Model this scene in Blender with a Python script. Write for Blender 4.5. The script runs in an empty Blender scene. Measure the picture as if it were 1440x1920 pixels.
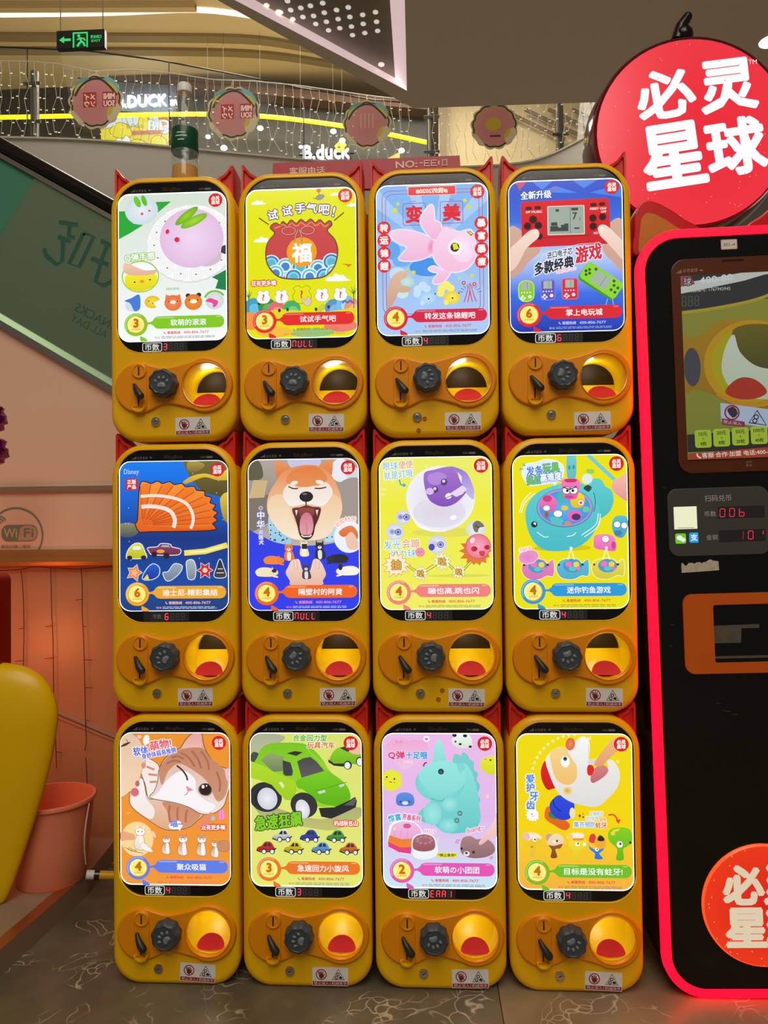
import bpy, bmesh, math, random
from mathutils import Vector, Matrix
from mathutils.geometry import tessellate_polygon
random.seed(7)
SC = bpy.context.scene
COL = SC.collection
PI = math.pi

# ------------------------------------------------------------------ camera
FPX = 1441.0
CAM = Vector((0.1216, -1.7341, 1.0318))
_yaw, _pit, _rol = 0.0507, 0.0201, 0.0109
ROT = Matrix.Rotation(_yaw, 3, 'Z') @ Matrix.Rotation(_pit, 3, 'X') @ Matrix.Rotation(_rol, 3, 'Y')
cd = bpy.data.cameras.new('camera')
cd.sensor_fit = 'VERTICAL'
cd.sensor_height = 24.0
cd.lens = FPX / 1920.0 * 24.0
cd.clip_start = 0.05
cam = bpy.data.objects.new('camera', cd)
COL.objects.link(cam)
_r, _f, _u = ROT.col[0], ROT.col[1], ROT.col[2]
cam.matrix_world = Matrix(((_r[0], _u[0], -_f[0], CAM[0]), (_r[1], _u[1], -_f[1], CAM[1]), (_r[2], _u[2], -_f[2], CAM[2]), (0, 0, 0, 1)))
SC.camera = cam

# ------------------------------------------------------------------ exposure, world
SC.view_settings.view_transform = 'Standard'
SC.view_settings.look = 'None'
SC.view_settings.gamma = 1.0
SC.view_settings.exposure = 0.0
SC.view_settings.use_curve_mapping = False
W = bpy.data.worlds.new('mall_air')
SC.world = W
W.use_nodes = True
W.node_tree.nodes['Background'].inputs[0].default_value = (1.0, 0.95, 0.88, 1)
W.node_tree.nodes['Background'].inputs[1].default_value = 0.13

# ------------------------------------------------------------------ lamps of the mall and an added front fill
def area(name, loc, size, energy, color, rot=(0, 0, 0), sy=None):
    l = bpy.data.lights.new(name, 'AREA')
    l.shape = 'RECTANGLE'
    l.size = size
    l.size_y = sy or size
    l.energy = energy
    l.color = color
    o = bpy.data.objects.new(name, l)
    o.location = loc
    o.rotation_euler = rot
    COL.objects.link(o)
    return o
def point(name, loc, r, energy, color):
    l = bpy.data.lights.new(name, 'POINT')
    l.shadow_soft_size = r
    l.energy = energy
    l.color = color
    o = bpy.data.objects.new(name, l)
    o.location = loc
    COL.objects.link(o)
    return o
area('ceiling_downlights', (0.0, -2.2, 4.5), 2.4, 72, (1.0, 0.92, 0.80))
area('hall_light', (-2.5, 4.0, 8.2), 4.0, 100, (1.0, 0.95, 0.88))
area('upper_floor_light', (-1.5, 8.6, 8.2), 6.0, 430, (1.0, 0.93, 0.80), sy=1.6)
point('ride_lamp', (-1.28, 0.35, 0.62), 0.10, 3.4, (1.0, 0.21, 0.05))
area('front_fill', (0.2, -5.0, 4.9), 3.5, 95, (1.0, 0.93, 0.82), rot=(math.radians(51), 0, 0), sy=1.5)  # added unseen fill behind the camera, brightening machine fronts and outlets

# ------------------------------------------------------------------ helpers
def ray(px, py):
    return (ROT @ Vector(((px - 720.0) / FPX, 1.0, -(py - 960.0) / FPX)))
def at_y(px, py, Y):
    d = ray(px, py)
    return CAM + d * ((Y - CAM.y) / d.y)
def at_z(px, py, Z):
    d = ray(px, py)
    return CAM + d * ((Z - CAM.z) / d.z)
def lin(c):
    out = []
    for v in c[:3]:
        v = v / 255.0
        out.append(v / 12.92 if v <= 0.04045 else ((v + 0.055) / 1.055) ** 2.4)
    return out
MATS = {}
def mat(name, rgb=None, rough=0.4, metal=0.0, emit=None, strength=1.0, coat=0.0, trans=0.0, ior=1.45, alpha=1.0, noise=None, bump=None):
    """a node material; rgb is sRGB 0-255. noise = (scale, amount): a little unevenness of the surface colour"""
    if name in MATS:
        return MATS[name]
    m = bpy.data.materials.new(name)
    m.use_nodes = True
    nt = m.node_tree
    b = nt.nodes['Principled BSDF']
    c = lin(rgb) if rgb else (0, 0, 0)
    b.inputs['Base Color'].default_value = (*c, 1)
    b.inputs['Roughness'].default_value = rough
    b.inputs['Metallic'].default_value = metal
    b.inputs['Coat Weight'].default_value = coat
    b.inputs['Coat Roughness'].default_value = 0.08
    b.inputs['Transmission Weight'].default_value = trans
    b.inputs['IOR'].default_value = ior
    b.inputs['Alpha'].default_value = alpha
    if emit:
        b.inputs['Emission Color'].default_value = (*lin(emit), 1)
        b.inputs['Emission Strength'].default_value = strength
    if noise or bump:
        tc = nt.nodes.new('ShaderNodeTexCoord')
        n = nt.nodes.new('ShaderNodeTexNoise')
        n.inputs['Scale'].default_value = (noise or bump)[0]
        n.inputs['Detail'].default_value = 4
        nt.links.new(tc.outputs['Object'], n.inputs['Vector'])
        if noise:
            mx = nt.nodes.new('ShaderNodeMix')
            mx.data_type = 'RGBA'
            k = noise[1]
            mx.inputs[6].default_value = (*[v * (1 - k) for v in c], 1)
            mx.inputs[7].default_value = (*[min(1, v * (1 + k)) for v in c], 1)
            nt.links.new(n.outputs['Fac'], mx.inputs[0])
            nt.links.new(mx.outputs[2], b.inputs['Base Color'])
        if bump:
            bp = nt.nodes.new('ShaderNodeBump')
            bp.inputs['Strength'].default_value = bump[1]
            bp.inputs['Distance'].default_value = 0.01
            nt.links.new(n.outputs['Fac'], bp.inputs['Height'])
            nt.links.new(bp.outputs['Normal'], b.inputs['Normal'])
    MATS[name] = m
    return m
def mat_print(name, rough=0.35, strength=0.0, base=1.0, coat=0.0):
    """colour comes from the print on the sheet (mesh attribute); strength > 0 makes it a backlit sheet"""
    if name in MATS:
        return MATS[name]
    m = bpy.data.materials.new(name)
    m.use_nodes = True
    nt = m.node_tree
    b = nt.nodes['Principled BSDF']
    a = nt.nodes.new('ShaderNodeAttribute')
    a.attribute_name = 'print'
    b.inputs['Roughness'].default_value = rough
    b.inputs['Coat Weight'].default_value = coat
    if strength > 0:
        b.inputs['Base Color'].default_value = (0.02, 0.02, 0.02, 1)
        nt.links.new(a.outputs['Color'], b.inputs['Emission Color'])
        b.inputs['Emission Strength'].default_value = strength
    else:
        nt.links.new(a.outputs['Color'], b.inputs['Base Color'])
    MATS[name] = m
    return m

def tag(o, label, cat, group=None, kind=None):
    o['label'] = label
    o['category'] = cat
    if group:
        o['group'] = group
    if kind:
        o['kind'] = kind
    return o
def thing(name, label, cat, loc=(0, 0, 0), rot=(0, 0, 0), group=None):
    o = bpy.data.objects.new(name, None)
    o.empty_display_size = 0.05
    o.location = loc
    o.rotation_euler = rot
    COL.objects.link(o)
    return tag(o, label, cat, group)
def obj(name, bm, m, parent=None, smooth=None, loc=None, rot=None):
    """bmesh -> one mesh object; smooth = angle in degrees for smooth shading"""
    me = bpy.data.meshes.new(name)
    bmesh.ops.remove_doubles(bm, verts=bm.verts, dist=1e-6)
    bmesh.ops.dissolve_degenerate(bm, dist=1e-6, edges=bm.edges)
    bmesh.ops.recalc_face_normals(bm, faces=bm.faces)
    if smooth is not None:
        for f in bm.faces:
            f.smooth = f.normal.length > 0.5 and abs(f.normal.y) < 0.9995
        lim = math.radians(smooth)
        for e in bm.edges:
            if len(e.link_faces) == 2 and e.calc_face_angle(0) > lim:
                e.smooth = False
    bm.to_mesh(me)
    bm.free()
    for q in (m if isinstance(m, (list, tuple)) else [m]):
        me.materials.append(q)
    o = bpy.data.objects.new(name, me)
    COL.objects.link(o)
    if parent:
        o.parent = parent
    if loc is not None:
        o.location = loc
    if rot is not None:
        o.rotation_euler = rot
    return o
def struct(name, bm, m, smooth=None):
    o = obj(name, bm, m, None, smooth)
    o['kind'] = 'structure'
    return o
def twin(o, parent, name=None):
    c = o.copy()
    COL.objects.link(c)
    c.parent = parent
    return c

def face(bm, pts, mi=0):
    f = bm.faces.new([bm.verts.new(p) for p in pts])
    f.material_index = mi
    return f
def box(bm, lo, hi, mi=0):
    x0, y0, z0 = lo
    x1, y1, z1 = hi
    v = [bm.verts.new(p) for p in ((x0, y0, z0), (x1, y0, z0), (x1, y1, z0), (x0, y1, z0), (x0, y0, z1), (x1, y0, z1), (x1, y1, z1), (x0, y1, z1))]
    for q in ((0, 3, 2, 1), (4, 5, 6, 7), (0, 1, 5, 4), (1, 2, 6, 5), (2, 3, 7, 6), (3, 0, 4, 7)):
        bm.faces.new([v[i] for i in q]).material_index = mi
def bridge(bm, loops, close=True, cap0=True, cap1=True, mi=0):
    rings = [[bm.verts.new(p) for p in lp] for lp in loops]
    n = len(rings[0])
    for a, b in zip(rings, rings[1:]):
        for i in range(n if close else n - 1):
            j = (i + 1) % n
            bm.faces.new((a[i], a[j], b[j], b[i])).material_index = mi
    if cap0:
        bm.faces.new(rings[0][::-1]).material_index = mi
    if cap1:
        bm.faces.new(rings[-1]).material_index = mi
    return rings
def tube(bm, path, r, n=8, mi=0, caps=True):
    path = [Vector(p) for p in path]
    rr = r if isinstance(r, (list, tuple)) else [r] * len(path)
    loops = []
    up = None
    for i, p in enumerate(path):
        d = (path[min(i + 1, len(path) - 1)] - path[max(i - 1, 0)]).normalized()
        if up is None:
            up = Vector((0, 0, 1)) if abs(d.z) < 0.9 else Vector((0, 1, 0))
        s = d.cross(up).normalized()
        up = s.cross(d).normalized()
        loops.append([p + (s * math.cos(2 * PI * k / n) + up * math.sin(2 * PI * k / n)) * rr[i] for k in range(n)])
    bridge(bm, loops, True, caps, caps, mi)
def lathe(bm, prof, n=32, c=(0, 0, 0), cap0=True, cap1=True, mi=0, axis='z'):
    loops = []
    for r, h in prof:
        lp = []
        for k in range(n):
            a = 2 * PI * k / n
            if axis == 'z':
                lp.append((c[0] + r * math.cos(a), c[1] + r * math.sin(a), c[2] + h))
            else:
                lp.append((c[0] + r * math.cos(a), c[1] + h, c[2] + r * math.sin(a)))
        loops.append(lp)
    bridge(bm, loops, True, cap0, cap1, mi)
def rrect(cx, cz, hw, hh, r, n=8):
    out = []
    r = max(min(r, hw - 1e-5, hh - 1e-5), 1e-5)
    for q, (sx, sz) in enumerate(((1, 1), (-1, 1), (-1, -1), (1, -1))):
        for k in range(n + 1):
            a = PI / 2 * (q + k / n)
            out.append((cx + sx * (hw - r) + r * math.cos(a), cz + sz * (hh - r) + r * math.sin(a)))
    return out
def circ(cx, cz, r, n=32, a0=0.0):
    return [(cx + r * math.cos(a0 + 2 * PI * k / n), cz + r * math.sin(a0 + 2 * PI * k / n)) for k in range(n)]
def catmull(pts, seg=6, closed=True):
    n = len(pts)
    out = []
    rng = range(n) if closed else range(n - 1)
    for i in rng:
        if closed:
            p = [pts[(i + k) % n] for k in (-1, 0, 1, 2)]
        else:
            p = [pts[max(i - 1, 0)], pts[i], pts[i + 1], pts[min(i + 2, n - 1)]]
        for s in range(seg):
            t = s / seg
            out.append(tuple(0.5 * (2 * p[1][d] + (p[2][d] - p[0][d]) * t + (2 * p[0][d] - 5 * p[1][d] + 4 * p[2][d] - p[3][d]) * t * t
                                    + (3 * p[1][d] - p[0][d] - 3 * p[2][d] + p[3][d]) * t ** 3) for d in range(len(pts[0]))))
    if not closed:
        out.append(tuple(pts[-1]))
    return out
def holed(bm, outer, holes, y, mi=0):
    """flat face in the plane y with holes"""
    loops = [[Vector((p[0], y, p[1])) for p in lp] for lp in [outer] + holes]
    flat = [bm.verts.new(v) for lp in loops for v in lp]
    for t in tessellate_polygon(loops):
        try:
            bm.faces.new([flat[i] for i in t]).material_index = mi
        except ValueError:
            pass
def wall_ring(bm, lp, y0, y1, mi=0):
    bridge(bm, [[(p[0], y0, p[1]) for p in lp], [(p[0], y1, p[1]) for p in lp]], True, False, False, mi)
def slab(bm, outline, y0, y1, bev=0.0, nb=3, mi=0, back=True):
    """outline (x,z) pushed from y0 (front) to y1, front edge rounded by moving it inwards"""
    def inset(pts, d):
        out = []
        n = len(pts)
        area2 = sum(pts[i][0] * pts[(i + 1) % n][1] - pts[(i + 1) % n][0] * pts[i][1] for i in range(n))
        sg = 1 if area2 > 0 else -1
        for i in range(n):
            a, b, c = Vector(pts[i - 1]), Vector(pts[i]), Vector(pts[(i + 1) % n])
            e1 = (b - a)
            e2 = (c - b)
            n1 = Vector((-e1.y, e1.x)).normalized() * sg
            n2 = Vector((-e2.y, e2.x)).normalized() * sg
            nn = (n1 + n2)
            if nn.length < 1e-6:
                nn = n1
            nn.normalize()
            k = max(0.4, nn.dot(n1))
            out.append(tuple(b + nn * (d / k)))
        return out
    loops = []
    if bev > 0:
        for k in range(nb + 1):
            a = PI / 2 * k / nb
            ins = bev * (1 - math.sin(a))
            q = inset(outline, ins)
            loops.append([(p[0], y0 + bev * (1 - math.cos(a)), p[1]) for p in q])
    else:
        loops.append([(p[0], y0, p[1]) for p in outline])
    loops.append([(p[0], y1, p[1]) for p in outline])
    bridge(bm, loops, True, True, back, mi)

# ------------------------------------------------------------------ printed sheets
GLYPHS = {}
def glyphs(s):
    """outline of a line of lettering as flat triangles, centred, 1 unit high characters"""
    if s in GLYPHS:
        return GLYPHS[s]
    cu = bpy.data.curves.new('lettering', 'FONT')
    cu.body = s
    cu.size = 1.0
    cu.resolution_u = 2
    o = bpy.data.objects.new('lettering', cu)
    COL.objects.link(o)
    dg = bpy.context.evaluated_depsgraph_get()
    me = bpy.data.meshes.new_from_object(o.evaluated_get(dg))
    me.calc_loop_triangles()
    vs = [(v.co.x, v.co.y) for v in me.vertices]
    ts = [tuple(t.vertices) for t in me.loop_triangles]
    bpy.data.objects.remove(o)
    bpy.data.meshes.remove(me)
    bpy.data.curves.remove(cu)
    x0, x1 = min(v[0] for v in vs), max(v[0] for v in vs)
    y0, y1 = min(v[1] for v in vs), max(v[1] for v in vs)
    h = (y1 - y0)
    vs = [((v[0] - (x0 + x1) / 2) / h, (v[1] - (y0 + y1) / 2) / h) for v in vs]
    GLYPHS[s] = (vs, ts, (x1 - x0) / h)
    return GLYPHS[s]
def clip_convex(poly, clip):
    """Sutherland-Hodgman; points carry (x, y, r, g, b); clip is counter-clockwise"""
    out = poly
    n = len(clip)
    for i in range(n):
        ax, ay = clip[i]
        bx, by = clip[(i + 1) % n]
        ex, ey = bx - ax, by - ay
        if abs(ex) + abs(ey) < 1e-12:
            continue
        src, out = out, []
        if not src:
            break
        ds = [ex * (p[1] - ay) - ey * (p[0] - ax) for p in src]
        for k in range(len(src)):
            p, q = src[k - 1], src[k]
            dp, dq = ds[k - 1], ds[k]
            if (dp >= 0) != (dq >= 0):
                t = dp / (dp - dq)
                out.append(tuple(p[m] + (q[m] - p[m]) * t for m in range(5)))
            if dq >= 0:
                out.append(q)
    return out

class Art:
    """a printed sheet. rect = (L,T,R,B) of the sheet in sketch units (y down); hw, hh = half size in metres"""
    STEP = 0.00003
    def __init__(s, rect, hw, hh, radius=0.0):
        s.L, s.T, s.R, s.B = rect
        s.hw, s.hh = hw, hh
        s.k = 2 * hw / (s.R - s.L)
        s.edge = rrect(0, 0, hw, hh, radius, 6) if radius else [(hw, hh), (-hw, hh), (-hw, -hh), (hw, -hh)]
        s.radius = radius
        s.v, s.f, s.c = [], [], []
        s.lay = 0
        s.mask = None
    def m(s, x, y):
        return ((x - s.L) / (s.R - s.L) * 2 * s.hw - s.hw, s.hh - (y - s.T) / (s.B - s.T) * 2 * s.hh)
    def up(s):
        s.lay += 1
    def _emit(s, pts):
        """pts: list of (x, z, r, g, b), a simple polygon"""
        base = len(s.v)
        y = -s.lay * s.STEP
        if len(pts) < 3:
            return
        vec = [Vector((p[0], p[1], 0)) for p in pts]
        try:
            tris = tessellate_polygon([vec])
        except Exception:
            return
        for p in pts:
            s.v.append((p[0], y, p[1]))
            s.c.append((p[2], p[3], p[4], 1))
        for t in tris:
            s.f.append(tuple(base + i for i in t))
    def _put(s, pts, cols, clip=True):
        q = [(a[0], a[1], *c) for a, c in zip(pts, cols)]
        if s.mask:
            q = clip_convex(q, s.mask)
        if clip and q:
            hw, hh, r = s.hw, s.hh, s.radius
            if any(abs(p[0]) > hw - r or abs(p[1]) > hh - r for p in q):
                q = clip_convex(q, s.edge)
        s._emit(q)
    def poly(s, pts, c, c2=None, up=True):
        """flat polygon; c2: bottom colour of a vertical blend in the print"""
        if up:
            s.up()
        P = [s.m(*p) for p in pts]
        a = lin(c)
        if c2 is None:
            cols = [a] * len(P)
        else:
            b = lin(c2)
            ys = [p[1] for p in pts]
            lo, hi = min(ys), max(ys)
            cols = [[a[i] + (b[i] - a[i]) * ((y - lo) / max(1e-9, hi - lo)) for i in range(3)] for y in ys]
        s._put(P, cols)
    def blob(s, pts, c, c2=None, line=None, seg=5):
        q = catmull(pts, seg)
        if line:
            s.stroke(q, line[0], line[1], True)
        s.poly(q, c, c2)
    def rect(s, x0, y0, x1, y1, c, c2=None, r=0, rot=0, line=None):
        cx, cy = (x0 + x1) / 2, (y0 + y1) / 2
        q = rrect(0, 0, abs(x1 - x0) / 2, abs(y1 - y0) / 2, r, 4) if r else [(-(x1 - x0) / 2, -(y1 - y0) / 2), ((x1 - x0) / 2, -(y1 - y0) / 2), ((x1 - x0) / 2, (y1 - y0) / 2), (-(x1 - x0) / 2, (y1 - y0) / 2)]
        ca, sa = math.cos(math.radians(rot)), math.sin(math.radians(rot))
        q = [(cx + a * ca - b * sa, cy + a * sa + b * ca) for a, b in q]
        if line:
            s.stroke(q, line[0], line[1], True)
        s.poly(q, c, c2)
    def ell(s, cx, cy, rx, ry, c, rim=None, rot=0, n=28, line=None, a0=0, a1=360):
        ca, sa = math.cos(math.radians(rot)), math.sin(math.radians(rot))
        full = a1 - a0 >= 360
        pts = []
        for k in range(n if full else n + 1):
            a = math.radians(a0 + (a1 - a0) * k / n)
            x, y = rx * math.cos(a), ry * math.sin(a)
            pts.append((cx + x * ca - y * sa, cy + x * sa + y * ca))
        if line:
            s.stroke(pts, line[0], line[1], True)
        if rim is None:
            s.poly(pts, c)
            return
        s.up()
        a, b = lin(c), lin(rim)
        P = [s.m(*p) for p in pts]
        o = s.m(cx, cy)
        for i in range(len(P)):
            s._put([o, P[i], P[(i + 1) % len(P)]], [a, b, b])
    def ring(s, cx, cy, r, w, c, n=32, ry=None, a0=0, a1=360):
        ry = ry or r
        pts = [(cx + r * math.cos(math.radians(a0 + (a1 - a0) * k / n)), cy + ry * math.sin(math.radians(a0 + (a1 - a0) * k / n))) for k in range(n + (0 if a1 - a0 >= 360 else 1))]
        s.stroke(pts, w, c, a1 - a0 >= 360)
    def stroke(s, pts, w, c, closed=False, up=True):
        """a drawn line of width w"""
        if up:
            s.up()
        n = len(pts)
        if closed and n > 2 and (abs(pts[0][0] - pts[-1][0]) + abs(pts[0][1] - pts[-1][1])) < 1e-6:
            pts = pts[:-1]
            n -= 1
        nor = []
        for i in range(n):
            a = pts[i - 1] if (closed or i > 0) else pts[i]
            b = pts[(i + 1) % n] if (closed or i < n - 1) else pts[i]
            dx, dy = b[0] - a[0], b[1] - a[1]
            l = math.hypot(dx, dy) or 1
            nor.append((-dy / l * w / 2, dx / l * w / 2))
        col = lin(c)
        for i in range(n if closed else n - 1):
            j = (i + 1) % n
            q = [(pts[i][0] + nor[i][0], pts[i][1] + nor[i][1]), (pts[j][0] + nor[j][0], pts[j][1] + nor[j][1]),
                 (pts[j][0] - nor[j][0], pts[j][1] - nor[j][1]), (pts[i][0] - nor[i][0], pts[i][1] - nor[i][1])]
            s._put([s.m(*p) for p in q], [col] * 4)
    def text(s, st, cx, cy, h, c, out=None, bold=0.0, rot=0, w=None, shear=0.0, mirror=False, nb=6):
        """lettering centred at (cx,cy), h high; out = (colour, width) contour; w = fixed total width"""
        vs, ts, asp = glyphs(st)
        sx = h if w is None else w / asp
        ca, sa = math.cos(math.radians(rot)), math.sin(math.radians(rot))
        cnt = [0]
        def put(dx, dy, col):
            cnt[0] += 1
            y = -s.lay * s.STEP - cnt[0] * s.STEP * .25
            base = len(s.v)
            for vx, vy in vs:
                a, b = (vx + shear * vy) * sx * (-1 if mirror else 1), -vy * h
                p = s.m(cx + dx + a * ca - b * sa, cy + dy + a * sa + b * ca)
                s.v.append((p[0], y, p[1]))
                s.c.append((*col, 1))
            for t in ts:
                s.f.append((base + t[0], base + t[1], base + t[2]))
        if out:
            s.up()
            col = lin(out[0])
            for k in range(8):
                put(out[1] * math.cos(PI * k / 4), out[1] * math.sin(PI * k / 4), col)
        s.lay += 3 if out else 1
        cnt[0] = 0
        col = lin(c)
        if bold:
            b = bold * h
            for k in range(nb):
                put(b * math.cos(2 * PI * k / nb), b * math.sin(2 * PI * k / nb), col)
        put(0, 0, col)
        s.lay += 1 + int(cnt[0] * .25)
    def mesh(s, name):
        me = bpy.data.meshes.new(name)
        me.from_pydata(s.v, [], s.f)
        at = me.attributes.new('print', 'FLOAT_COLOR', 'POINT')
        flat = [x for c in s.c for x in c]
        at.data.foreach_set('color', flat)
        me.update()
        # every sheet faces the viewer (-y)
        return me
    def build(s, name, material, parent=None, loc=None, rot=None):
        me = s.mesh(name)
        bm = bmesh.new()
        bm.from_mesh(me)
        flip = [f for f in bm.faces if f.normal.y > 0]
        bmesh.ops.reverse_faces(bm, faces=flip)
        bm.to_mesh(me)
        bm.free()
        me.materials.append(material)
        o = bpy.data.objects.new(name, me)
        COL.objects.link(o)
        if parent:
            o.parent = parent
        if loc is not None:
            o.location = loc
        if rot is not None:
            o.rotation_euler = rot
        return o

# ================================================================== SETTING
# ---- marble floor: one tone left of the joint, a lighter tile right of it
def marble_floor():
    m = bpy.data.materials.new('marble_tiles')
    m.use_nodes = True
    nt = m.node_tree
    N = nt.nodes.new
    L = nt.links.new
    b = nt.nodes['Principled BSDF']
    b.inputs['Roughness'].default_value = 0.32
    tc = N('ShaderNodeTexCoord')
    sep = N('ShaderNodeSeparateXYZ')
    L(tc.outputs['Object'], sep.inputs[0])
    joint = at_z(938, 1878, 0).x
    gt = N('ShaderNodeMath'); gt.operation = 'GREATER_THAN'; gt.inputs[1].default_value = joint
    L(sep.outputs['X'], gt.inputs[0])
    n1 = N('ShaderNodeTexNoise'); n1.inputs['Scale'].default_value = 5; n1.inputs['Detail'].default_value = 8
    L(tc.outputs['Object'], n1.inputs['Vector'])
    r1 = N('ShaderNodeValToRGB')
    r1.color_ramp.elements[0].position = 0.3; r1.color_ramp.elements[0].color = (*lin((84, 75, 58)), 1)
    r1.color_ramp.elements[1].position = 0.75; r1.color_ramp.elements[1].color = (*lin((126, 114, 92)), 1)
    L(n1.outputs['Fac'], r1.inputs[0])
    r2 = N('ShaderNodeValToRGB')
    r2.color_ramp.elements[0].position = 0.3; r2.color_ramp.elements[0].color = (*lin((128, 110, 84)), 1)
    r2.color_ramp.elements[1].position = 0.75; r2.color_ramp.elements[1].color = (*lin((160, 136, 104)), 1)
    L(n1.outputs['Fac'], r2.inputs[0])
    mx = N('ShaderNodeMix'); mx.data_type = 'RGBA'
    L(gt.outputs[0], mx.inputs[0]); L(r1.outputs[0], mx.inputs[6]); L(r2.outputs[0], mx.inputs[7])
    # pale broken veins
    w = N('ShaderNodeTexNoise'); w.inputs['Scale'].default_value = 3.5; w.inputs['Detail'].default_value = 3
    L(tc.outputs['Object'], w.inputs['Vector'])
    add = N('ShaderNodeVectorMath'); add.operation = 'ADD'
    L(tc.outputs['Object'], add.inputs[0]); L(w.outputs['Color'], add.inputs[1])
    v = N('ShaderNodeTexVoronoi'); v.feature = 'DISTANCE_TO_EDGE'; v.inputs['Scale'].default_value = 12
    L(add.outputs[0], v.inputs['Vector'])
    rv = N('ShaderNodeValToRGB')
    rv.color_ramp.elements[0].position = 0.0; rv.color_ramp.elements[0].color = (1, 1, 1, 1)
    rv.color_ramp.elements[1].position = 0.05; rv.color_ramp.elements[1].color = (0, 0, 0, 1)
    L(v.outputs['Distance'], rv.inputs[0])
    n2 = N('ShaderNodeTexNoise'); n2.inputs['Scale'].default_value = 7; n2.inputs['Detail'].default_value = 2
    L(tc.outputs['Object'], n2.inputs['Vector'])
    rn = N('ShaderNodeValToRGB')
    rn.color_ramp.elements[0].position = 0.52; rn.color_ramp.elements[0].color = (0, 0, 0, 1)
    rn.color_ramp.elements[1].position = 0.60; rn.color_ramp.elements[1].color = (1, 1, 1, 1)
    L(n2.outputs['Fac'], rn.inputs[0])
    mu = N('ShaderNodeMath'); mu.operation = 'MULTIPLY'
    L(rv.outputs[0], mu.inputs[0]); L(rn.outputs[0], mu.inputs[1])
    m2 = N('ShaderNodeMix'); m2.data_type = 'RGBA'
    m2.inputs[7].default_value = (*lin((206, 192, 162)), 1)
    L(mu.outputs[0], m2.inputs[0]); L(mx.outputs[2], m2.inputs[6])
    # the joint itself
    ds = N('ShaderNodeMath'); ds.operation = 'SUBTRACT'; ds.inputs[1].default_value = joint
    L(sep.outputs['X'], ds.inputs[0])
    ab = N('ShaderNodeMath'); ab.operation = 'ABSOLUTE'; L(ds.outputs[0], ab.inputs[0])
    lt = N('ShaderNodeMath'); lt.operation = 'LESS_THAN'; lt.inputs[1].default_value = 0.0012; L(ab.outputs[0], lt.inputs[0])
    m3 = N('ShaderNodeMix'); m3.data_type = 'RGBA'; m3.inputs[7].default_value = (*lin((50, 44, 36)), 1)
    L(lt.outputs[0], m3.inputs[0]); L(m2.outputs[2], m3.inputs[6])
    L(m3.outputs[2], b.inputs['Base Color'])
    return m
bm = bmesh.new()
face(bm, [(-7, -4, 0), (7, -4, 0), (7, 17, 0), (-7, 17, 0)])
struct('floor', bm, marble_floor())

M_plaster = mat('grey_plaster', (205, 200, 190), 0.7, noise=(3, 0.03))
M_soffit = mat('soffit_paint', (240, 232, 218), 0.6)
M_steel = mat('brushed_steel', (180, 170, 158), 0.28, metal=1.0)
M_dark = mat('black_rubber', (14, 12, 12), 0.25, coat=0.4)

# ---- curved front edge of the upper floor across the hall
ZS = 5.6
edge_px = [(-260, 252), (-120, 254), (0, 257), (165, 262), (300, 273), (400, 283), (560, 298), (700, 309), (850, 313), (960, 307), (1020, 294), (1080, 266), (1130, 236), (1200, 192), (1300, 130)]
edge = [at_z(px, py, ZS) for px, py in edge_px]
edge = [Vector(p) for p in catmull([tuple(p) for p in edge], 4, False)]
def edge_at(px):
    """point of the floor edge seen at picture column px"""
    best = None
    for a, b in zip(edge, edge[1:]):
        def col(p):
            q = ROT.transposed() @ (p - CAM)
            return 720 + FPX * q.x / q.y
        ca, cb = col(a), col(b)
        if ca <= px <= cb:
            return a + (b - a) * ((px - ca) / max(1e-6, cb - ca))
    return edge[0] if px < 0 else edge[-1]
bm = bmesh.new()
bridge(bm, [[(p.x, p.y, 0.0) for p in edge], [(p.x, p.y, ZS - 0.02) for p in edge]], False, False, False)
bridge(bm, [[(p.x, p.y, ZS - 0.02) for p in edge], [(p.x, p.y - 0.03, ZS - 0.02) for p in edge], [(p.x, p.y - 0.03, ZS) for p in edge], [(p.x, p.y + 0.2, ZS) for p in edge]], False, False, False)
struct('wall_back', bm, M_plaster, 40)
bm = bmesh.new()
for a, b in zip(edge, edge[1:]):
    face(bm, [(a.x, a.y, ZS - 0.01), (b.x, b.y, ZS - 0.01), (b.x, 17, ZS - 0.01), (a.x, 17, ZS - 0.01)])
struct('trim_1', bm, mat('upper_floor_tile', (150, 135, 110), 0.4))
# ---- side walls far out, keep the hall closed
bm = bmesh.new()
face(bm, [(-7, -4, 0), (-7, 17, 0), (-7, 17, 8.6), (-7, -4, 8.6)])
struct('wall_left', bm, M_plaster)
bm = bmesh.new()
face(bm, [(7, -4, 0), (7, 17, 0), (7, 17, 8.6), (7, -4, 8.6)])
struct('wall_right', bm, M_plaster)

# ---- shop fronts on the upper floor
def ribbon(name, pts, Y, z_px=None, m=None, thick=0.06):
    pass
YS = 10.6
def Q(px, py, Y=YS):
    return at_y(px, py, Y)
bm = bmesh.new()
pts_top = [Q(-260, 120), Q(0, 126), Q(250, 140), Q(400, 158), Q(560, 176), Q(800, 196)]
z0 = ZS
bridge(bm, [[(p.x, p.y, z0) for p in pts_top], [tuple(p) for p in pts_top]], False, False, False)
struct('wall_shop', bm, mat('dark_shop_front', (40, 36, 30), 0.5, noise=(1.5, 0.25)))
bm = bmesh.new()
lo = [Q(-260, 132, YS - .25), Q(0, 136, YS - .25), Q(250, 152, YS - .25), Q(400, 167, YS - .25), Q(560, 184, YS - .25), Q(800, 205, YS - .25)]
hi = [Q(-260, 118, YS - .25), Q(0, 122, YS - .25), Q(250, 136, YS - .25), Q(400, 150, YS - .25), Q(560, 168, YS - .25), Q(800, 190, YS - .25)]
bridge(bm, [[tuple(p) for p in hi], [tuple(p) for p in lo], [(p.x, p.y + .25, p.z) for p in lo]], False, False, False)
struct('trim_2', bm, mat('brown_header', (92, 60, 38), 0.5))
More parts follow.
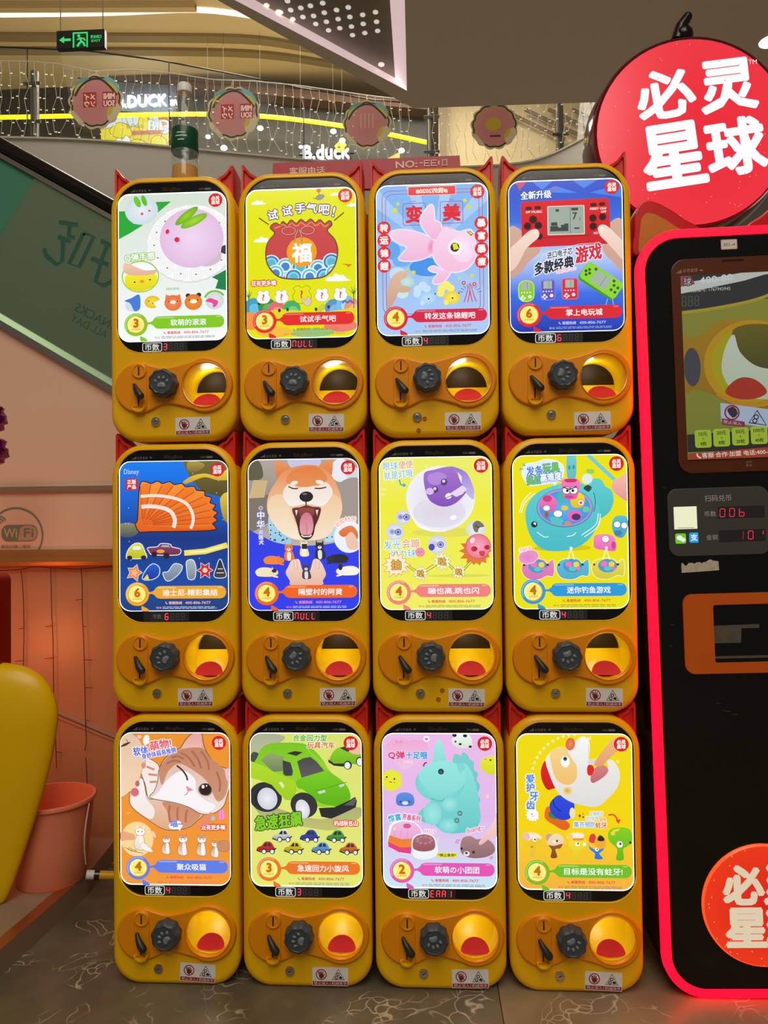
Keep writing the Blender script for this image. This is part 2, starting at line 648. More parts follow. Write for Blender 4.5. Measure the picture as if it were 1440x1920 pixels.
# pale return wall of the next shop, with slanting shelf edges
bm = bmesh.new()
p = [Q(822, 330), Q(822, 150), Q(1420, 120), Q(1420, 330)]
face(bm, [tuple(q) for q in p])
struct('wall_shop_right', bm, mat('beige_shop_wall', (196, 178, 138), 0.6, noise=(1.0, 0.1)))
bm = bmesh.new()
for k in range(5):
    x = 940 + k * 44
    a, b = Q(x, 205, YS - .12), Q(x + 120, 262, YS - .12)
    tube(bm, [a, b], 0.028, 6)
for x in (832,):
    a, b = Q(x, 330, YS - .2), Q(x, 160, YS - .2)
    box(bm, (a.x - .05, a.y, a.z), (a.x + .05, a.y + .1, b.z))
struct('trim_3', bm, mat('dark_shelf_edge', (112, 96, 70), 0.5))

# ---- stepped ceiling over the upper floor
ZC = 8.4
bm = bmesh.new()
face(bm, [(-7, 3.0, ZC), (7, 3.0, ZC), (7, 17, ZC), (-7, 17, ZC)])
face(bm, [(-7, -4, 8.6), (7, -4, 8.6), (7, 3.2, 8.6), (-7, 3.2, 8.6)])
face(bm, [(-7, 3.2, 8.6), (7, 3.2, 8.6), (7, 3.0, ZC), (-7, 3.0, ZC)])
struct('ceiling', bm, mat('beige_ceiling', (222, 204, 164), 0.6))
def coving(name, px, z0, drop, depth, m):
    """a curved step below the ceiling: px = its lower front edge in the photograph at height z0-drop"""
    e = [at_z(x, y, z0 - drop) for x, y in px]
    b = bmesh.new()
    n = len(e)
    sm = catmull([tuple(q) for q in e], 4, False)
    bridge(b, [[(q[0], q[1], z0) for q in sm], [q for q in sm], [(q[0], q[1] + depth, q[2]) for q in sm], [(q[0], q[1] + depth, z0) for q in sm]], False, False, False)
    return struct(name, b, m, 50)
M_band = mat('ceiling_groove', (150, 134, 104), 0.6)
coving('trim_4', [(-200, 64), (0, 66), (200, 67), (450, 70), (560, 84), (640, 100)], ZC, 0.05, 0.16, M_band)
coving('trim_5', [(-200, 92), (0, 93), (350, 95), (500, 101), (620, 118), (700, 130)], ZC, 0.05, 0.14, M_band)
coving('trim_6', [(-200, 14), (0, 15), (365, 14)], ZC, 0.1, 0.1, mat('ceiling_step', (206, 186, 144), 0.6))
coving('trim_7', [(-200, 24), (0, 24), (200, 21), (365, 15), (480, 28)], ZC, 0.02, 0.10, mat('cove_light', (255, 244, 225), 0.5, emit=(255, 246, 230), strength=1.0))

# ---- soffit above the machines with a lit triangular opening
ZF = 4.6
A = at_z(775, 203, ZF)
B0 = at_z(1160, 190, ZF)
R_ = at_z(1600, 176, ZF)
Dg = at_z(407, 0, ZF)
dv = (Dg - A).normalized()
Efar = A + dv * 6.8
o1a, o1b = at_z(763, 170, ZF), at_z(440, 0, ZF)
o2 = at_z(759, 0, ZF)
def ext(a, b, t):
    return a + (b - a) * t
T0 = o1a
T1 = ext(o1a, o1b, 1.75)
T2 = ext(o1a, o2, 2.6)
i0, i1, i2 = at_z(741, 146, ZF + .10), at_z(478, 0, ZF + .10), at_z(731, 0, ZF + .10)
I0 = i0
I1 = ext(i0, i1, 1.72)
I2 = ext(i0, i2, 2.7)
bm = bmesh.new()
outer = [A, R_, Vector((6.9, R_.y, ZF)), Vector((6.9, -3.9, ZF)), Vector((Efar.x, -3.9, ZF)), Efar]
tri = [T0, T1, T2]
loops = [[Vector((q.x, q.y, 0)) for q in outer], [Vector((q.x, q.y, 0)) for q in tri]]
vs = [bm.verts.new((q.x, q.y, ZF)) for lp in loops for q in lp]
for t in tessellate_polygon(loops):
    bm.faces.new([vs[i] for i in t])
# upright edges of the slab
for a, b in zip(outer[-1:] + outer[:2], outer[:3]):
    face(bm, [(a.x, a.y, ZF), (b.x, b.y, ZF), (b.x, b.y, ZF + .9), (a.x, a.y, ZF + .9)])
struct('ceiling_soffit', bm, M_soffit)
bm = bmesh.new()
for a, b, c, d in ((T0, T1, I1, I0), (T0, T2, I2, I0), (T1, T2, I2, I1)):
    face(bm, [tuple(a), tuple(b), tuple(d if False else c), tuple(d)])
struct('trim_8', bm, mat('lit_reveal', (250, 236, 236), 0.5, emit=(255, 225, 228), strength=0.5))
bm = bmesh.new()
face(bm, [tuple(I0), tuple(I1), tuple(I2)])
dots = [(539, 2), (564, 15), (588, 30), (612, 41), (637, 53), (661, 66), (582, 11), (608, 24), (634, 36), (659, 50), (684, 62), (605, 6), (631, 19), (656, 32), (681, 45), (708, 58),
        (653, 14), (680, 28), (706, 41), (704, 23), (522, 22), (545, 19), (568, 32), (592, 45), (616, 57), (500, 10), (526, 23), (549, 36), (715, 121)]
for k, (x, y) in enumerate(dots):
    c = at_z(x, y, ZF + .097)
    r = 0.020 if k != 28 else 0.026
    f = [bm.verts.new((c.x + r * math.cos(a * PI / 6), c.y + r * 1.25 * math.sin(a * PI / 6), ZF + .097)) for a in range(12)]
    bm.faces.new(f).material_index = 1
struct('ceiling_panel', bm, [mat('perforated_panel', (150, 142, 128), 0.6), mat('panel_lights', (255, 250, 240), 0.5, emit=(250, 246, 238), strength=0.5)])
# one ceiling downlight at the far right
def lamp_disc(name, label, c, r, strength, group, tilt=None):
    t = thing(name, label, 'downlight', tuple(c), group=group)
    b = bmesh.new()
    lathe(b, [(r * 1.18, 0.0), (r * 1.18, -0.012), (r, -0.016), (r, -0.004)], 24, cap0=False, cap1=False)
    obj('rim', b, mat('white_lamp_rim', (235, 232, 225), 0.4), t, 40)
    b = bmesh.new()
    lathe(b, [(r, -0.006), (r * .5, -0.010)], 24, cap0=False, cap1=True)
    obj('lens', b, mat('lamp_lens', (255, 250, 240), 0.5, emit=(255, 248, 236), strength=6.0), t, 40)
    return t
lamp_disc('ceiling_downlight', 'round white downlight in the soffit right of the red sign', at_z(1446, 74, ZF), 0.085, 4, 'ceiling downlights')
l = bpy.data.lights.new('downlight_beam', 'SPOT'); l.energy = 40; l.spot_size = 1.9; l.shadow_soft_size = 0.08; l.color = (1, 0.95, 0.85)
o = bpy.data.objects.new('downlight_beam', l); o.location = at_z(1446, 74, ZF) + Vector((0, 0, -0.05)); COL.objects.link(o)

# ---- low wall behind the machines, under the escalator
YW = at_z(190, 1585, 0).y
XL, XR = -2.6, 2.4
ra, rb = at_y(0, 606, YW), at_y(215, 733, YW)
sl = (rb.z - ra.z) / (rb.x - ra.x)
def zrail(x):
    return ra.z + sl * (x - ra.x)
zt0, zt1 = at_y(100, 922, YW).z, at_y(100, 912, YW).z
zl0, zl1 = at_y(100, 1062, YW).z, at_y(100, 1030, YW).z
xe = ra.x + (zt1 + 0.02 - ra.z) / sl
M_panel = mat('cream_wall_panel', (238, 196, 166), 0.38, noise=(2.2, 0.06))  # colour lightened for the stronger light on the upper wall
bm = bmesh.new()
face(bm, [(XL, YW, zt1), (xe, YW, zt1), (xe, YW, zrail(xe)), (XL, YW, zrail(XL))])
face(bm, [(XL, YW, zl1), (XR, YW, zl1), (XR, YW, zt0), (XL, YW, zt0)])
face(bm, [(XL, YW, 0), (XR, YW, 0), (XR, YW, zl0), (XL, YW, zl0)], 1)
face(bm, [(XR, YW, 0), (XR, YW + .5, 0), (XR, YW + .5, zt1), (XR, YW, zt1)])
face(bm, [(XL, YW, zt1), (XR, YW, zt1), (XR, YW + .5, zt1), (XL, YW + .5, zt1)])
struct('wall_escalator', bm, [M_panel, mat('dimmed_lower_panel', (190, 136, 98), 0.28, noise=(2.2, 0.08))])  # lower panel's tan darkened to stand for the weaker light there
bm = bmesh.new()
box(bm, (XL, YW - .012, zt0), (XR, YW + .01, zt1))
struct('trim_9', bm, mat('warm_steel', (186, 156, 128), 0.3, metal=0.6))
bm = bmesh.new()
zc = (zl0 + zl1) / 2
prof = [(YW + .01, zl1), (YW - .012, zl1), (YW - .02, zc + .004), (YW - .034, zc - .002), (YW - .040, zc - .012), (YW - .034, zl0 + .004), (YW - .012, zl0), (YW + .01, zl0)]
bridge(bm, [[(XL, y, z) for y, z in prof], [(XR, y, z) for y, z in prof]], True, True, True)
struct('trim_10', bm, mat('copper_steel', (206, 136, 76), 0.25, metal=0.55), 50)
# sloping skirting strip of the escalator low on the wall, and white base line
bm = bmesh.new()
a, b = at_y(95, 1378, YW), at_y(215, 1452, YW)
s2 = (b.z - a.z) / (b.x - a.x)
x0, x1 = XL, XL + 0
zz = lambda x: a.z + s2 * (x - a.x)
x0, x1 = -1.6, -0.1
for (d0, d1, th) in ((0, .012, .012), (-.028, -.022, .006)):
    bridge(bm, [[(x0, YW + .002, zz(x0) + d0), (x0, YW - th, zz(x0) + d0), (x0, YW - th, zz(x0) + d1), (x0, YW + .002, zz(x0) + d1)],
                [(x1, YW + .002, max(.02, zz(x1) + d0)), (x1, YW - th, max(.02, zz(x1) + d0)), (x1, YW - th, max(.03, zz(x1) + d1)), (x1, YW + .002, max(.03, zz(x1) + d1))]], True, True, True)
struct('trim_11', bm, mat('panel_joint', (176, 146, 124), 0.4))
bm = bmesh.new()
box(bm, (XL, YW - .006, 0), (XR, YW, .012))
struct('baseboard_back', bm, mat('pale_base_line', (226, 216, 200), 0.4))

# ================================================================== BACKGROUND THINGS
# ---- escalator balustrade: rubber handrail, tinted glass, steel rail
def glass(name, tint, op, rough=0.03, gloss=0.5):
    """pane: mostly see-through with a tint and a mirror sheen"""
    if name in MATS:
        return MATS[name]
    m = bpy.data.materials.new(name)
    m.use_nodes = True
    nt = m.node_tree
    nt.nodes.clear()
    N = nt.nodes.new
    out = N('ShaderNodeOutputMaterial')
    tr = N('ShaderNodeBsdfTransparent'); tr.inputs[0].default_value = (*lin(tint), 1)
    gl = N('ShaderNodeBsdfGlossy'); gl.inputs['Roughness'].default_value = rough
    df = N('ShaderNodeBsdfDiffuse'); df.inputs[0].default_value = (*lin(tint), 1)
    fr = N('ShaderNodeMath'); fr.operation = 'POWER'; fr.inputs[1].default_value = 3.0
    lw = N('ShaderNodeLayerWeight'); lw.inputs[0].default_value = 0.5
    nt.links.new(lw.outputs['Facing'], fr.inputs[0])
    fr2 = N('ShaderNodeMath'); fr2.operation = 'ADD'; fr2.inputs[1].default_value = 0.05
    nt.links.new(fr.outputs[0], fr2.inputs[0])
    fr = fr2
    m1 = N('ShaderNodeMixShader'); m1.inputs[0].default_value = op
    nt.links.new(tr.outputs[0], m1.inputs[1]); nt.links.new(df.outputs[0], m1.inputs[2])
    m2 = N('ShaderNodeMixShader')
    mu = N('ShaderNodeMath'); mu.operation = 'MULTIPLY'; mu.inputs[1].default_value = gloss
    nt.links.new(fr.outputs[0], mu.inputs[0]); nt.links.new(mu.outputs[0], m2.inputs[0])
    nt.links.new(m1.outputs[0], m2.inputs[1]); nt.links.new(gl.outputs[0], m2.inputs[2])
    nt.links.new(m2.outputs[0], out.inputs[0])
    MATS[name] = m
    return m
YE = YW + 0.10
esc = thing('escalator_balustrade', 'sloping escalator side with black handrail and green tinted glass behind the machines', 'escalator', (-1.2, YE, 0))
def toE(p):
    return (p[0] + 1.2, p[1] - YE, p[2])
h0, h1 = at_y(0, 272, YE), at_y(215, 392, YE)
sh = (h1.z - h0.z) / (h1.x - h0.x)
zh = lambda x: h0.z + sh * (x - h0.x)
xs0, xs1 = -2.3, 0.7
bm = bmesh.new()
n_ = Vector((-sh, 0, 1)).normalized()
lp = []
for x in (xs0, xs1):
    c = Vector((x, YE, zh(x)))
    ring = []
    for k in range(14):
        a = 2 * PI * k / 14
        q = c + Vector((0, 1, 0)) * 0.042 * math.cos(a) + n_ * 0.026 * math.sin(a)
        ring.append(toE(q))
    lp.append(ring)
bridge(bm, lp)
obj('handrail', bm, M_dark, esc, 40)
bm = bmesh.new()
bridge(bm, [[toE((x, YE - .018, zh(x) - .030)), toE((x, YE + .018, zh(x) - .030)), toE((x, YE + .018, zh(x) - .048)), toE((x, YE - .018, zh(x) - .048))] for x in (xs0, xs1)])
obj('rail_track', bm, M_steel, esc)
bm = bmesh.new()
bridge(bm, [[toE((x, YE - .004, zh(x) - .04)), toE((x, YE + .004, zh(x) - .04)), toE((x, YE + .004, zrail(x) + .01)), toE((x, YE - .004, zrail(x) + .01))] for x in (xs0, xs1)])
obj('glass_panel', bm, glass('green_tinted_glass', (186, 206, 188), 0.10, 0.06, 0.3), esc)
bm = bmesh.new()
bridge(bm, [[toE((x, YE - .12, zrail(x) + .012)), toE((x, YE - .03, zrail(x) + .03)), toE((x, YE + .03, zrail(x) + .03)), toE((x, YE + .03, zrail(x) - .02)), toE((x, YE - .12, zrail(x) - .012))] for x in (xs0, xs1)])
obj('deck_rail', bm, M_steel, esc)
# film stuck on the inner face of the glass: reversed lettering and a darker green corner
p0, p1 = at_y(78, 400, YE), at_y(215, 660, YE)
ar = Art((78, 400, 230, 660), (at_y(230, 500, YE).x - at_y(78, 500, YE).x) / 2, (p0.z - p1.z) / 2)
teal = (40, 96, 76)
for stk in ([(112, 418), (148, 425)], [(133, 420), (130, 444), (142, 448)], [(110, 445), (134, 455)], [(120, 452), (118, 490), (108, 497), (88, 480), (84, 466)],
            [(158, 440), (177, 447), (150, 502), (131, 496), (158, 440)], [(190, 455), (220, 470)], [(203, 462), (188, 500), (177, 488)], [(192, 492), (180, 530), (195, 538), (215, 528)], [(172, 487), (205, 500)]):
    ar.stroke(stk, 8, teal)
ar.text('SNACKS', 180, 595, 16, teal, rot=28, mirror=True)
ar.text('ALL DAY', 168, 612, 13, teal, rot=28, mirror=True)
cx = (at_y(78, 500, YE).x + at_y(230, 500, YE).x) / 2
ar.build('lettering', mat_print('window_film', 0.5), esc, loc=toE((cx, YE - .0045, (p0.z + p1.z) / 2)))
bm = bmesh.new()
g = [at_y(-40, 262, YE - .0045), at_y(0, 285, YE - .0045), at_y(70, 325, YE - .0045), at_y(-5, 450, YE - .0045), at_y(-40, 500, YE - .0045)]
face(bm, [toE(q) for q in g])
obj('film', bm, glass('green_film', (104, 176, 146), 0.55, 0.2, 0.2), esc)

# ---- glass balustrade on the upper floor
def top_z(px):
    t = [(-260, 80), (0, 88), (165, 95), (300, 113), (450, 141), (560, 164), (700, 187), (850, 200), (1000, 170), (1080, 130), (1200, 60), (1300, 0)]
    for (a, ya), (b, yb) in zip(t, t[1:]):
        if a <= px <= b:
            y = ya + (yb - ya) * (px - a) / (b - a)
            break
    e = edge_at(px)
    q = ROT.transposed() @ (e - CAM)
    return at_y(px, y, e.y).z
bal = thing('glass_balustrade', 'clear glass balustrade with dark top rail along the upper floor edge', 'balustrade', (0, 8, ZS))
cols = list(range(-240, 1300, 20))
bp = [(edge_at(c), top_z(c)) for c in cols]
lb = lambda p: (p[0], p[1] - 8, p[2] - ZS)
bm = bmesh.new()
bridge(bm, [[lb((e.x, e.y, ZS)) for e, z in bp], [lb((e.x, e.y, z)) for e, z in bp]], False, False, False)
obj('glass_panel', bm, glass('clear_glass', (246, 248, 244), 0.035, 0.02, 0.4), bal, 60)
bm = bmesh.new()
tube(bm, [lb((e.x, e.y, z)) for e, z in bp], 0.009, 6)
obj('top_rail', bm, mat('dark_steel', (52, 48, 44), 0.35, metal=0.6), bal, 60)
for px, r in ((59, .05), (810, .05), (1052, .05)):
    e = edge_at(px)
    b = bmesh.new()
    tube(b, [lb((e.x, e.y + .08, ZS)), lb((e.x, e.y + .08, ZS + .82))], r, 8)
    tube(b, [lb((e.x - .1, e.y + .02, ZS + .2)), lb((e.x + .1, e.y + .02, ZS + .2))], .02, 6)
    tube(b, [lb((e.x - .1, e.y + .02, ZS + .65)), lb((e.x + .1, e.y + .02, ZS + .65))], .02, 6)
    obj('post', b, mat('post_steel', (96, 92, 84), 0.35, metal=0.5), bal, 60)
for px in (52, 318, 570):
    e = edge_at(px)
    b = bmesh.new()
    tube(b, [lb((e.x, e.y - .006, ZS)), lb((e.x, e.y - .006, top_z(px)))], .007, 6)
    obj('joint', b, mat('dark_steel'), bal)

# ---- curtain of LED strings hung on the glass
cur = thing('curtain_light', 'long curtain of white LED strings hanging on the upper glass balustrade', 'string lights', (0, 8, ZS))
M_wire = mat('pale_wire', (214, 206, 186), 0.5)
M_led = mat('led_bulb', (255, 250, 235), 0.4, emit=(255, 248, 228), strength=0.35)
def wire_z(px):
    t = [(-260, 112), (0, 114), (60, 115), (110, 119), (180, 133), (250, 130), (320, 136), (400, 149), (480, 152), (560, 160), (700, 180), (850, 196), (1000, 185), (1080, 150), (1200, 80), (1300, 20)]
    for (a, ya), (b, yb) in zip(t, t[1:]):
        if a <= px <= b:
            y = ya + (yb - ya) * (px - a) / (b - a)
            break
    return at_y(px, y, edge_at(px).y - .05).z
bm = bmesh.new()
tube(bm, [lb((edge_at(c).x, edge_at(c).y - .05, wire_z(c))) for c in range(-240, 1290, 15)], .006, 5)
obj('lead_wire', bm, M_wire, cur)
rnd = random.Random(3)
px = -28.0
nst = 0
while px < 1140 and nst < 98:
    if not (775 < px < 800):
        e = edge_at(px)
        zt, zb = wire_z(px), ZS + rnd.choice((0.0, 0.02, 0.05))
        b = bmesh.new()
        pts = []
        n = 7
        for k in range(n):
            t = k / (n - 1)
            wob = rnd.uniform(-1, 1) * 0.018 * (1 + 2.0 * t)
            pts.append(lb((e.x + wob, e.y - .05, zt + (zb - zt) * t)))
        tube(b, pts, .0026, 4)
        for k in range(1, n):
            x, y, z = pts[k]
            s = .010
            d = .02 * rnd.choice((-1, 1))
            for f in (((x, y - s / 2, z), (x + d, y - s / 2, z + .012), (x + d, y + s / 2, z + .024), (x, y + s / 2, z + .012)),):
                pass
            box(b, (x + min(0, d) , y - .003, z - .002), (x + max(0, d), y + .003, z + .003), 1)
            box(b, (x + d - .006, y - .005, z - .004), (x + d + .006, y + .005, z + .005), 1)
        obj('light_strand', b, [M_wire, M_led], cur)
        nst += 1
    px += 16.6 if px < 560 else 15.2

# ---- round die-cut signs on the balustrade (seen from behind: lettering reversed)
def round_sign(px, py, rpx, label, kind, seed):
    e = edge_at(px)
    Y = e.y - .09
    c = at_y(px, py, Y)
    k = (Y - CAM.y) / FPX
    r = rpx * k
    q = random.Random(seed)
    t = thing('round_sign', label, 'sign', tuple(c), group='round pink signs on the upper balustrade')
    n = 72
    def scal(rr, amp, lobes, ph):
        return [((rr + amp * abs(math.sin(lobes * PI * i / n + ph))) * math.cos(2 * PI * i / n), (rr + amp * abs(math.sin(lobes * PI * i / n + ph))) * math.sin(2 * PI * i / n)) for i in range(n)]
    ph = q.random() * 3
    b = bmesh.new()
    slab(b, scal(r * .94, r * .09, 13, ph), 0.0, 0.012)
    obj('board', b, mat('cream_sign_edge', (214, 202, 160), 0.5), t)
    a = Art((-110, -110, 110, 110), r * 1.1, r * 1.1)
    a.poly([(x / r * 100, -y / r * 100) for x, y in scal(r * .90, r * .05, 13, ph)], (60, 38, 34))
    pk = (206, 128, 132)
    a.poly([(x / r * 100, -y / r * 100) for x, y in scal(r * .84, r * .05, 13, ph)], (196, 160, 120))
    a.ell(0, 4, 80, 80, pk, (214, 142, 140))
    if kind in ('text', 'faint'):
        a.blob([(-78, -52), (-60, -84), (-30, -92), (-26, -78), (-52, -62), (-68, -40)], (116, 166, 152))
        a.blob([(-80, -40), (-66, -62), (-44, -72), (-40, -58), (-58, -46), (-72, -30)], (212, 204, 60))
        a.blob([(30, -92), (62, -82), (84, -56), (88, -34), (66, -50), (44, -72)], (120, 190, 196))
        a.blob([(40, -70), (64, -62), (84, -34), (76, -26), (56, -48)], (212, 204, 60))
        a.stroke(catmull([(-76, -22), (-56, -56), (-20, -80), (20, -80), (56, -50), (80, -20)], 4, False), 8, (58, 34, 32))
    a.blob([(44, 40), (60, 20), (84, 10), (92, 36), (76, 66), (50, 76)], (222, 208, 170))
    a.blob([(40, 52), (50, 24), (64, 10), (66, 26), (56, 50)], (214, 190, 50))
    a.blob([(-86, 30), (-66, 50), (-40, 84), (-66, 74), (-86, 52)], (222, 208, 170))
    if kind == 'text':
        for x in (-46, 26):
            a.rect(x, -34, x + 50, 22, (196, 44, 34))
        a.text('MINI', 51, -17, 20, (255, 244, 236), mirror=True, bold=.05, w=40)
        a.text('SOU', 51, 9, 20, (255, 244, 236), mirror=True, bold=.05, w=40)
        a.text('メイ', -21, -17, 21, (255, 244, 236), mirror=True, bold=.05, w=40)
        a.text('ソウ', -21, 9, 21, (255, 244, 236), mirror=True, bold=.05, w=40)
    elif kind == 'faint':
        for x in (-24, -8, 8, 24):
            a.stroke([(x, -46), (x, 16)], 5, (222, 178, 156))
    else:
        a.stroke([(-20, 44), (26, 44)], 8, (90, 40, 40))
        a.ell(-4, -8, 34, 30, (206, 176, 44))
    a.build('print', mat_print('sign_print', 0.5), t, loc=(0, -.001, 0))
    b = bmesh.new()
    tube(b, [(0, .004, r * .95), (0, .03, wire_z(px) - c.z)], .003, 4)
    obj('hanger', b, M_wire, t)
round_sign(179, 190, 53, 'round pink scalloped sign with reversed red squares, nearest the exit sign', 'text', 1)
round_sign(437, 212, 51, 'round pink scalloped sign with reversed red squares, just right of the bottle', 'text', 2)
round_sign(688, 233, 46, 'round pink scalloped sign with pale upright bars under the perforated panel', 'faint', 3)
round_sign(927, 236, 44, 'round pink scalloped sign with yellow oval in its middle above the fourth column', 'plain', 4)

# ---- shop signs and printed panel of the upper floor
M_white_neon = mat('white_sign_letter', (255, 255, 255), 0.5, emit=(250, 252, 255), strength=1.5)
def letters(name, label, st, px, py, hpx, Y, m, cat='sign', w=None, depth=.05, bold=.03, rot=0, parent=None):
    k = (Y - CAM.y) / FPX
    c = at_y(px, py, Y)
    vs, ts, asp = glyphs(st)
    h = hpx * k
    sx = h if w is None else w * k / asp
    b = bmesh.new()
    ca, sa = math.cos(math.radians(rot)), math.sin(math.radians(rot))
    offs = [(0, 0)] + [(bold * math.cos(i * PI / 3), bold * math.sin(i * PI / 3)) for i in range(6)] if bold else [(0, 0)]
    for j, (dx, dy) in enumerate(offs):
        v = [b.verts.new((((x + dx) * ca - (y + dy) * sa) * sx, -.0003 * j, ((x + dx) * sa + (y + dy) * ca) * h)) for x, y in vs]
        w2 = [b.verts.new((q.co.x, depth, q.co.z)) for q in v]
        cnt = {}
        for t in ts:
            for e in ((t[0], t[1]), (t[1], t[2]), (t[2], t[0])):
                cnt[tuple(sorted(e))] = cnt.get(tuple(sorted(e)), 0) + 1
            try:
                b.faces.new([v[i] for i in t])
            except ValueError:
                pass
        for (i, q), n in cnt.items():
            if n == 1 and j == 0:
                b.faces.new((v[i], v[q], w2[q], w2[i]))
    me = bpy.data.meshes.new(name)
    b.to_mesh(me); b.free()
    me.materials.append(m)
    o = bpy.data.objects.new(name, me)
    o.location = c
    COL.objects.link(o)
    if parent:
        o.parent = parent
        o.location = c - parent.location
        return o
    return tag(o, label, cat)
b = bmesh.new()
fb = [Q(190, 206, YS - .3), Q(330, 214, YS - .3), Q(330, 160, YS - .3), Q(190, 152, YS - .3)]
t = thing('shop_sign', 'white lit capital letters shop sign on a bluish glow-tinted fascia left of the bottle', 'sign', tuple(fb[0]))
face(b, [tuple(q - fb[0]) for q in fb])
face(b, [tuple(q - fb[0] + Vector((0, .06, 0))) for q in fb])
obj('fascia', b, mat('blue_glow_fascia', (96, 110, 138), 0.45), t)  # bluish glow of the letters put into the fascia colour
letters('lettering', None, 'B.DUCK', 265, 188, 22, YS - .36, M_white_neon, w=98, parent=t)
o = letters('glowing_letters', 'small white lit letters at the edge of the shop fascia behind the bottle', 'm', 325, 191, 9, YS - .36, M_white_neon)
t = thing('script_shop_sign', 'glowing bluish-white script shop sign above the red number board', 'sign', tuple(at_y(615, 282, 9.8)))
letters('lettering', None, 'B.duck', 612, 284, 26, 9.8, mat('bluish_neon', (235, 245, 255), .5, emit=(205, 228, 255), strength=1.5), w=88, bold=.035, parent=t)
b = bmesh.new()
c0 = t.location
for a_, b_ in (((629, 276), (637, 268)), ((637, 268), (642, 276)), ((630, 281), (646, 280)), ((642, 276), (648, 270))):
    tube(b, [at_y(*a_, 9.8) - c0, at_y(*b_, 9.8) - c0], .022, 6)
obj('emblem', b, mat('yellow_neon', (255, 220, 40), .5, emit=(255, 215, 20), strength=1.0), t)
b = bmesh.new()
box(b, tuple(at_y(560, 290, 9.85) - c0), tuple(at_y(664, 289, 9.9) - c0 + Vector((0, 0, .01))))
for qx in (570, 655):
    r0 = at_y(qx, 289, 9.88)
    tube(b, [r0 - c0, r0 - c0 + Vector((0, .75, 0))], .012, 6)
obj('backing_rail', b, mat('dark_steel'), t)
# lit yellow line on the shop front
b = bmesh.new()
yl = [(-200, 220), (0, 218), (130, 215.5), (320, 212.5), (400, 212.5), (490, 216), (560, 223), (640, 234), (720, 248), (800, 265)]
pp = catmull([tuple(at_y(x, y, YS - .5)) for x, y in yl], 4, False)
hgt = 5.2 * (YS - .5 - CAM.y) / FPX / 2
bridge(b, [[(q[0], q[1], q[2] - hgt) for q in pp], [(q[0], q[1], q[2] + hgt) for q in pp], [(q[0], q[1] + .06, q[2] + hgt) for q in pp], [(q[0], q[1] + .06, q[2] - hgt) for q in pp]], False, False, False)
tag(obj('light_line', b, mat('yellow_light_line', (255, 235, 20), .5, emit=(250, 235, 10), strength=1.15)), 'long curved yellow light line running across the upper shop front', 'light line')
# yellow printed panel
pc = at_y(253, 247, YS - .4)
kk = (YS - .4 - CAM.y) / FPX
a = Art((186, 214, 320, 280), 67 * kk, 33 * kk)
a.rect(186, 214, 320, 280, (226, 214, 20))
for pts in ([(186, 222), (200, 216), (240, 218), (236, 230), (210, 236), (186, 238)], [(236, 214), (262, 214), (258, 232), (244, 236)], [(282, 218), (300, 214), (320, 222), (320, 250), (300, 252), (284, 240)]):
    a.blob(pts, (208, 222, 232), line=(1.6, (40, 40, 36)))
for pts in ([(205, 240), (222, 228), (240, 236), (246, 254), (226, 258), (208, 252)], [(262, 222), (276, 220), (282, 236), (272, 248), (262, 242)], [(286, 262), (300, 256), (314, 266), (310, 280), (288, 280)], [(230, 272), (256, 262), (276, 270), (282, 280), (230, 280)]):
    a.blob(pts, (236, 220, 24), line=(1.8, (40, 40, 36)))
a.blob([(214, 268), (220, 258), (228, 262), (236, 254), (244, 264), (236, 276), (220, 278)], (240, 244, 246), line=(1.4, (40, 40, 36)))
a.blob([(300, 222), (312, 216), (318, 230), (308, 236)], (222, 120, 50), line=(1.4, (40, 40, 36)))
a.text('B.D', 300, 236, 20, (230, 240, 246), out=((40, 40, 40), 1.6), bold=.05)
a.text('B.Duck', 254, 236, 8, (120, 100, 20))
a.rect(246, 245, 306, 254, (206, 126, 78))
a.text('BE A PLAYFUL DUCK', 276, 249.6, 5, (90, 40, 20), w=54)
o = a.build('printed_panel', mat_print('lit_panel_print', 0.4, strength=1.0), loc=pc)
tag(o, 'yellow cartoon-print shop panel with an orange lettered band left of the bottle', 'panel')
kk = (YS - .04 - CAM.y) / FPX
a = Art((712, 283, 752, 303), 20 * kk, 10 * kk)
a.poly([(714, 303), (748, 286), (750, 284), (750, 303)], (226, 210, 20))
o = a.build('printed_panel', mat_print('lit_panel_print'), loc=at_y(732, 293, YS - .04))
tag(o, 'slanting yellow shop panel just above the red number board', 'panel')
# small spot lamps glowing in the dark shop
for i, (x, y, r, lb_) in enumerate(((488, 241, 6, 'bright spot lamp beside the second round sign'), (390, 257, 5, 'bright spot lamp just right of the bottle label'), (420, 278, 6.5, 'bright spot lamp below the second round sign'),
                          (625, 247, 6, 'bright spot lamp above the script sign'), (642, 264, 6, 'bright spot lamp left of the third round sign'), (564, 276, 4, 'small spot lamp at the left end of the script sign'), (753, 283, 6, 'bright spot lamp below the yellow line end'))):
    k = 9.4
    p = at_y(x, y, k)
    t = thing('spot_lamp', lb_, 'lamp', tuple(p), group='spot lamps inside the upper shop')
    rr_ = r * (k - CAM.y) / FPX
    b = bmesh.new()
    lathe(b, [(.001, -rr_ * .5), (rr_ * .7, -rr_ * .35), (rr_, 0), (rr_ * .8, rr_ * .5), (rr_ * .3, rr_ * .8)], 14)
    obj('bulb', b, mat('lamp_lens'), t, 60)
    b = bmesh.new()
    tube(b, [(0, 0, rr_ * .7), (0, 0, ZC - p.z)], .0018, 6)
    obj('rod', b, mat('thin_rod', (84, 76, 60), .5), t)

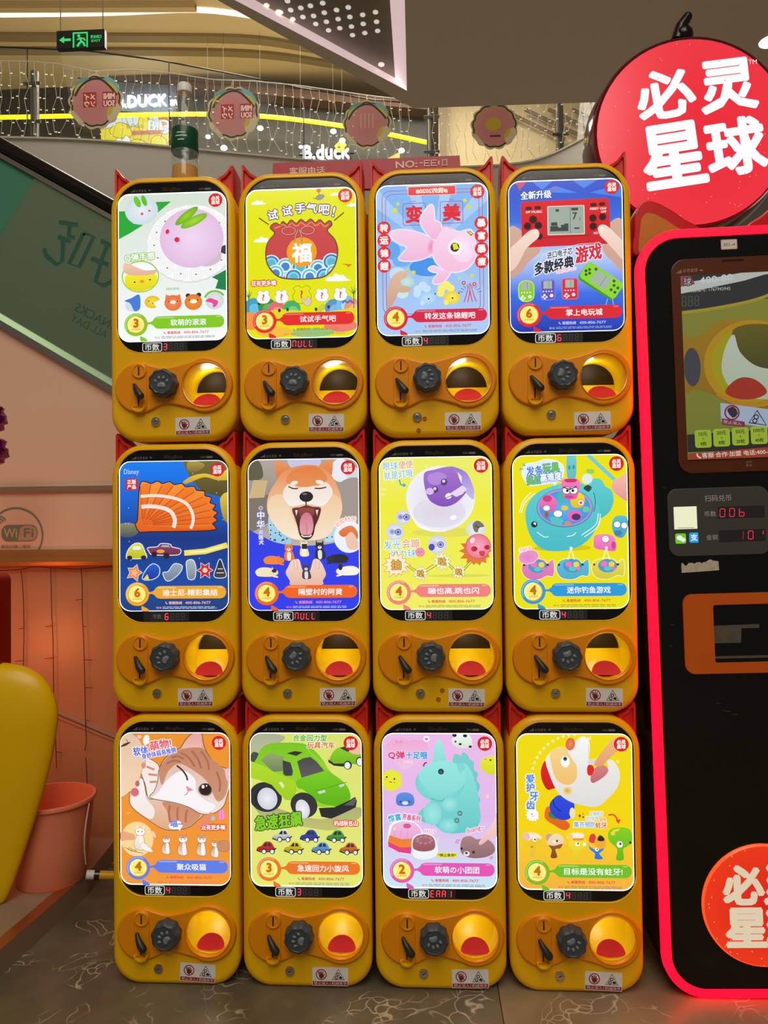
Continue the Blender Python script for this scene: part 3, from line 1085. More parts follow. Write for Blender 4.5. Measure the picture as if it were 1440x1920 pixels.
# ---- hanging exit sign
YX = 3.7
c = at_y(151, 73, YX)
kx = (YX - CAM.y) / FPX
ex = thing('exit_sign', 'green and black lit exit sign with arrow hanging from two wires', 'sign', tuple(c))
hw, hh = 47.5 * kx, 17.5 * kx
b = bmesh.new()
box(b, (-hw, .002, -hh), (hw, .04, hh))
obj('case', b, mat('black_case', (14, 16, 14), .4), ex)
a = Art((0, 0, 190, 70), hw, hh)
G = (60, 214, 110)
a.rect(0, 0, 190, 70, (8, 18, 12))
a.poly([(10, 36), (30, 22), (30, 31), (56, 31), (56, 41), (30, 41), (30, 50)], G)
a.rect(64, 8, 124, 68, G)
a.rect(70, 14, 118, 68, (10, 40, 24))
a.ell(88, 22, 6, 6, G)
a.stroke([(92, 30), (98, 44), (90, 52), (82, 64)], 9, G)
a.stroke([(98, 44), (108, 52), (112, 64)], 8, G)
a.stroke([(82, 38), (92, 31), (108, 34), (114, 42)], 6, G)
a.text('安全出口', 156, 28, 13, G, w=42, bold=.03)
a.text('EXIT', 156, 44, 9, G, w=36, bold=.03)
a.build('face', mat_print('exit_face', 0.3, strength=1.0), ex, loc=(0, 0, 0))
for x in (-42 * kx, 42 * kx):
    b = bmesh.new()
    tube(b, [(x, .02, hh), (x, .02, ZC - c.z)], .004, 6)
    obj('hanging_wire', b, mat('wire_grey', (170, 160, 140), .4), ex)

# ================================================================== POSTER ARTWORK (flat prints, drawn in sketch units)
PHW, PHH, PRAD = 0.1271, 0.1722, 0.026
WHITE = (250, 250, 250)
def footer(a, col, num, title, phone=(225, 60, 80), small=(120, 120, 120), numcol=(190, 110, 20)):
    W_, H_ = a.R - a.L, a.B - a.T
    X = lambda u: a.L + u * W_
    Y = lambda v: a.T + v * H_
    lt = tuple(min(255, int(c + (255 - c) * .35)) for c in col)
    a.stroke([(X(.255), Y(.880)), (X(.34), Y(.876))], H_ * .014, col)
    a.poly([(X(.235), Y(.860)), (X(.300), Y(.880)), (X(.235), Y(.900))], col)
    a.poly([(X(.345), Y(.850)), (X(.285), Y(.878)), (X(.345), Y(.902))], col)
    a.rect(X(.32), Y(.833), X(.977), Y(.917), col, r=H_ * .040)
    a.rect(X(.352), Y(.839), X(.52), Y(.848), lt, r=H_ * .0045)
    a.rect(X(.90), Y(.839), X(.945), Y(.848), lt, r=H_ * .0045)
    a.blob([(X(.205), Y(.965)), (X(.225), Y(.970)), (X(.262), Y(.985)), (X(.268), Y(1.0)), (X(.212), Y(1.0))], col)
    a.ell(X(.166), Y(.886), W_ * .108, W_ * .108, col)
    a.ring(X(.166), Y(.886), W_ * .096, W_ * .012, lt, a0=150, a1=300)
    a.ell(X(.166), Y(.886), W_ * .080, W_ * .080, (248, 222, 40), (255, 246, 150))
    a.ring(X(.166), Y(.886), W_ * .079, W_ * .008, (226, 150, 40), a0=-80, a1=120)
    a.text(num, X(.166), Y(.876), H_ * .056, numcol, bold=.07)
    a.text('必灵星球', X(.166), Y(.918), H_ * .013, numcol, w=W_ * .085)
    a.text(title, X(.648), Y(.877), H_ * .043, WHITE, bold=.018, w=min(W_ * .50, H_ * .047 * len(title) * 1.0))
    a.text('客服热线', X(.515), Y(.945), H_ * .019, phone, bold=.03, w=W_ * .12)
    a.text('400-806-7677', X(.72), Y(.945), H_ * .017, phone, bold=.02, w=W_ * .23)
    a.stroke([(X(.425), Y(.938)), (X(.430), Y(.947)), (X(.442), Y(.953))], H_ * .005, phone)
    a.text('警告', X(.365), Y(.977), H_ * .012, phone, w=W_ * .05)
    rn = random.Random(len(title) + int(num))
    for row in (.972, .981):
        x = .40
        while x < .88:
            l = rn.uniform(.02, .07)
            a.stroke([(X(x), Y(row)), (X(min(.89, x + l)), Y(row))], H_ * .0034, small)
            x += l + .008
def badge(a):
    W_, H_ = a.R - a.L, a.B - a.T
    x, y, r = a.L + .905 * W_, a.T + .063 * H_, W_ * .064
    a.ell(x, y, r, r, (228, 44, 54), (206, 22, 38))
    a.text('必灵', x, y - r * .30, r * .56, (255, 236, 226), bold=.05)
    a.text('星球', x, y + r * .32, r * .56, (255, 236, 226), bold=.05)
def cloud(a, x, y, w, c=WHITE):
    a.blob([(x - w / 2, y + w * .12), (x - w * .42, y - w * .06), (x - w * .25, y - w * .08), (x - w * .12, y - w * .22), (x + w * .08, y - w * .12), (x + w * .22, y - w * .14), (x + w * .34, y), (x + w / 2, y + w * .12)], c, seg=4)
def star(a, x, y, r, c, n=10, k=.6, line=None, seed=1):
    q = random.Random(seed)
    pts = []
    for i in range(2 * n):
        rr = r * (q.uniform(.85, 1.1) if i % 2 == 0 else k)
        pts.append((x + rr * math.cos(PI * i / n), y + rr * math.sin(PI * i / n)))
    if line:
        a.stroke(pts, line[0], line[1], True)
    a.poly(pts, c)

def poster_bun():
    a = Art((72, 235, 777, 1215), PHW, PHH, PRAD)
    a.rect(72, 235, 777, 1215, (214, 226, 212), (246, 250, 250))
    g1, g2 = (34, 168, 50), (24, 128, 70)
    a.poly([(72, 345), (150, 345), (170, 430), (236, 440), (150, 492), (72, 532)], g1)
    a.poly([(318, 290), (418, 290), (330, 362)], g1)
    a.ell(548, 575, 292, 258, (222, 222, 224), rot=-8)
    a.ell(545, 570, 286, 252, (250, 250, 252), rot=-8)
    for k in range(15):
        t = math.radians(k * 24 + 10)
        x, y = 545 + 238 * math.cos(t), 572 + 208 * math.sin(t)
        for r in (44, 32, 20):
            a.ring(x, y, r, 3, (222, 220, 216), n=14)
        a.ell(x, y, 8, 7, (176, 160, 110), n=8)
    a.poly([(745, 600), (777, 588), (777, 655), (740, 640)], (58, 60, 70))
    a.poly([(777, 752), (682, 802), (722, 822), (704, 876), (777, 890)], g2)
    a.ell(645, 660, 100, 70, (208, 190, 205))
    a.ell(552, 540, 207, 196, (242, 214, 244), (226, 190, 226), n=44)
    a.ell(520, 392, 92, 27, (156, 210, 36), (106, 176, 20), rot=-38)
    a.ell(568, 426, 95, 29, (170, 218, 50), (116, 184, 20), rot=-26)
    a.ell(395, 492, 12, 16, (232, 30, 70), rot=15)
    a.ell(457, 547, 17, 17, (232, 30, 70))
    a.ell(226, 345, 108, 96, (232, 238, 244), (206, 220, 230))
    a.ell(200, 288, 19, 40, (110, 200, 40), rot=-24)
    a.ell(244, 282, 16, 38, (96, 190, 40), rot=-20)
    a.ell(230, 369, 9, 9, (240, 70, 110)); a.ell(278, 350, 8, 7, (240, 70, 110))
    a.ell(218, 785, 122, 106, (150, 204, 60))
    a.ell(218, 785, 114, 98, (250, 252, 250))
    a.blob([(116, 806), (130, 770), (220, 760), (310, 768), (328, 800), (305, 850), (220, 882), (135, 855)], (246, 234, 40), (226, 214, 20))
    a.blob([(104, 720), (120, 690), (180, 715), (250, 745), (328, 742), (300, 772), (180, 776), (120, 760)], (240, 204, 178), (226, 178, 154))
    a.ell(180, 821, 6, 5, (40, 40, 30)); a.ell(280, 807, 6, 5, (40, 40, 30)); a.ell(228, 817, 15, 11, (240, 150, 60))
    a.text('Q弹手感', 214, 655, 50, WHITE, out=((140, 196, 60), 6), bold=.03, w=196, rot=-3)
    a.text('绵阴青啊', 428, 872, 18, (96, 170, 70), w=86)
    a.ell(170, 975, 52, 42, (206, 222, 240)); a.blob([(114, 944), (160, 925), (206, 903), (218, 940), (212, 1000), (178, 1012), (150, 960)], (66, 124, 214))
    a.ell(296, 955, 52, 42, (250, 222, 60), (232, 190, 30)); a.poly([(346, 940), (300, 962), (336, 1006), (350, 985)], (240, 246, 246)); a.ell(272, 950, 4, 4, (60, 50, 30)); a.ell(298, 964, 4, 4, (60, 50, 30))
    a.poly([(378, 940), (384, 908), (412, 918)], (238, 130, 80)); a.poly([(482, 940), (476, 908), (448, 918)], (238, 130, 80))
    a.ell(430, 965, 56, 52, (246, 140, 84), (230, 112, 60)); a.ell(430, 960, 20, 12, (250, 236, 224)); a.ell(402, 955, 4, 4, (50, 30, 20)); a.ell(458, 955, 4, 4, (50, 30, 20))
    a.ell(528, 920, 16, 15, (50, 40, 40)); a.ell(597, 917, 16, 15, (50, 40, 40))
    a.ell(562, 963, 57, 52, (244, 150, 60), (226, 120, 30)); a.ell(562, 958, 24, 13, (252, 246, 240)); a.ell(538, 950, 5, 5, (50, 30, 20)); a.ell(590, 950, 5, 5, (50, 30, 20))
    a.ell(700, 960, 60, 54, (228, 232, 236), (208, 214, 220)); a.blob([(642, 960), (668, 940), (700, 950), (722, 962), (712, 990), (690, 1000), (684, 974)], (238, 70, 150))
    a.ring(700, 965, 70, 14, (120, 196, 60), a0=205, a1=325, n=14)
    footer(a, (130, 200, 30), '3', '软萌的滚滚')
    badge(a)
    return a

def poster_bag():
    a = Art((76, 212, 795, 1203), PHW, PHH, PRAD)
    a.rect(76, 212, 795, 1203, (228, 230, 0))
    for x, y, w in ((160, 296, 90), (186, 545, 110), (674, 812, 150), (662, 256, 60), (770, 330, 70)):
        cloud(a, x, y, w)
    a.ell(553, 226, 14, 16, (228, 110, 60)); a.stroke([(553, 242), (558, 262)], 3, (90, 80, 60)); a.blob([(530, 280), (550, 256), (582, 254), (590, 272), (560, 292)], (150, 146, 140)); a.stroke([(515, 276), (534, 284)], 4, (110, 106, 100))
    for ch, x, y, r in (('试', 252, 380, -8), ('试', 347, 356, -4), ('手', 432, 342, 0), ('气', 506, 344, 3), ('吧', 588, 356, 6), ('!', 650, 372, 12)):
        a.text(ch, x, y, 64, WHITE, out=((104, 62, 112), 8), bold=.03, rot=r)
    a.stroke([(160, 398), (225, 445)], 8, (120, 92, 30)); a.stroke([(716, 380), (652, 432)], 8, (120, 92, 30))
    ol = [(236, 468), (252, 444), (276, 438), (300, 452), (318, 428), (345, 448), (372, 420), (405, 444), (436, 418), (467, 440), (500, 418), (530, 444), (560, 424), (590, 452), (622, 432), (637, 460), (606, 497), (655, 560), (673, 640), (650, 735), (590, 798), (500, 812), (380, 812), (282, 790), (218, 715), (205, 630), (222, 560), (264, 505)]
    q = catmull(ol, 4)
    a.stroke(q, 10, (116, 70, 70), True)
    a.poly(q, (204, 74, 72), (198, 66, 70))
    a.stroke(catmull([(262, 470), (290, 462), (318, 446), (348, 466), (374, 440), (406, 462), (438, 438), (468, 460), (502, 438), (532, 462), (562, 444), (592, 470), (616, 452)], 4, False), 8, (236, 140, 80))
    msk = [(672, 640), (650, 735), (590, 798), (500, 812), (380, 812), (282, 790), (218, 715), (206, 635)]
    a.mask = [a.m(*p) for p in msk][::-1]
    if sum(a.mask[i - 1][0] * a.mask[i][1] - a.mask[i][0] * a.mask[i - 1][1] for i in range(len(a.mask))) < 0:
        a.mask = a.mask[::-1]
    for i, (x, y) in enumerate(((240, 705), (332, 728), (430, 735), (545, 745), (632, 705), (268, 772), (385, 802), (490, 800), (585, 800), (650, 780))):
        cs = ((60, 130, 205), (150, 216, 226), (90, 186, 204)) if i % 2 == 0 else ((110, 196, 210), (240, 250, 250), (66, 136, 206))
        r = 58
        a.ell(x, y, r, r, (236, 248, 250)); a.ell(x, y, r - 7, r - 7, cs[0]); a.ell(x, y, r - 20, r - 20, cs[1]); a.ell(x, y, r - 30, r - 30, cs[2])
    a.mask = None
    a.stroke(q, 7, (116, 70, 70), True)
    a.ell(440, 635, 98, 98, (250, 176, 20), (240, 160, 20))
    a.text('福', 440, 640, 122, WHITE, bold=.04)
    for x in (356, 480):
        a.ring(x, 492, 44, 10, (118, 44, 48), ry=26, n=20); a.ring(x, 492, 44, 4, (240, 190, 170), ry=26, n=20)
    for p in ([(416, 486), (402, 520), (392, 570)], [(426, 486), (440, 530), (441, 588)]):
        a.stroke(p, 9, (118, 44, 48)); a.stroke(p, 4, (240, 190, 170))
    a.text('还有更多噢', 190, 835, 32, WHITE, out=((222, 54, 50), 9), bold=.03, w=160)
    for x, y, col in ((120, 990, (60, 160, 200)), (210, 992, (50, 150, 60)), (275, 1015, (226, 108, 104)), (372, 1012, (70, 176, 96)), (590, 1040, (200, 210, 60)), (645, 1010, (90, 150, 200)), (720, 985, (120, 190, 226)), (770, 1010, (232, 150, 110))):
        a.ell(x, y, 58, 58, col); a.ell(x + 8, y + 14, 36, 34, tuple(min(255, c + 34) for c in col))
    a.poly([(76, 1040), (300, 1010), (560, 1040), (795, 1010), (795, 1110), (76, 1120)], (232, 214, 20))
    a.ell(100, 1085, 70, 60, (244, 150, 60)); a.ell(690, 1130, 110, 40, (238, 126, 110)); a.ell(500, 1170, 150, 30, (130, 206, 130)); a.ell(260, 1160, 120, 36, (246, 190, 60))
    for x, y in ((92, 912), (775, 905)):
        for r in (-60, -25, 10, 40):
            t = math.radians(r - 90)
            a.poly([(x - 4, y + 20), (x + 42 * math.cos(t), y + 42 * math.sin(t)), (x + 5, y + 20)], (50, 150, 50))
        a.stroke([(x, y + 10), (x, y + 110)], 6, (120, 120, 40))
    a.stroke([(700, 980), (718, 966), (734, 980), (752, 966), (770, 982)], 14, (90, 100, 190))
    for x, y, col in ((160, 970, (70, 40, 40)), (345, 1015, (20, 90, 50)), (292, 1020, (60, 30, 40)), (530, 1018, (60, 60, 40)), (612, 1005, (70, 60, 60))):
        a.ell(x, y, 9, 12, col)
    for x, y in ((188, 930), (307, 930), (570, 926), (690, 924)):
        a.blob([(x - 38, y - 32), (x - 20, y - 44), (x, y - 34), (x + 20, y - 46), (x + 38, y - 32), (x + 32, y - 20), (x + 45, y + 8), (x + 24, y + 38), (x - 24, y + 38), (x - 45, y + 8), (x - 32, y - 20)], WHITE, line=(4, (130, 110, 30)))
        a.text('?', x, y + 2, 40, (216, 60, 50), bold=.04)
    x, y = 440, 922
    a.blob([(x - 55, y - 44), (x - 28, y - 62), (x, y - 48), (x + 28, y - 62), (x + 55, y - 44), (x + 44, y - 26), (x + 60, y + 12), (x + 32, y + 50), (x - 32, y + 50), (x - 60, y + 12), (x - 44, y - 26)], (230, 228, 10), line=(5, (120, 100, 20)))
    a.text('?', x - 2, y - 6, 46, (216, 60, 50), bold=.04)
    a.blob([(432, 940), (446, 944), (462, 958), (480, 934), (500, 962), (492, 990), (466, 992), (446, 968)], (222, 202, 186), line=(3, (120, 90, 60)))
    a.poly([(700, 722), (768, 728), (742, 748), (730, 736)], (236, 120, 40))
    footer(a, (228, 40, 38), '3', '试试手气吧', phone=(200, 120, 20), small=(230, 120, 60))
    badge(a)
    return a

def poster_goldfish():
    a = Art((76, 190, 804, 1182), PHW, PHH, PRAD)
    a.rect(76, 190, 804, 1182, (118, 178, 240), (176, 204, 244))
    for k in range(12):
        t = math.radians(k * 30 + 8)
        t2 = t + math.radians(11)
        a.poly([(440, 620), (440 + 900 * math.cos(t), 620 + 900 * math.sin(t)), (440 + 900 * math.cos(t2), 620 + 900 * math.sin(t2))], (166, 202, 246))
    a.ell(410, 735, 120, 60, (70, 148, 236)); a.ell(180, 620, 50, 60, (96, 168, 240)); a.ell(240, 690, 60, 40, (110, 176, 240))
    for x0, y0, x1, y1 in ((115, 226, 768, 1040), (138, 248, 745, 1040)):
        a.stroke(rrect((x0 + x1) / 2, (y0 + y1) / 2, (x1 - x0) / 2, (y1 - y0) / 2, 50, 5), 4, (190, 70, 120), True)
    a.rect(284, 200, 598, 262, (250, 200, 190), r=10); a.rect(288, 204, 594, 258, (226, 44, 52), r=8)
    a.text('#我的2020#', 440, 231, 34, (250, 236, 220), bold=.04, mirror=True, w=205)
    for x0, y0 in ((252, 312), (494, 306)):
        a.stroke(rrect(x0 + 73, y0 + 72, 73, 72, 10, 4), 4, (150, 90, 160), True)
        for p in ([(x0, y0), (x0 + 146, y0 + 144)], [(x0 + 146, y0), (x0, y0 + 144)], [(x0 + 73, y0 - 15), (x0 + 73, y0 + 144)], [(x0, y0 + 72), (x0 + 146, y0 + 72)]):
            a.stroke(p, 2, (150, 150, 200))
    a.text('变', 324, 384, 108, (222, 36, 50), bold=.05); a.text('美', 568, 380, 108, (222, 36, 50), bold=.05)
    a.text('bian', 324, 298, 14, (210, 60, 70)); a.text('mei', 566, 292, 14, (210, 60, 70))
    for x, y, r in ((218, 313, 11), (200, 356, 16), (655, 303, 12), (677, 345, 15), (275, 745, 9), (316, 768, 13), (694, 800, 12), (612, 816, 7)):
        a.ell(x, y, r, r, (214, 222, 40))
    glow = (226, 232, 252)
    fins = ([(432, 326), (450, 350), (458, 430), (494, 452), (496, 520), (456, 556), (420, 530), (384, 480), (366, 430), (392, 370)],
            [(166, 506), (230, 486), (330, 502), (440, 552), (448, 600), (430, 655), (330, 690), (225, 682), (250, 640), (276, 600), (200, 560)],
            [(414, 748), (450, 732), (500, 760), (556, 752), (540, 800), (500, 838), (452, 846), (446, 820), (476, 778), (440, 766)])
    bodyp = [(440, 600), (470, 545), (520, 476), (580, 500), (622, 512), (690, 500), (716, 570), (716, 680), (660, 752), (580, 772), (510, 752), (456, 690)]
    for p in fins + (bodyp,):
        a.stroke(catmull(p, 4), 16, glow, True)
    for p in fins:
        a.blob(p, (246, 206, 232), (240, 184, 218), seg=4)
    a.ell(432, 604, 26, 50, (236, 130, 184), (242, 186, 218), rot=8)
    a.blob([(470, 545), (520, 470), (560, 482), (584, 520), (540, 560)], (242, 176, 214), seg=4)
    a.blob(bodyp, (246, 214, 238), (246, 190, 222), seg=4)
    a.ell(640, 610, 80, 104, (250, 232, 246), (246, 212, 236))
    a.ell(586, 612, 46, 50, (250, 240, 250)); a.ell(586, 611, 29, 30, (50, 48, 40)); a.poly([(570, 590), (598, 584), (612, 622), (578, 628)], (226, 226, 30))
    a.poly([(664, 510), (686, 508), (710, 528), (690, 538)], (50, 48, 40)); a.poly([(670, 508), (694, 516), (706, 530), (686, 530)], (226, 226, 30))
    for x, ys, st in ((126, (470, 553, 637, 722), '转运锦鲤'), (758, (456, 540, 626, 710), '暴富暴瘦')):
        for ch, y in zip(st, ys):
            a.ell(x, y, 44, 44, (226, 44, 54)); a.text(ch, x, y, 50, (252, 240, 236), bold=.05)
    a.ell(215, 780, 56, 48, (196, 220, 250))
    a.ell(270, 830, 52, 40, (200, 232, 226), (170, 214, 208))
    a.ell(242, 905, 40, 34, (200, 232, 226))
    a.blob([(142, 990), (146, 870), (180, 790), (236, 758), (276, 768), (270, 800), (232, 822), (240, 850), (290, 866), (296, 892), (250, 902), (216, 900), (198, 940), (160, 1000)], (222, 186, 160), (206, 160, 132), seg=4)
    for x, c1, c2 in ((392, (196, 226, 250), (160, 208, 246)), (546, (250, 238, 110), (236, 210, 40))):
        for dx, dy, r in ((-50, -50, 26), (-18, -70, 28), (10, -50, 24), (-56, -20, 24)):
            a.ell(x + dx, 930 + dy, r, r, c1)
        a.ell(x + 16, 942, 52, 42, c1, c2); a.ell(x - 20, 972, 16, 16, c1); a.ell(x + 20, 946, 6, 6, (50, 50, 50)); a.ell(x + 62, 914, 5, 5, (50, 50, 50))
    for k in range(9):
        t = math.radians(-160 + k * 18)
        a.stroke([(680 + 48 * math.cos(t), 925 + 48 * math.sin(t)), (680 + 76 * math.cos(t), 925 + 70 * math.sin(t))], 3, (60, 70, 120))
    for p in ([(640, 975), (655, 930), (676, 850), (676, 920), (664, 975)], [(720, 975), (704, 930), (682, 850), (682, 920), (694, 975)]):
        a.stroke(p, 6, (220, 60, 80))
    for x, y in ((640, 848), (708, 858)):
        a.ell(x, y, 13, 13, (220, 60, 80)); a.ell(x, y, 5, 5, (250, 230, 230))
    footer(a, (214, 34, 70), '4', '转发这条锦鲤吧')
    badge(a)
    return a

def poster_console():
    a = Art((107, 152, 848, 1152), PHW, PHH, PRAD)
    a.rect(107, 152, 848, 420, (24, 70, 196), (60, 110, 220)); a.rect(107, 420, 848, 640, (60, 110, 220), (186, 208, 246)); a.rect(107, 640, 848, 900, (186, 208, 246), (60, 110, 232)); a.rect(107, 900, 848, 1152, (60, 110, 232), (20, 50, 170))
    for p in ([(260, 152), (400, 152), (330, 215)], [(520, 152), (700, 152), (600, 210)], [(420, 190), (560, 240), (300, 230)], [(640, 240), (848, 190), (848, 280)]):
        a.poly(p, (70, 130, 230))
    a.poly([(148, 152), (230, 152), (180, 214), (170, 182)], (200, 70, 110))
    a.text('全新升级', 288, 244, 52, (244, 250, 255), out=((40, 60, 140), 5), bold=.03, w=200, rot=-2)
    for p in ([(400, 210), (396, 192)], [(410, 214), (420, 190)], [(414, 220), (428, 206)]):
        a.stroke(p, 4, (220, 60, 90))
    sk1, sk2 = (236, 206, 190), (214, 172, 152)
    a.blob([(107, 470), (180, 470), (240, 560), (310, 585), (300, 630), (230, 690), (190, 740), (107, 775)], sk2, (206, 160, 140))
    a.blob([(848, 440), (770, 440), (740, 560), (715, 600), (730, 650), (780, 700), (848, 750)], sk2, (206, 160, 140))
    a.rect(190, 283, 766, 586, (222, 26, 36), (206, 30, 44), r=26, rot=-1)
    a.stroke([(330, 530), (640, 522)], 8, (180, 20, 30))
    a.rect(360, 322, 602, 514, (226, 230, 222), r=6); a.rect(365, 327, 597, 509, (158, 172, 160), r=4)
    a.stroke([(508, 330), (508, 505)], 4, (110, 124, 114))
    dk = (62, 70, 64)
    for r in ((414, 344, 436, 360), (384, 430, 424, 454), (378, 456, 430, 490), (430, 466, 470, 490), (470, 440, 496, 490), (448, 448, 470, 470), (516, 338, 560, 356), (534, 468, 568, 478)):
        a.rect(*r, dk)
    a.text('7', 538, 392, 44, dk, bold=.04); a.text('2', 570, 412, 18, dk)
    for x, y, r in ((267, 408, 27), (230, 450, 25), (300, 448, 25), (655, 410, 25), (718, 404, 24), (656, 464, 25), (306, 520, 22)):
        a.ell(x, y, r, r, (96, 16, 22)); a.ell(x, y, r * .75, r * .75, (50, 16, 20))
    for x, y in ((238, 334), (297, 331), (660, 323), (716, 320)):
        a.rect(x - 20, y - 11, x + 20, y + 11, (70, 14, 20), r=8)
    for st, x, y, w in (('S/P MUSIC', 273, 358, 106), ('RESET ON/', 690, 349, 106), ('OFF', 725, 371, 34), ('RO', 672, 510, 26)):
        a.text(st, x, y, 14, (246, 226, 220), bold=.05, w=w)
    a.blob([(107, 740), (107, 612), (170, 545), (230, 490), (276, 472), (302, 488), (300, 526), (250, 570), (210, 612), (186, 660), (150, 720)], (246, 220, 204), (236, 200, 184), seg=4)
    a.blob([(848, 580), (800, 520), (740, 462), (700, 460), (686, 484), (700, 528), (740, 570), (800, 640), (848, 690)], (246, 220, 204), (236, 200, 184), seg=4)
    a.ell(282, 490, 14, 18, (250, 232, 222), rot=30); a.ell(706, 478, 14, 18, (250, 232, 222), rot=-30)
    a.stroke([(255, 795), (330, 640), (560, 580), (700, 575)], 3, (220, 230, 250))
    a.text('进口电子芯', 436, 636, 44, (40, 44, 60), out=((244, 248, 255), 6), bold=.02, w=168, rot=-10, shear=.2)
    a.text('多款经典', 398, 716, 80, (34, 36, 50), out=((244, 248, 255), 8), bold=.035, w=256, rot=-10, shear=.2)
    a.text('游戏', 622, 640, 104, (220, 36, 54), out=((244, 248, 255), 8), bold=.035, w=170, rot=-10, shear=.2)
    a.text('即刻开启! GO!', 475, 748, 24, (220, 50, 60), out=((244, 248, 255), 4), w=128, rot=-10)
    for x, y, w, h, c, r in ((215, 880, 106, 142, (140, 206, 40), 44), (356, 876, 96, 136, (96, 84, 190), 20), (498, 873, 104, 138, (214, 40, 60), 16)):
        lt = tuple(min(255, v + 40) for v in c)
        a.rect(x - w / 2, y - h / 2, x + w / 2, y + h / 2, lt, r=r); a.rect(x - w / 2 + 6, y - h / 2 + 6, x + w / 2 - 6, y + h / 2 - 6, c, r=r - 4)
        a.rect(x - 30, y - 60, x + 26, y - 8, (170, 184, 170), r=4); a.stroke([(x + 6, y - 58), (x + 6, y - 10)], 3, (120, 130, 120))
        for dx, dy, rr in ((-30, 10, 5), (-12, 10, 5), (6, 10, 5), (24, 10, 5), (-24, 34, 8), (-10, 46, 7), (-34, 46, 7), (-22, 56, 7), (22, 38, 12)):
            a.ell(x + dx, y + dy, rr, rr, (236, 236, 240), n=10)
    def R2(x, y):
        t = math.radians(35)
        return (700 + x * math.cos(t) - y * math.sin(t), 826 + x * math.sin(t) + y * math.cos(t))
    a.poly([R2(x, y) for x, y in rrect(0, 6, 140, 66, 24, 4)], (70, 150, 24)); a.poly([R2(x, y) for x, y in rrect(0, -4, 138, 62, 24, 4)], (140, 214, 50))
    a.poly([R2(x, y) for x, y in rrect(-4, -4, 56, 42, 4, 3)], (164, 182, 170)); a.stroke([R2(12, -44), R2(12, 36)], 3, (110, 130, 110))
    for x, y in ((-104, -20), (-118, 0), (-90, 0), (-104, 20), (86, -20), (116, -20), (86, 14), (116, 14), (-70, -44), (70, -44)):
        a.ell(*R2(x, y), 10, 10, (50, 100, 24), n=10)
    a.stroke([(740, 945), (728, 985)], 3, (200, 220, 240)); a.stroke([(770, 940), (776, 985)], 3, (200, 220, 240))
    footer(a, (220, 36, 48), '6', '掌上电玩城', phone=(206, 206, 240), small=(160, 176, 230))
    badge(a)
    return a

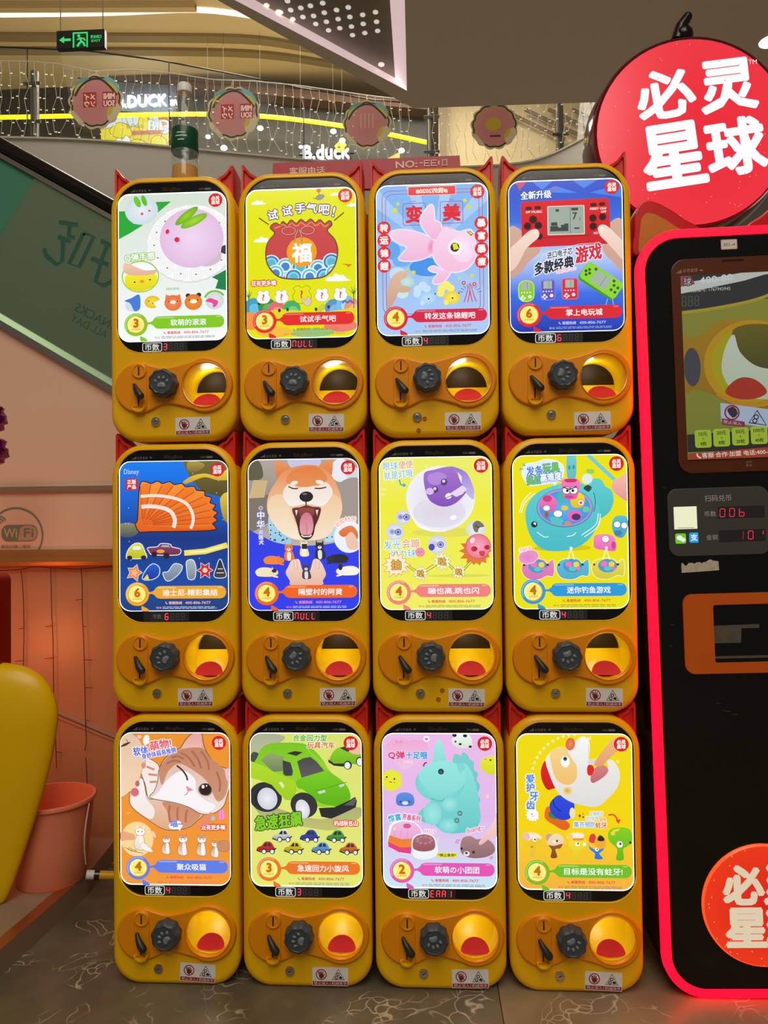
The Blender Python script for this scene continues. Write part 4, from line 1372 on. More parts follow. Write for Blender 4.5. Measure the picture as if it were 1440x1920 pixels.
def poster_reef():
    a = Art((78, 220, 793, 1203), PHW, PHH, PRAD)
    a.rect(78, 220, 793, 420, (10, 124, 240), (14, 104, 220)); a.rect(78, 420, 793, 720, (14, 104, 220), (12, 50, 130)); a.rect(78, 720, 793, 1010, (12, 50, 130), (10, 72, 160)); a.rect(78, 1010, 793, 1203, (10, 72, 160), (22, 60, 120))
    a.blob([(520, 215), (793, 210), (800, 440), (700, 450), (600, 400), (530, 300)], (120, 106, 50), (84, 72, 30))
    a.blob([(500, 356), (560, 320), (640, 306), (720, 320), (793, 280), (800, 345), (720, 350), (640, 330), (560, 356), (510, 372)], (240, 206, 60), (200, 160, 40))
    a.blob([(530, 230), (590, 226), (640, 250), (590, 292), (530, 286)], (176, 156, 70), (120, 106, 50))
    a.blob([(740, 470), (800, 440), (800, 620), (760, 600)], (226, 196, 60), (150, 130, 50))
    a.blob([(70, 640), (130, 622), (190, 640), (200, 690), (140, 720), (70, 700)], (140, 140, 96), (60, 76, 96))
    for k in range(26):
        q = random.Random(k + 50)
        a.ell(q.uniform(90, 780), q.uniform(240, 900), 4, 4, (120, 190, 250), n=8)
    # a large plain scallop shell
    hx, hy = 232, 640
    N = 11
    rim = []
    for k in range(N + 1):
        t = math.radians(-92 + k * 100 / N)
        r = 500 - abs(k - N / 2) * 14
        rim.append((hx + r * math.cos(t) * 1.04, hy + r * math.sin(t) * .62))
    full = []
    for k in range(N):
        full.append(rim[k])
        mx, my = (rim[k][0] + rim[k + 1][0]) / 2, (rim[k][1] + rim[k + 1][1]) / 2
        full.append((hx + (mx - hx) * 1.06, hy + (my - hy) * 1.06))
    full.append(rim[-1])
    body = [(hx - 46, hy - 10), (hx - 30, hy - 40)] + full + [(hx + 40, hy + 40), (hx - 20, hy + 40)]
    body = [(x, y - 0) for x, y in body]
    a.stroke(catmull(body, 3), 14, (50, 26, 14), True)
    a.poly(catmull(body, 3), (250, 150, 50), (226, 92, 20))
    for k in range(N):
        mx, my = (rim[k][0] + rim[k + 1][0]) / 2, (rim[k][1] + rim[k + 1][1]) / 2
        if k % 2 == 0:
            a.poly([(hx, hy), (hx + (rim[k][0] - hx) * .98, hy + (rim[k][1] - hy) * .98), (hx + (mx - hx) * 1.04, hy + (my - hy) * 1.04), (hx + (rim[k + 1][0] - hx) * .98, hy + (rim[k + 1][1] - hy) * .98)], (244, 126, 34), (222, 84, 20))
        a.stroke([(hx + (rim[k][0] - hx) * .15, hy + (rim[k][1] - hy) * .15), (hx + (rim[k][0] - hx) * .97, hy + (rim[k][1] - hy) * .97)], 5, (190, 70, 20))
    for fr in (.46, .72):
        a.stroke(catmull([(hx + (x - hx) * fr, hy + (y - hy) * fr) for x, y in rim], 2, False), 26 if fr < .6 else 20, (246, 226, 214))
    a.text('Disney', 160, 292, 44, (196, 222, 250), w=98)
    a.rect(120, 332, 202, 408, (196, 34, 44), r=4); a.text('正版', 161, 354, 28, WHITE, bold=.03); a.text('产品', 161, 387, 28, WHITE, bold=.03)
    w = (236, 242, 250)
    carp = [(126, 850), (140, 800), (180, 762), (222, 766), (244, 812), (256, 850), (232, 856), (150, 856)]
    a.blob(carp, (226, 220, 60), (190, 190, 30), line=(10, w)); a.rect(168, 778, 220, 800, (230, 240, 244), r=6); a.ell(146, 852, 18, 14, (30, 30, 34)); a.ell(238, 852, 18, 14, (30, 30, 34))
    carq = [(268, 790), (330, 784), (352, 764), (410, 768), (424, 786), (476, 800), (476, 826), (440, 836), (300, 832), (276, 812)]
    a.blob(carq, (146, 64, 96), (110, 40, 76), line=(10, w), seg=4); a.poly([(352, 784), (362, 770), (404, 772), (412, 786)], (150, 176, 200)); a.ell(308, 832, 18, 18, (40, 26, 30)); a.ell(388, 842, 20, 20, (40, 26, 30)); a.ell(350, 812, 26, 12, (236, 160, 60))
    a.stroke([(505, 825), (640, 815), (785, 775)], 36, (240, 222, 90)); a.stroke([(540, 822), (640, 814), (755, 784)], 10, (250, 244, 200))
    star(a, 178, 950, 56, (232, 130, 70), 5, .5, line=(9, w)); star(a, 178, 950, 34, (246, 180, 120), 5, .5)
    a.blob([(232, 990), (258, 930), (300, 895), (340, 920), (334, 970), (290, 995)], (30, 90, 210), (16, 50, 150), line=(9, w)); a.poly([(236, 994), (262, 960), (276, 996)], (236, 220, 70))
    a.blob([(366, 955), (400, 946), (440, 896), (490, 912), (462, 966), (396, 1006)], (150, 168, 186), (110, 130, 150), line=(9, w))
    a.blob([(522, 880), (560, 872), (578, 920), (570, 990), (532, 990), (522, 930)], (170, 184, 190), (120, 136, 146), line=(9, w))
    star(a, 640, 938, 56, (206, 40, 46), 6, .5, line=(9, w)); a.ell(640, 938, 16, 16, (250, 214, 180))
    a.blob([(700, 976), (716, 920), (738, 868), (760, 920), (776, 976), (738, 988)], (36, 36, 56), (60, 60, 84), line=(9, w)); a.stroke([(722, 930), (756, 930)], 6, (220, 210, 150)); a.stroke([(714, 956), (764, 956)], 6, (220, 210, 150))
    footer(a, (236, 168, 40), '6', '迪士尼-精彩集结', phone=(250, 190, 190), small=(220, 226, 240))
    badge(a)
    return a

def dog_sit(a, x, y, s, c, belly=(240, 226, 206), line=None):
    a.blob([(x - 24 * s, y + 40 * s), (x - 30 * s, y), (x - 16 * s, y - 24 * s), (x + 14 * s, y - 24 * s), (x + 30 * s, y + 6 * s), (x + 30 * s, y + 40 * s)], c, line=line, seg=3)
    a.blob([(x - 10 * s, y + 38 * s), (x - 12 * s, y - 8 * s), (x + 10 * s, y - 8 * s), (x + 10 * s, y + 38 * s)], belly, seg=3)
    for d in (-1, 1):
        a.poly([(x - 2 * s + d * 8 * s, y - 50 * s), (x - 2 * s + d * 22 * s, y - 76 * s), (x - 2 * s + d * 24 * s, y - 42 * s)], c)
    a.ell(x - 2 * s, y - 38 * s, 26 * s, 22 * s, c, line=line)
    a.ell(x - 2 * s, y - 30 * s, 12 * s, 10 * s, belly); a.ell(x - 2 * s, y - 34 * s, 4 * s, 3 * s, (30, 24, 24), n=8)
    for d in (-1, 1):
        a.ell(x - 2 * s + d * 11 * s, y - 42 * s, 3 * s, 3 * s, (30, 24, 24), n=8)
def dog_lie(a, x, y, s, c, head, right=True):
    d = 1 if right else -1
    a.blob([(x - 62 * s * d, y + 14 * s), (x - 66 * s * d, y - 10 * s), (x - 30 * s * d, y - 30 * s), (x + 30 * s * d, y - 24 * s), (x + 56 * s * d, y + 6 * s), (x + 40 * s * d, y + 26 * s), (x - 40 * s * d, y + 26 * s)], c, seg=3)
    a.ell(x + 46 * s * d, y + 2 * s, 26 * s, 20 * s, head)
    a.poly([(x + 30 * s * d, y - 8 * s), (x + 34 * s * d, y - 34 * s), (x + 48 * s * d, y - 14 * s)], head)
    a.stroke([(x + 40 * s * d, y + 24 * s), (x + 70 * s * d, y + 30 * s)], 10 * s, c)
def poster_dog():
    a = Art((96, 212, 806, 1193), PHW, PHH, PRAD)
    a.rect(96, 212, 806, 480, (176, 168, 158), (146, 138, 128)); a.rect(96, 480, 806, 800, (146, 138, 128), (190, 180, 168))
    a.blob([(96, 230), (170, 225), (190, 330), (96, 340)], (96, 92, 70)); a.poly([(96, 460), (230, 440), (230, 620), (96, 700)], (126, 116, 106))
    a.poly([(130, 345), (222, 350), (200, 460), (100, 464)], (206, 178, 130))
    a.blob([(350, 205), (470, 205), (560, 205), (540, 280), (400, 290)], (200, 198, 226)); a.ell(690, 290, 64, 76, (232, 234, 240)); a.ell(775, 320, 50, 50, (212, 216, 222)); a.blob([(680, 380), (810, 350), (810, 560), (690, 560)], (160, 150, 142))
    a.blob([(225, 590), (262, 580), (345, 690), (372, 760), (245, 745)], (176, 218, 238), (150, 200, 228), seg=3)
    a.blob([(655, 640), (580, 742), (640, 748), (668, 690)], (176, 218, 238), seg=3)
    q = random.Random(5)
    for k in range(26):
        x = q.uniform(238, 345); y = q.uniform(610, 745)
        if (x - 235) < (y - 560) * .75:
            a.ell(x, y, 5, 5, (40, 50, 60), n=7)
    for p in ((620, 690), (640, 670), (600, 725), (632, 720), (650, 700)):
        a.ell(*p, 5, 5, (40, 50, 60), n=7)
    o1 = (232, 148, 84)
    a.blob([(270, 216), (300, 225), (375, 268), (330, 340), (286, 356)], (236, 150, 96), (214, 120, 66), seg=3)
    a.blob([(640, 214), (600, 228), (548, 268), (600, 340), (634, 320)], (236, 150, 96), (214, 120, 66), seg=3)
    a.blob([(282, 350), (330, 290), (400, 262), (480, 252), (560, 264), (630, 320), (672, 400), (692, 470), (696, 560), (650, 660), (590, 724), (480, 742), (370, 726), (280, 660), (222, 560), (226, 450)], (230, 138, 76), (244, 222, 190))
    a.blob([(232, 470), (300, 440), (360, 480), (380, 600), (430, 726), (350, 716), (270, 650), (226, 560)], (240, 206, 164), (246, 232, 208))
    a.blob([(690, 480), (630, 440), (576, 480), (556, 600), (510, 728), (590, 716), (660, 640), (694, 560)], (240, 200, 156), (246, 226, 200))
    a.blob([(320, 430), (360, 372), (420, 398), (470, 390), (545, 388), (598, 366), (640, 430), (600, 500), (560, 520), (470, 505), (380, 520), (340, 490)], (240, 222, 206), (246, 238, 232))
    a.blob([(340, 360), (380, 292), (480, 262), (560, 280), (606, 350), (540, 380), (470, 396), (410, 385)], (228, 124, 62), (226, 146, 88))
    a.ell(394, 368, 24, 13, (246, 232, 220), rot=-14); a.ell(556, 364, 26, 13, (246, 232, 220), rot=10)
    a.stroke(catmull([(356, 390), (385, 404), (418, 404)], 4, False), 8, (70, 40, 30)); a.stroke(catmull([(524, 404), (560, 406), (598, 398)], 4, False), 8, (70, 40, 30))
    a.ell(470, 458, 44, 34, (44, 36, 38), (26, 22, 24)); a.ell(460, 440, 16, 7, (110, 104, 108)); a.stroke([(468, 490), (468, 516)], 8, (60, 44, 44))
    a.blob([(380, 536), (430, 526), (470, 514), (510, 524), (562, 534), (548, 600), (526, 650), (510, 712), (470, 738), (428, 712), (412, 650), (396, 596)], (110, 44, 44), (44, 20, 24))
    a.blob([(420, 540), (470, 530), (520, 540), (510, 590), (470, 600), (430, 590)], (150, 76, 70), (120, 50, 50))
    a.blob([(436, 590), (470, 560), (504, 586), (514, 650), (500, 700), (470, 706), (434, 698), (426, 650)], (206, 120, 140), (230, 160, 170)); a.stroke([(470, 628), (472, 700)], 4, (190, 100, 120))
    for x0, x1, y in ((398, 408, 556), (530, 540, 556)):
        a.poly([(x0, y - 10), (x1 + 6, y - 12), ((x0 + x1) / 2 + 3, y + 26)], (244, 238, 226))
    a.stroke([(436, 706), (450, 716), (490, 716), (502, 706)], 8, (240, 232, 220))
    a.blob([(60, 680), (160, 700), (260, 748), (360, 770), (450, 774), (560, 772), (660, 755), (740, 725), (840, 690), (840, 1000), (840, 1250), (60, 1250), (60, 960)], (50, 62, 226), (40, 60, 240), seg=4)
    a.ell(740, 722, 94, 100, (236, 240, 250), line=(6, (210, 220, 250))); a.blob([(676, 690), (712, 660), (760, 650), (794, 690), (790, 740), (752, 700), (716, 720), (690, 716)], (236, 130, 70), (214, 104, 56)); a.blob([(720, 720), (760, 690), (800, 760), (790, 800), (740, 800), (722, 760)], (236, 196, 176))
    a.text('软', 672, 640, 34, (246, 130, 50), out=(WHITE, 5), rot=-32); a.text('胶', 698, 620, 34, (246, 130, 50), out=(WHITE, 5), rot=-20); a.text('材', 730, 608, 34, (246, 130, 50), out=(WHITE, 5), rot=-5); a.text('质', 768, 608, 34, (246, 130, 50), out=(WHITE, 5), rot=8)
    lil = (130, 130, 226)
    a.ring(178, 528, 10, 6, WHITE); a.ring(178, 528, 10, 3, lil)
    for ch, x, y, h in (('中', 178, 575, 50), ('华', 177, 634, 50), ('田', 178, 686, 24), ('园', 178, 718, 26), ('犬', 180, 750, 28)):
        a.text(ch, x, y, h, WHITE, out=(lil, 4), bold=.02)
    dog_lie(a, 258, 868, .95, (240, 136, 50), (236, 130, 46))
    dog_lie(a, 668, 862, 1.0, (40, 40, 46), (46, 46, 52), False)
    dog_lie(a, 212, 945, 1.05, (242, 228, 190), (236, 220, 180)); a.ell(262, 936, 16, 12, (50, 44, 44))
    dog_lie(a, 732, 940, 1.05, (246, 242, 232), (246, 240, 228), False); a.ell(684, 915, 14, 20, (40, 40, 44))
    dog_sit(a, 358, 828, 1.0, (232, 120, 60), (246, 232, 214)); dog_sit(a, 455, 806, .9, (240, 226, 180), (250, 240, 220)); a.rect(440, 764, 474, 796, (40, 36, 36), r=4)
    dog_sit(a, 556, 818, 1.05, (44, 44, 50), (230, 226, 220))
    a.blob([(336, 950), (352, 910), (372, 872), (400, 862), (424, 868), (442, 930), (468, 960), (494, 930), (512, 868), (540, 862), (560, 880), (580, 920), (592, 962), (572, 1000), (560, 1030), (376, 1030), (362, 1000)], (246, 214, 198), (228, 182, 164), seg=4)
    for p in ([(386, 872), (392, 930)], [(408, 868), (412, 930)], [(530, 868), (526, 930)], [(552, 876), (546, 930)]):
        a.stroke(p, 3, (206, 160, 146))
    dog_sit(a, 468, 952, .9, (70, 64, 70), (226, 220, 222))
    footer(a, (240, 100, 28), '4', '隔壁村的阿黄', phone=(244, 140, 170), small=(200, 206, 250))
    badge(a)
    return a

def poster_ball():
    a = Art((82, 200, 810, 1190), PHW, PHH, PRAD)
    a.rect(82, 200, 810, 520, (236, 238, 110), (238, 236, 60)); a.rect(82, 520, 810, 1190, (238, 236, 60), (240, 238, 100))
    q = random.Random(9)
    for k in range(16):
        a.ell(q.uniform(100, 790), q.uniform(220, 660), q.uniform(10, 26), q.uniform(10, 26), (246, 244, 150), (239, 237, 90), n=12)
    a.ell(520, 690, 230, 30, (226, 222, 90)); a.ell(590, 972, 200, 10, (222, 218, 80))
    a.ell(478, 471, 222, 212, (222, 214, 236), (240, 240, 246), n=48)
    a.ell(470, 560, 170, 100, (220, 214, 226), (226, 222, 236))
    a.blob([(376, 306), (440, 284), (540, 266), (640, 300), (672, 372), (640, 440), (570, 506), (490, 524), (410, 484), (378, 400)], (164, 116, 206), (130, 80, 184))
    a.blob([(400, 320), (470, 300), (520, 330), (470, 380), (410, 370)], (180, 136, 216))
    a.blob([(540, 264), (640, 300), (690, 400), (690, 480), (640, 430), (600, 330)], (150, 110, 214), (200, 186, 240))
    for x, y in ((503, 365), (445, 413)):
        a.ell(x, y, 21, 22, (90, 60, 120)); a.ell(x - 2, y - 6, 10, 10, (220, 210, 240))
    a.ell(410, 424, 26, 22, (220, 186, 240)); a.ell(530, 456, 22, 18, (250, 240, 250), rot=-30); a.stroke([(512, 470), (556, 450)], 4, (90, 50, 120))
    a.poly([(540, 440), (620, 388), (650, 412), (620, 445), (580, 462)], (226, 216, 244)); a.poly([(590, 300), (616, 330), (616, 380), (600, 340)], (240, 236, 250))
    a.ell(560, 596, 22, 14, (250, 250, 255), rot=-20); a.blob([(280, 560), (330, 630), (420, 672), (520, 684), (420, 684), (330, 650)], (248, 248, 250))
    for x, y, r, c in ((237, 590, 48, (110, 100, 200)), (182, 686, 58, (60, 150, 210)), (455, 770, 60, (226, 190, 210))):
        a.ell(x, y, r, r, (240, 242, 246), (206, 210, 230)); a.ell(x - 18, y - 2, 22, 20, c, (200, 200, 236)); a.ell(x + 20, y, 21, 21, (90, 90, 170)); a.ring(x + 20, y, 13, 4, (230, 230, 250), n=14)
    a.ell(418, 786, 20, 22, (70, 80, 180))
    a.ell(703, 672, 64, 56, (244, 244, 240), (216, 218, 214)); a.blob([(684, 640), (710, 618), (740, 630), (756, 656), (726, 664), (712, 694), (690, 680)], (120, 114, 104)); a.ell(704, 652, 5, 5, (30, 30, 30)); a.ell(718, 660, 5, 5, (30, 30, 30))
    bl, og = (90, 180, 226), (236, 130, 70)
    a.text('眼球', 157, 256, 52, bl, out=((246, 250, 236), 5), w=98, rot=-3); a.text('便便', 256, 248, 52, og, out=((246, 250, 236), 5), w=92, rot=-3)
    a.text('就是灯哦', 208, 312, 52, bl, out=((246, 250, 236), 5), w=188, rot=-6)
    a.stroke([(214, 345), (222, 378), (250, 384)], 9, (70, 160, 220)); a.poly([(240, 366), (260, 386), (236, 394)], (70, 160, 220))
    a.text('发光', 164, 768, 58, bl, out=((246, 250, 236), 5), w=110, rot=-2); a.text('会蹦', 282, 760, 58, og, out=((246, 250, 236), 5), w=110, rot=-2)
    a.text('弹力球', 234, 826, 50, bl, out=((246, 250, 236), 5), w=166, rot=-3)
    a.ell(343, 818, 28, 28, (240, 150, 170), line=(3, (190, 60, 90))); a.stroke([(330, 814), (340, 820)], 3, (150, 40, 70)); a.stroke([(356, 812), (346, 820)], 3, (150, 40, 70))
    for p in ([(230, 890), (345, 970)], [(240, 882), (350, 958)], [(350, 965), (480, 885)], [(345, 950), (470, 870)], [(500, 870), (596, 955)], [(490, 880), (590, 965)], [(596, 950), (690, 850)], [(600, 962), (700, 858)]):
        a.stroke(p, 3, (60, 56, 40))
    star(a, 187, 898, 84, (248, 236, 206), 12, .66, line=(10, (228, 120, 50)), seed=2); a.text('拍', 187, 898, 62, (240, 170, 60), out=((50, 36, 30), 5), bold=.04)
    for x, y, r in ((345, 955, 52), (485, 878, 62), (590, 946, 50)):
        star(a, x, y, r, (248, 240, 200), 11, .62, line=(4, (120, 90, 40)), seed=int(x)); a.text('哒', x, y, r * .8, (240, 190, 80), out=((50, 36, 30), 4), bold=.03)
    star(a, 704, 812, 104, (232, 120, 50), 14, .72, line=(4, (60, 40, 30)), seed=4)
    a.ell(716, 783, 80, 78, (250, 170, 190), (236, 120, 150), line=(4, (110, 40, 60)))
    a.ell(690, 800, 20, 17, (206, 40, 60)); a.ell(772, 790, 18, 15, (206, 40, 60)); a.stroke([(690, 786), (712, 798), (692, 808)], 5, (90, 20, 40)); a.stroke([(784, 778), (762, 790), (782, 802)], 5, (90, 20, 40)); a.blob([(724, 818), (756, 818), (750, 844), (732, 842)], (226, 60, 80), line=(3, (110, 30, 50))); a.ell(680, 745, 14, 20, (255, 220, 230), rot=30)
    footer(a, (238, 130, 124), '4', '蹦也高,跳也闪')
    badge(a)
    return a

def poster_fishing():
    a = Art((107, 180, 862, 1188), PHW, PHH, PRAD)
    a.rect(107, 180, 862, 1188, (236, 226, 0))
    cloudp = [(178, 330), (170, 280), (200, 235), (270, 222), (330, 205), (410, 220), (450, 262), (440, 330), (400, 362), (386, 392), (370, 366), (300, 375), (220, 380)]
    a.blob(cloudp, (240, 248, 252), seg=4); a.blob([(x + (312 - x) * .03, y + (300 - y) * .04) for x, y in cloudp], (222, 240, 250), seg=4)
    for p in ([(160, 262), (190, 272), (150, 274)], [(176, 225), (200, 250), (180, 250)]):
        a.poly(p, (100, 180, 220))
    a.text('发条', 256, 282, 62, (70, 130, 226), out=(WHITE, 6), bold=.03, w=110, rot=-5); a.text('玩具', 364, 266, 62, (120, 200, 40), out=((70, 130, 226), 5), bold=.03, w=106, rot=-5)
    a.text('挑战', 248, 342, 56, (120, 200, 40), out=((70, 130, 226), 5), bold=.03, w=92, rot=-5); a.text('高难度', 362, 324, 56, WHITE, out=((70, 130, 226), 6), bold=.03, w=140, rot=-5)
    tq, tq2, tqd = (96, 206, 208), (70, 186, 196), (50, 150, 160)
    a.ell(430, 790, 190, 22, (214, 200, 0))
    a.blob([(600, 380), (640, 340), (690, 345), (720, 390), (760, 420), (770, 490), (740, 560), (680, 600), (620, 600)], tq, tq2)
    a.blob([(190, 600), (206, 500), (280, 420), (400, 375), (520, 360), (600, 390), (660, 470), (680, 580), (640, 690), (560, 770), (440, 808), (310, 800), (230, 730)], tq, tq2)
    a.stroke(catmull([(640, 430), (652, 490), (640, 556)], 4, False), 5, (36, 100, 106))
    a.ell(450, 528, 186, 128, tqd); a.ell(450, 526, 180, 122, (196, 140, 214)); a.ell(450, 528, 168, 112, (90, 180, 236), (60, 150, 226))
    a.blob([(290, 510), (306, 460), (350, 440), (392, 470), (398, 510), (370, 550), (310, 535)], (240, 120, 190), (226, 96, 170)); a.ell(336, 466, 30, 22, (206, 60, 130)); a.ell(330, 528, 22, 18, (250, 244, 246), line=(4, (40, 30, 40)))
    a.blob([(400, 440), (440, 410), (470, 440), (460, 490), (412, 490)], (70, 180, 180)); a.blob([(488, 480), (540, 430), (580, 460), (570, 520), (510, 525)], (246, 220, 40), (230, 190, 20)); a.ell(556, 496, 20, 20, (246, 230, 230), line=(4, (60, 40, 40))); a.ell(556, 496, 9, 9, (190, 90, 90))
    a.ell(404, 566, 28, 22, (250, 250, 250), line=(5, (40, 40, 46))); a.blob([(350, 590), (400, 590), (440, 610), (420, 640), (370, 630)], (80, 196, 196)); a.ell(514, 580, 46, 36, (240, 100, 180)); a.ell(524, 588, 30, 22, (70, 50, 110)); a.blob([(428, 520), (450, 512), (474, 526), (456, 544), (432, 540)], (236, 200, 50)); a.ell(330, 570, 14, 20, (170, 90, 60)); a.ell(468, 628, 24, 12, (226, 140, 90)); a.ell(590, 540, 24, 20, (110, 200, 160))
    a.blob([(470, 180), (526, 180), (524, 330), (470, 330)], (120, 206, 208), (90, 186, 194), seg=3); a.ell(484, 264, 8, 14, tqd); a.ell(512, 262, 8, 14, tqd)
    a.stroke([(606, 182), (780, 350)], 26, (120, 204, 206))
    a.blob([(432, 350), (466, 336), (520, 336), (552, 356), (544, 420), (520, 470), (458, 466), (434, 420)], (246, 130, 196), (230, 90, 170)); a.blob([(456, 340), (526, 340), (520, 360), (462, 360)], (214, 40, 110))
    for x in (462, 510):
        a.ell(x, 414, 25, 23, (248, 246, 248), line=(7, (36, 28, 36))); a.ell(x + 6 * (1 if x < 480 else -1), 416, 9, 9, (30, 26, 30))
    a.stroke([(440, 392), (484, 408), (530, 390)], 7, (36, 28, 36)); a.ell(480, 456, 30, 10, (214, 60, 130))
    a.ell(600, 340, 34, 34, (220, 238, 236)); a.blob([(574, 400), (600, 380), (628, 396), (610, 424), (590, 416)], (30, 70, 60)); a.rect(592, 276, 648, 306, (150, 210, 90), r=14, rot=6)
    a.blob([(762, 372), (800, 340), (870, 310), (870, 480), (810, 460), (768, 420)], (246, 190, 170), (226, 150, 146))
    a.ell(247, 634, 20, 20, (20, 24, 26), rot=-20); a.ell(250, 630, 9, 10, (240, 246, 246)); a.ell(246, 638, 5, 5, (20, 24, 26))
    for p in ([(150, 555), (176, 480), (230, 424)], [(164, 556), (190, 486), (256, 430)], [(556, 708), (650, 640), (668, 566)], [(574, 720), (664, 652), (682, 570)], [(264, 684), (310, 716), (340, 714)], [(460, 716), (500, 708), (520, 690)]):
        a.stroke(catmull(p, 4, False), 5, (240, 250, 246))
    a.blob([(764, 610), (790, 584), (850, 590), (862, 650), (830, 722), (780, 716), (756, 660)], (90, 190, 210), (70, 160, 196)); a.ell(790, 640, 22, 20, (240, 244, 250), line=(5, (36, 36, 40))); a.ell(836, 648, 20, 20, (240, 244, 250), line=(5, (36, 36, 40))); a.ell(796, 696, 26, 18, (60, 130, 180))
    a.blob([(636, 740), (650, 708), (740, 704), (776, 740), (776, 810), (700, 806), (640, 790)], (246, 140, 200), (230, 100, 180)); a.ell(712, 734, 24, 22, (250, 240, 246), line=(5, (40, 30, 40))); a.ell(764, 775, 14, 24, (214, 60, 140))
    for x, c in ((268, (236, 130, 196)), (497, (90, 190, 220)), (727, (232, 222, 70))):
        w = (250, 246, 220)
        a.blob([(x - 108, 930), (x - 90, 880), (x - 30, 860), (x + 34, 866), (x + 60, 890), (x + 96, 866), (x + 104, 920), (x + 96, 972), (x + 56, 970), (x, 994), (x - 76, 984)], c, tuple(int(v * .9) for v in c), line=(7, w), seg=4)
        a.ell(x - 4, 908, 62, 44, (80, 150, 200)); a.ell(x - 28, 896, 22, 18, (236, 120, 190)); a.ell(x + 22, 898, 20, 18, (236, 214, 60)); a.ell(x - 4, 926, 24, 16, (90, 200, 200)); a.ell(x + 34, 924, 14, 12, (236, 120, 190)); a.ell(x - 92, 900, 7, 7, (30, 40, 40)); a.ell(x + 62, 900, 9, 7, (30, 50, 50))
    a.ell(205, 846, 66, 44, (226, 130, 196), (236, 150, 206), rot=-12, line=(6, (250, 230, 240)))
    a.text('防摸护罩', 184, 796, 24, (240, 90, 150), out=(WHITE, 4), w=78, rot=-12)
    for x in (486, 716):
        a.stroke([(x, 790), (x - 22, 868)], 5, (250, 248, 220)); a.stroke([(x, 790), (x + 20, 868)], 5, (250, 248, 220)); a.ring(x, 792, 8, 5, (250, 248, 220), n=12)
    footer(a, (40, 152, 216), '4', '迷你钓鱼游戏', phone=(220, 70, 60))
    badge(a)
    return a

def cat_sit(a, x, y, s, c=(206, 140, 100), ol=(110, 60, 40)):
    a.blob([(x - 26 * s, y + 60 * s), (x - 34 * s, y + 20 * s), (x - 14 * s, y - 20 * s), (x + 14 * s, y - 20 * s), (x + 26 * s, y + 60 * s)], c, (236, 220, 206), line=(4, ol), seg=3)
    a.blob([(x - 2 * s, y + 58 * s), (x - 2 * s, y - 14 * s), (x + 16 * s, y - 14 * s), (x + 20 * s, y + 58 * s)], (250, 244, 238), seg=3)
    for d in (-1, 1):
        a.poly([(x + d * 4 * s, y - 58 * s), (x + d * 24 * s, y - 78 * s), (x + d * 26 * s, y - 40 * s)], c)
    a.ell(x, y - 40 * s, 28 * s, 23 * s, (250, 244, 238), line=(4, ol)); a.blob([(x - 24 * s, y - 48 * s), (x, y - 63 * s), (x + 24 * s, y - 48 * s), (x, y - 46 * s)], c, seg=3)
    for d in (-1, 1):
        a.ell(x + d * 11 * s, y - 40 * s, 3.5 * s, 3.5 * s, (40, 30, 26), n=8)
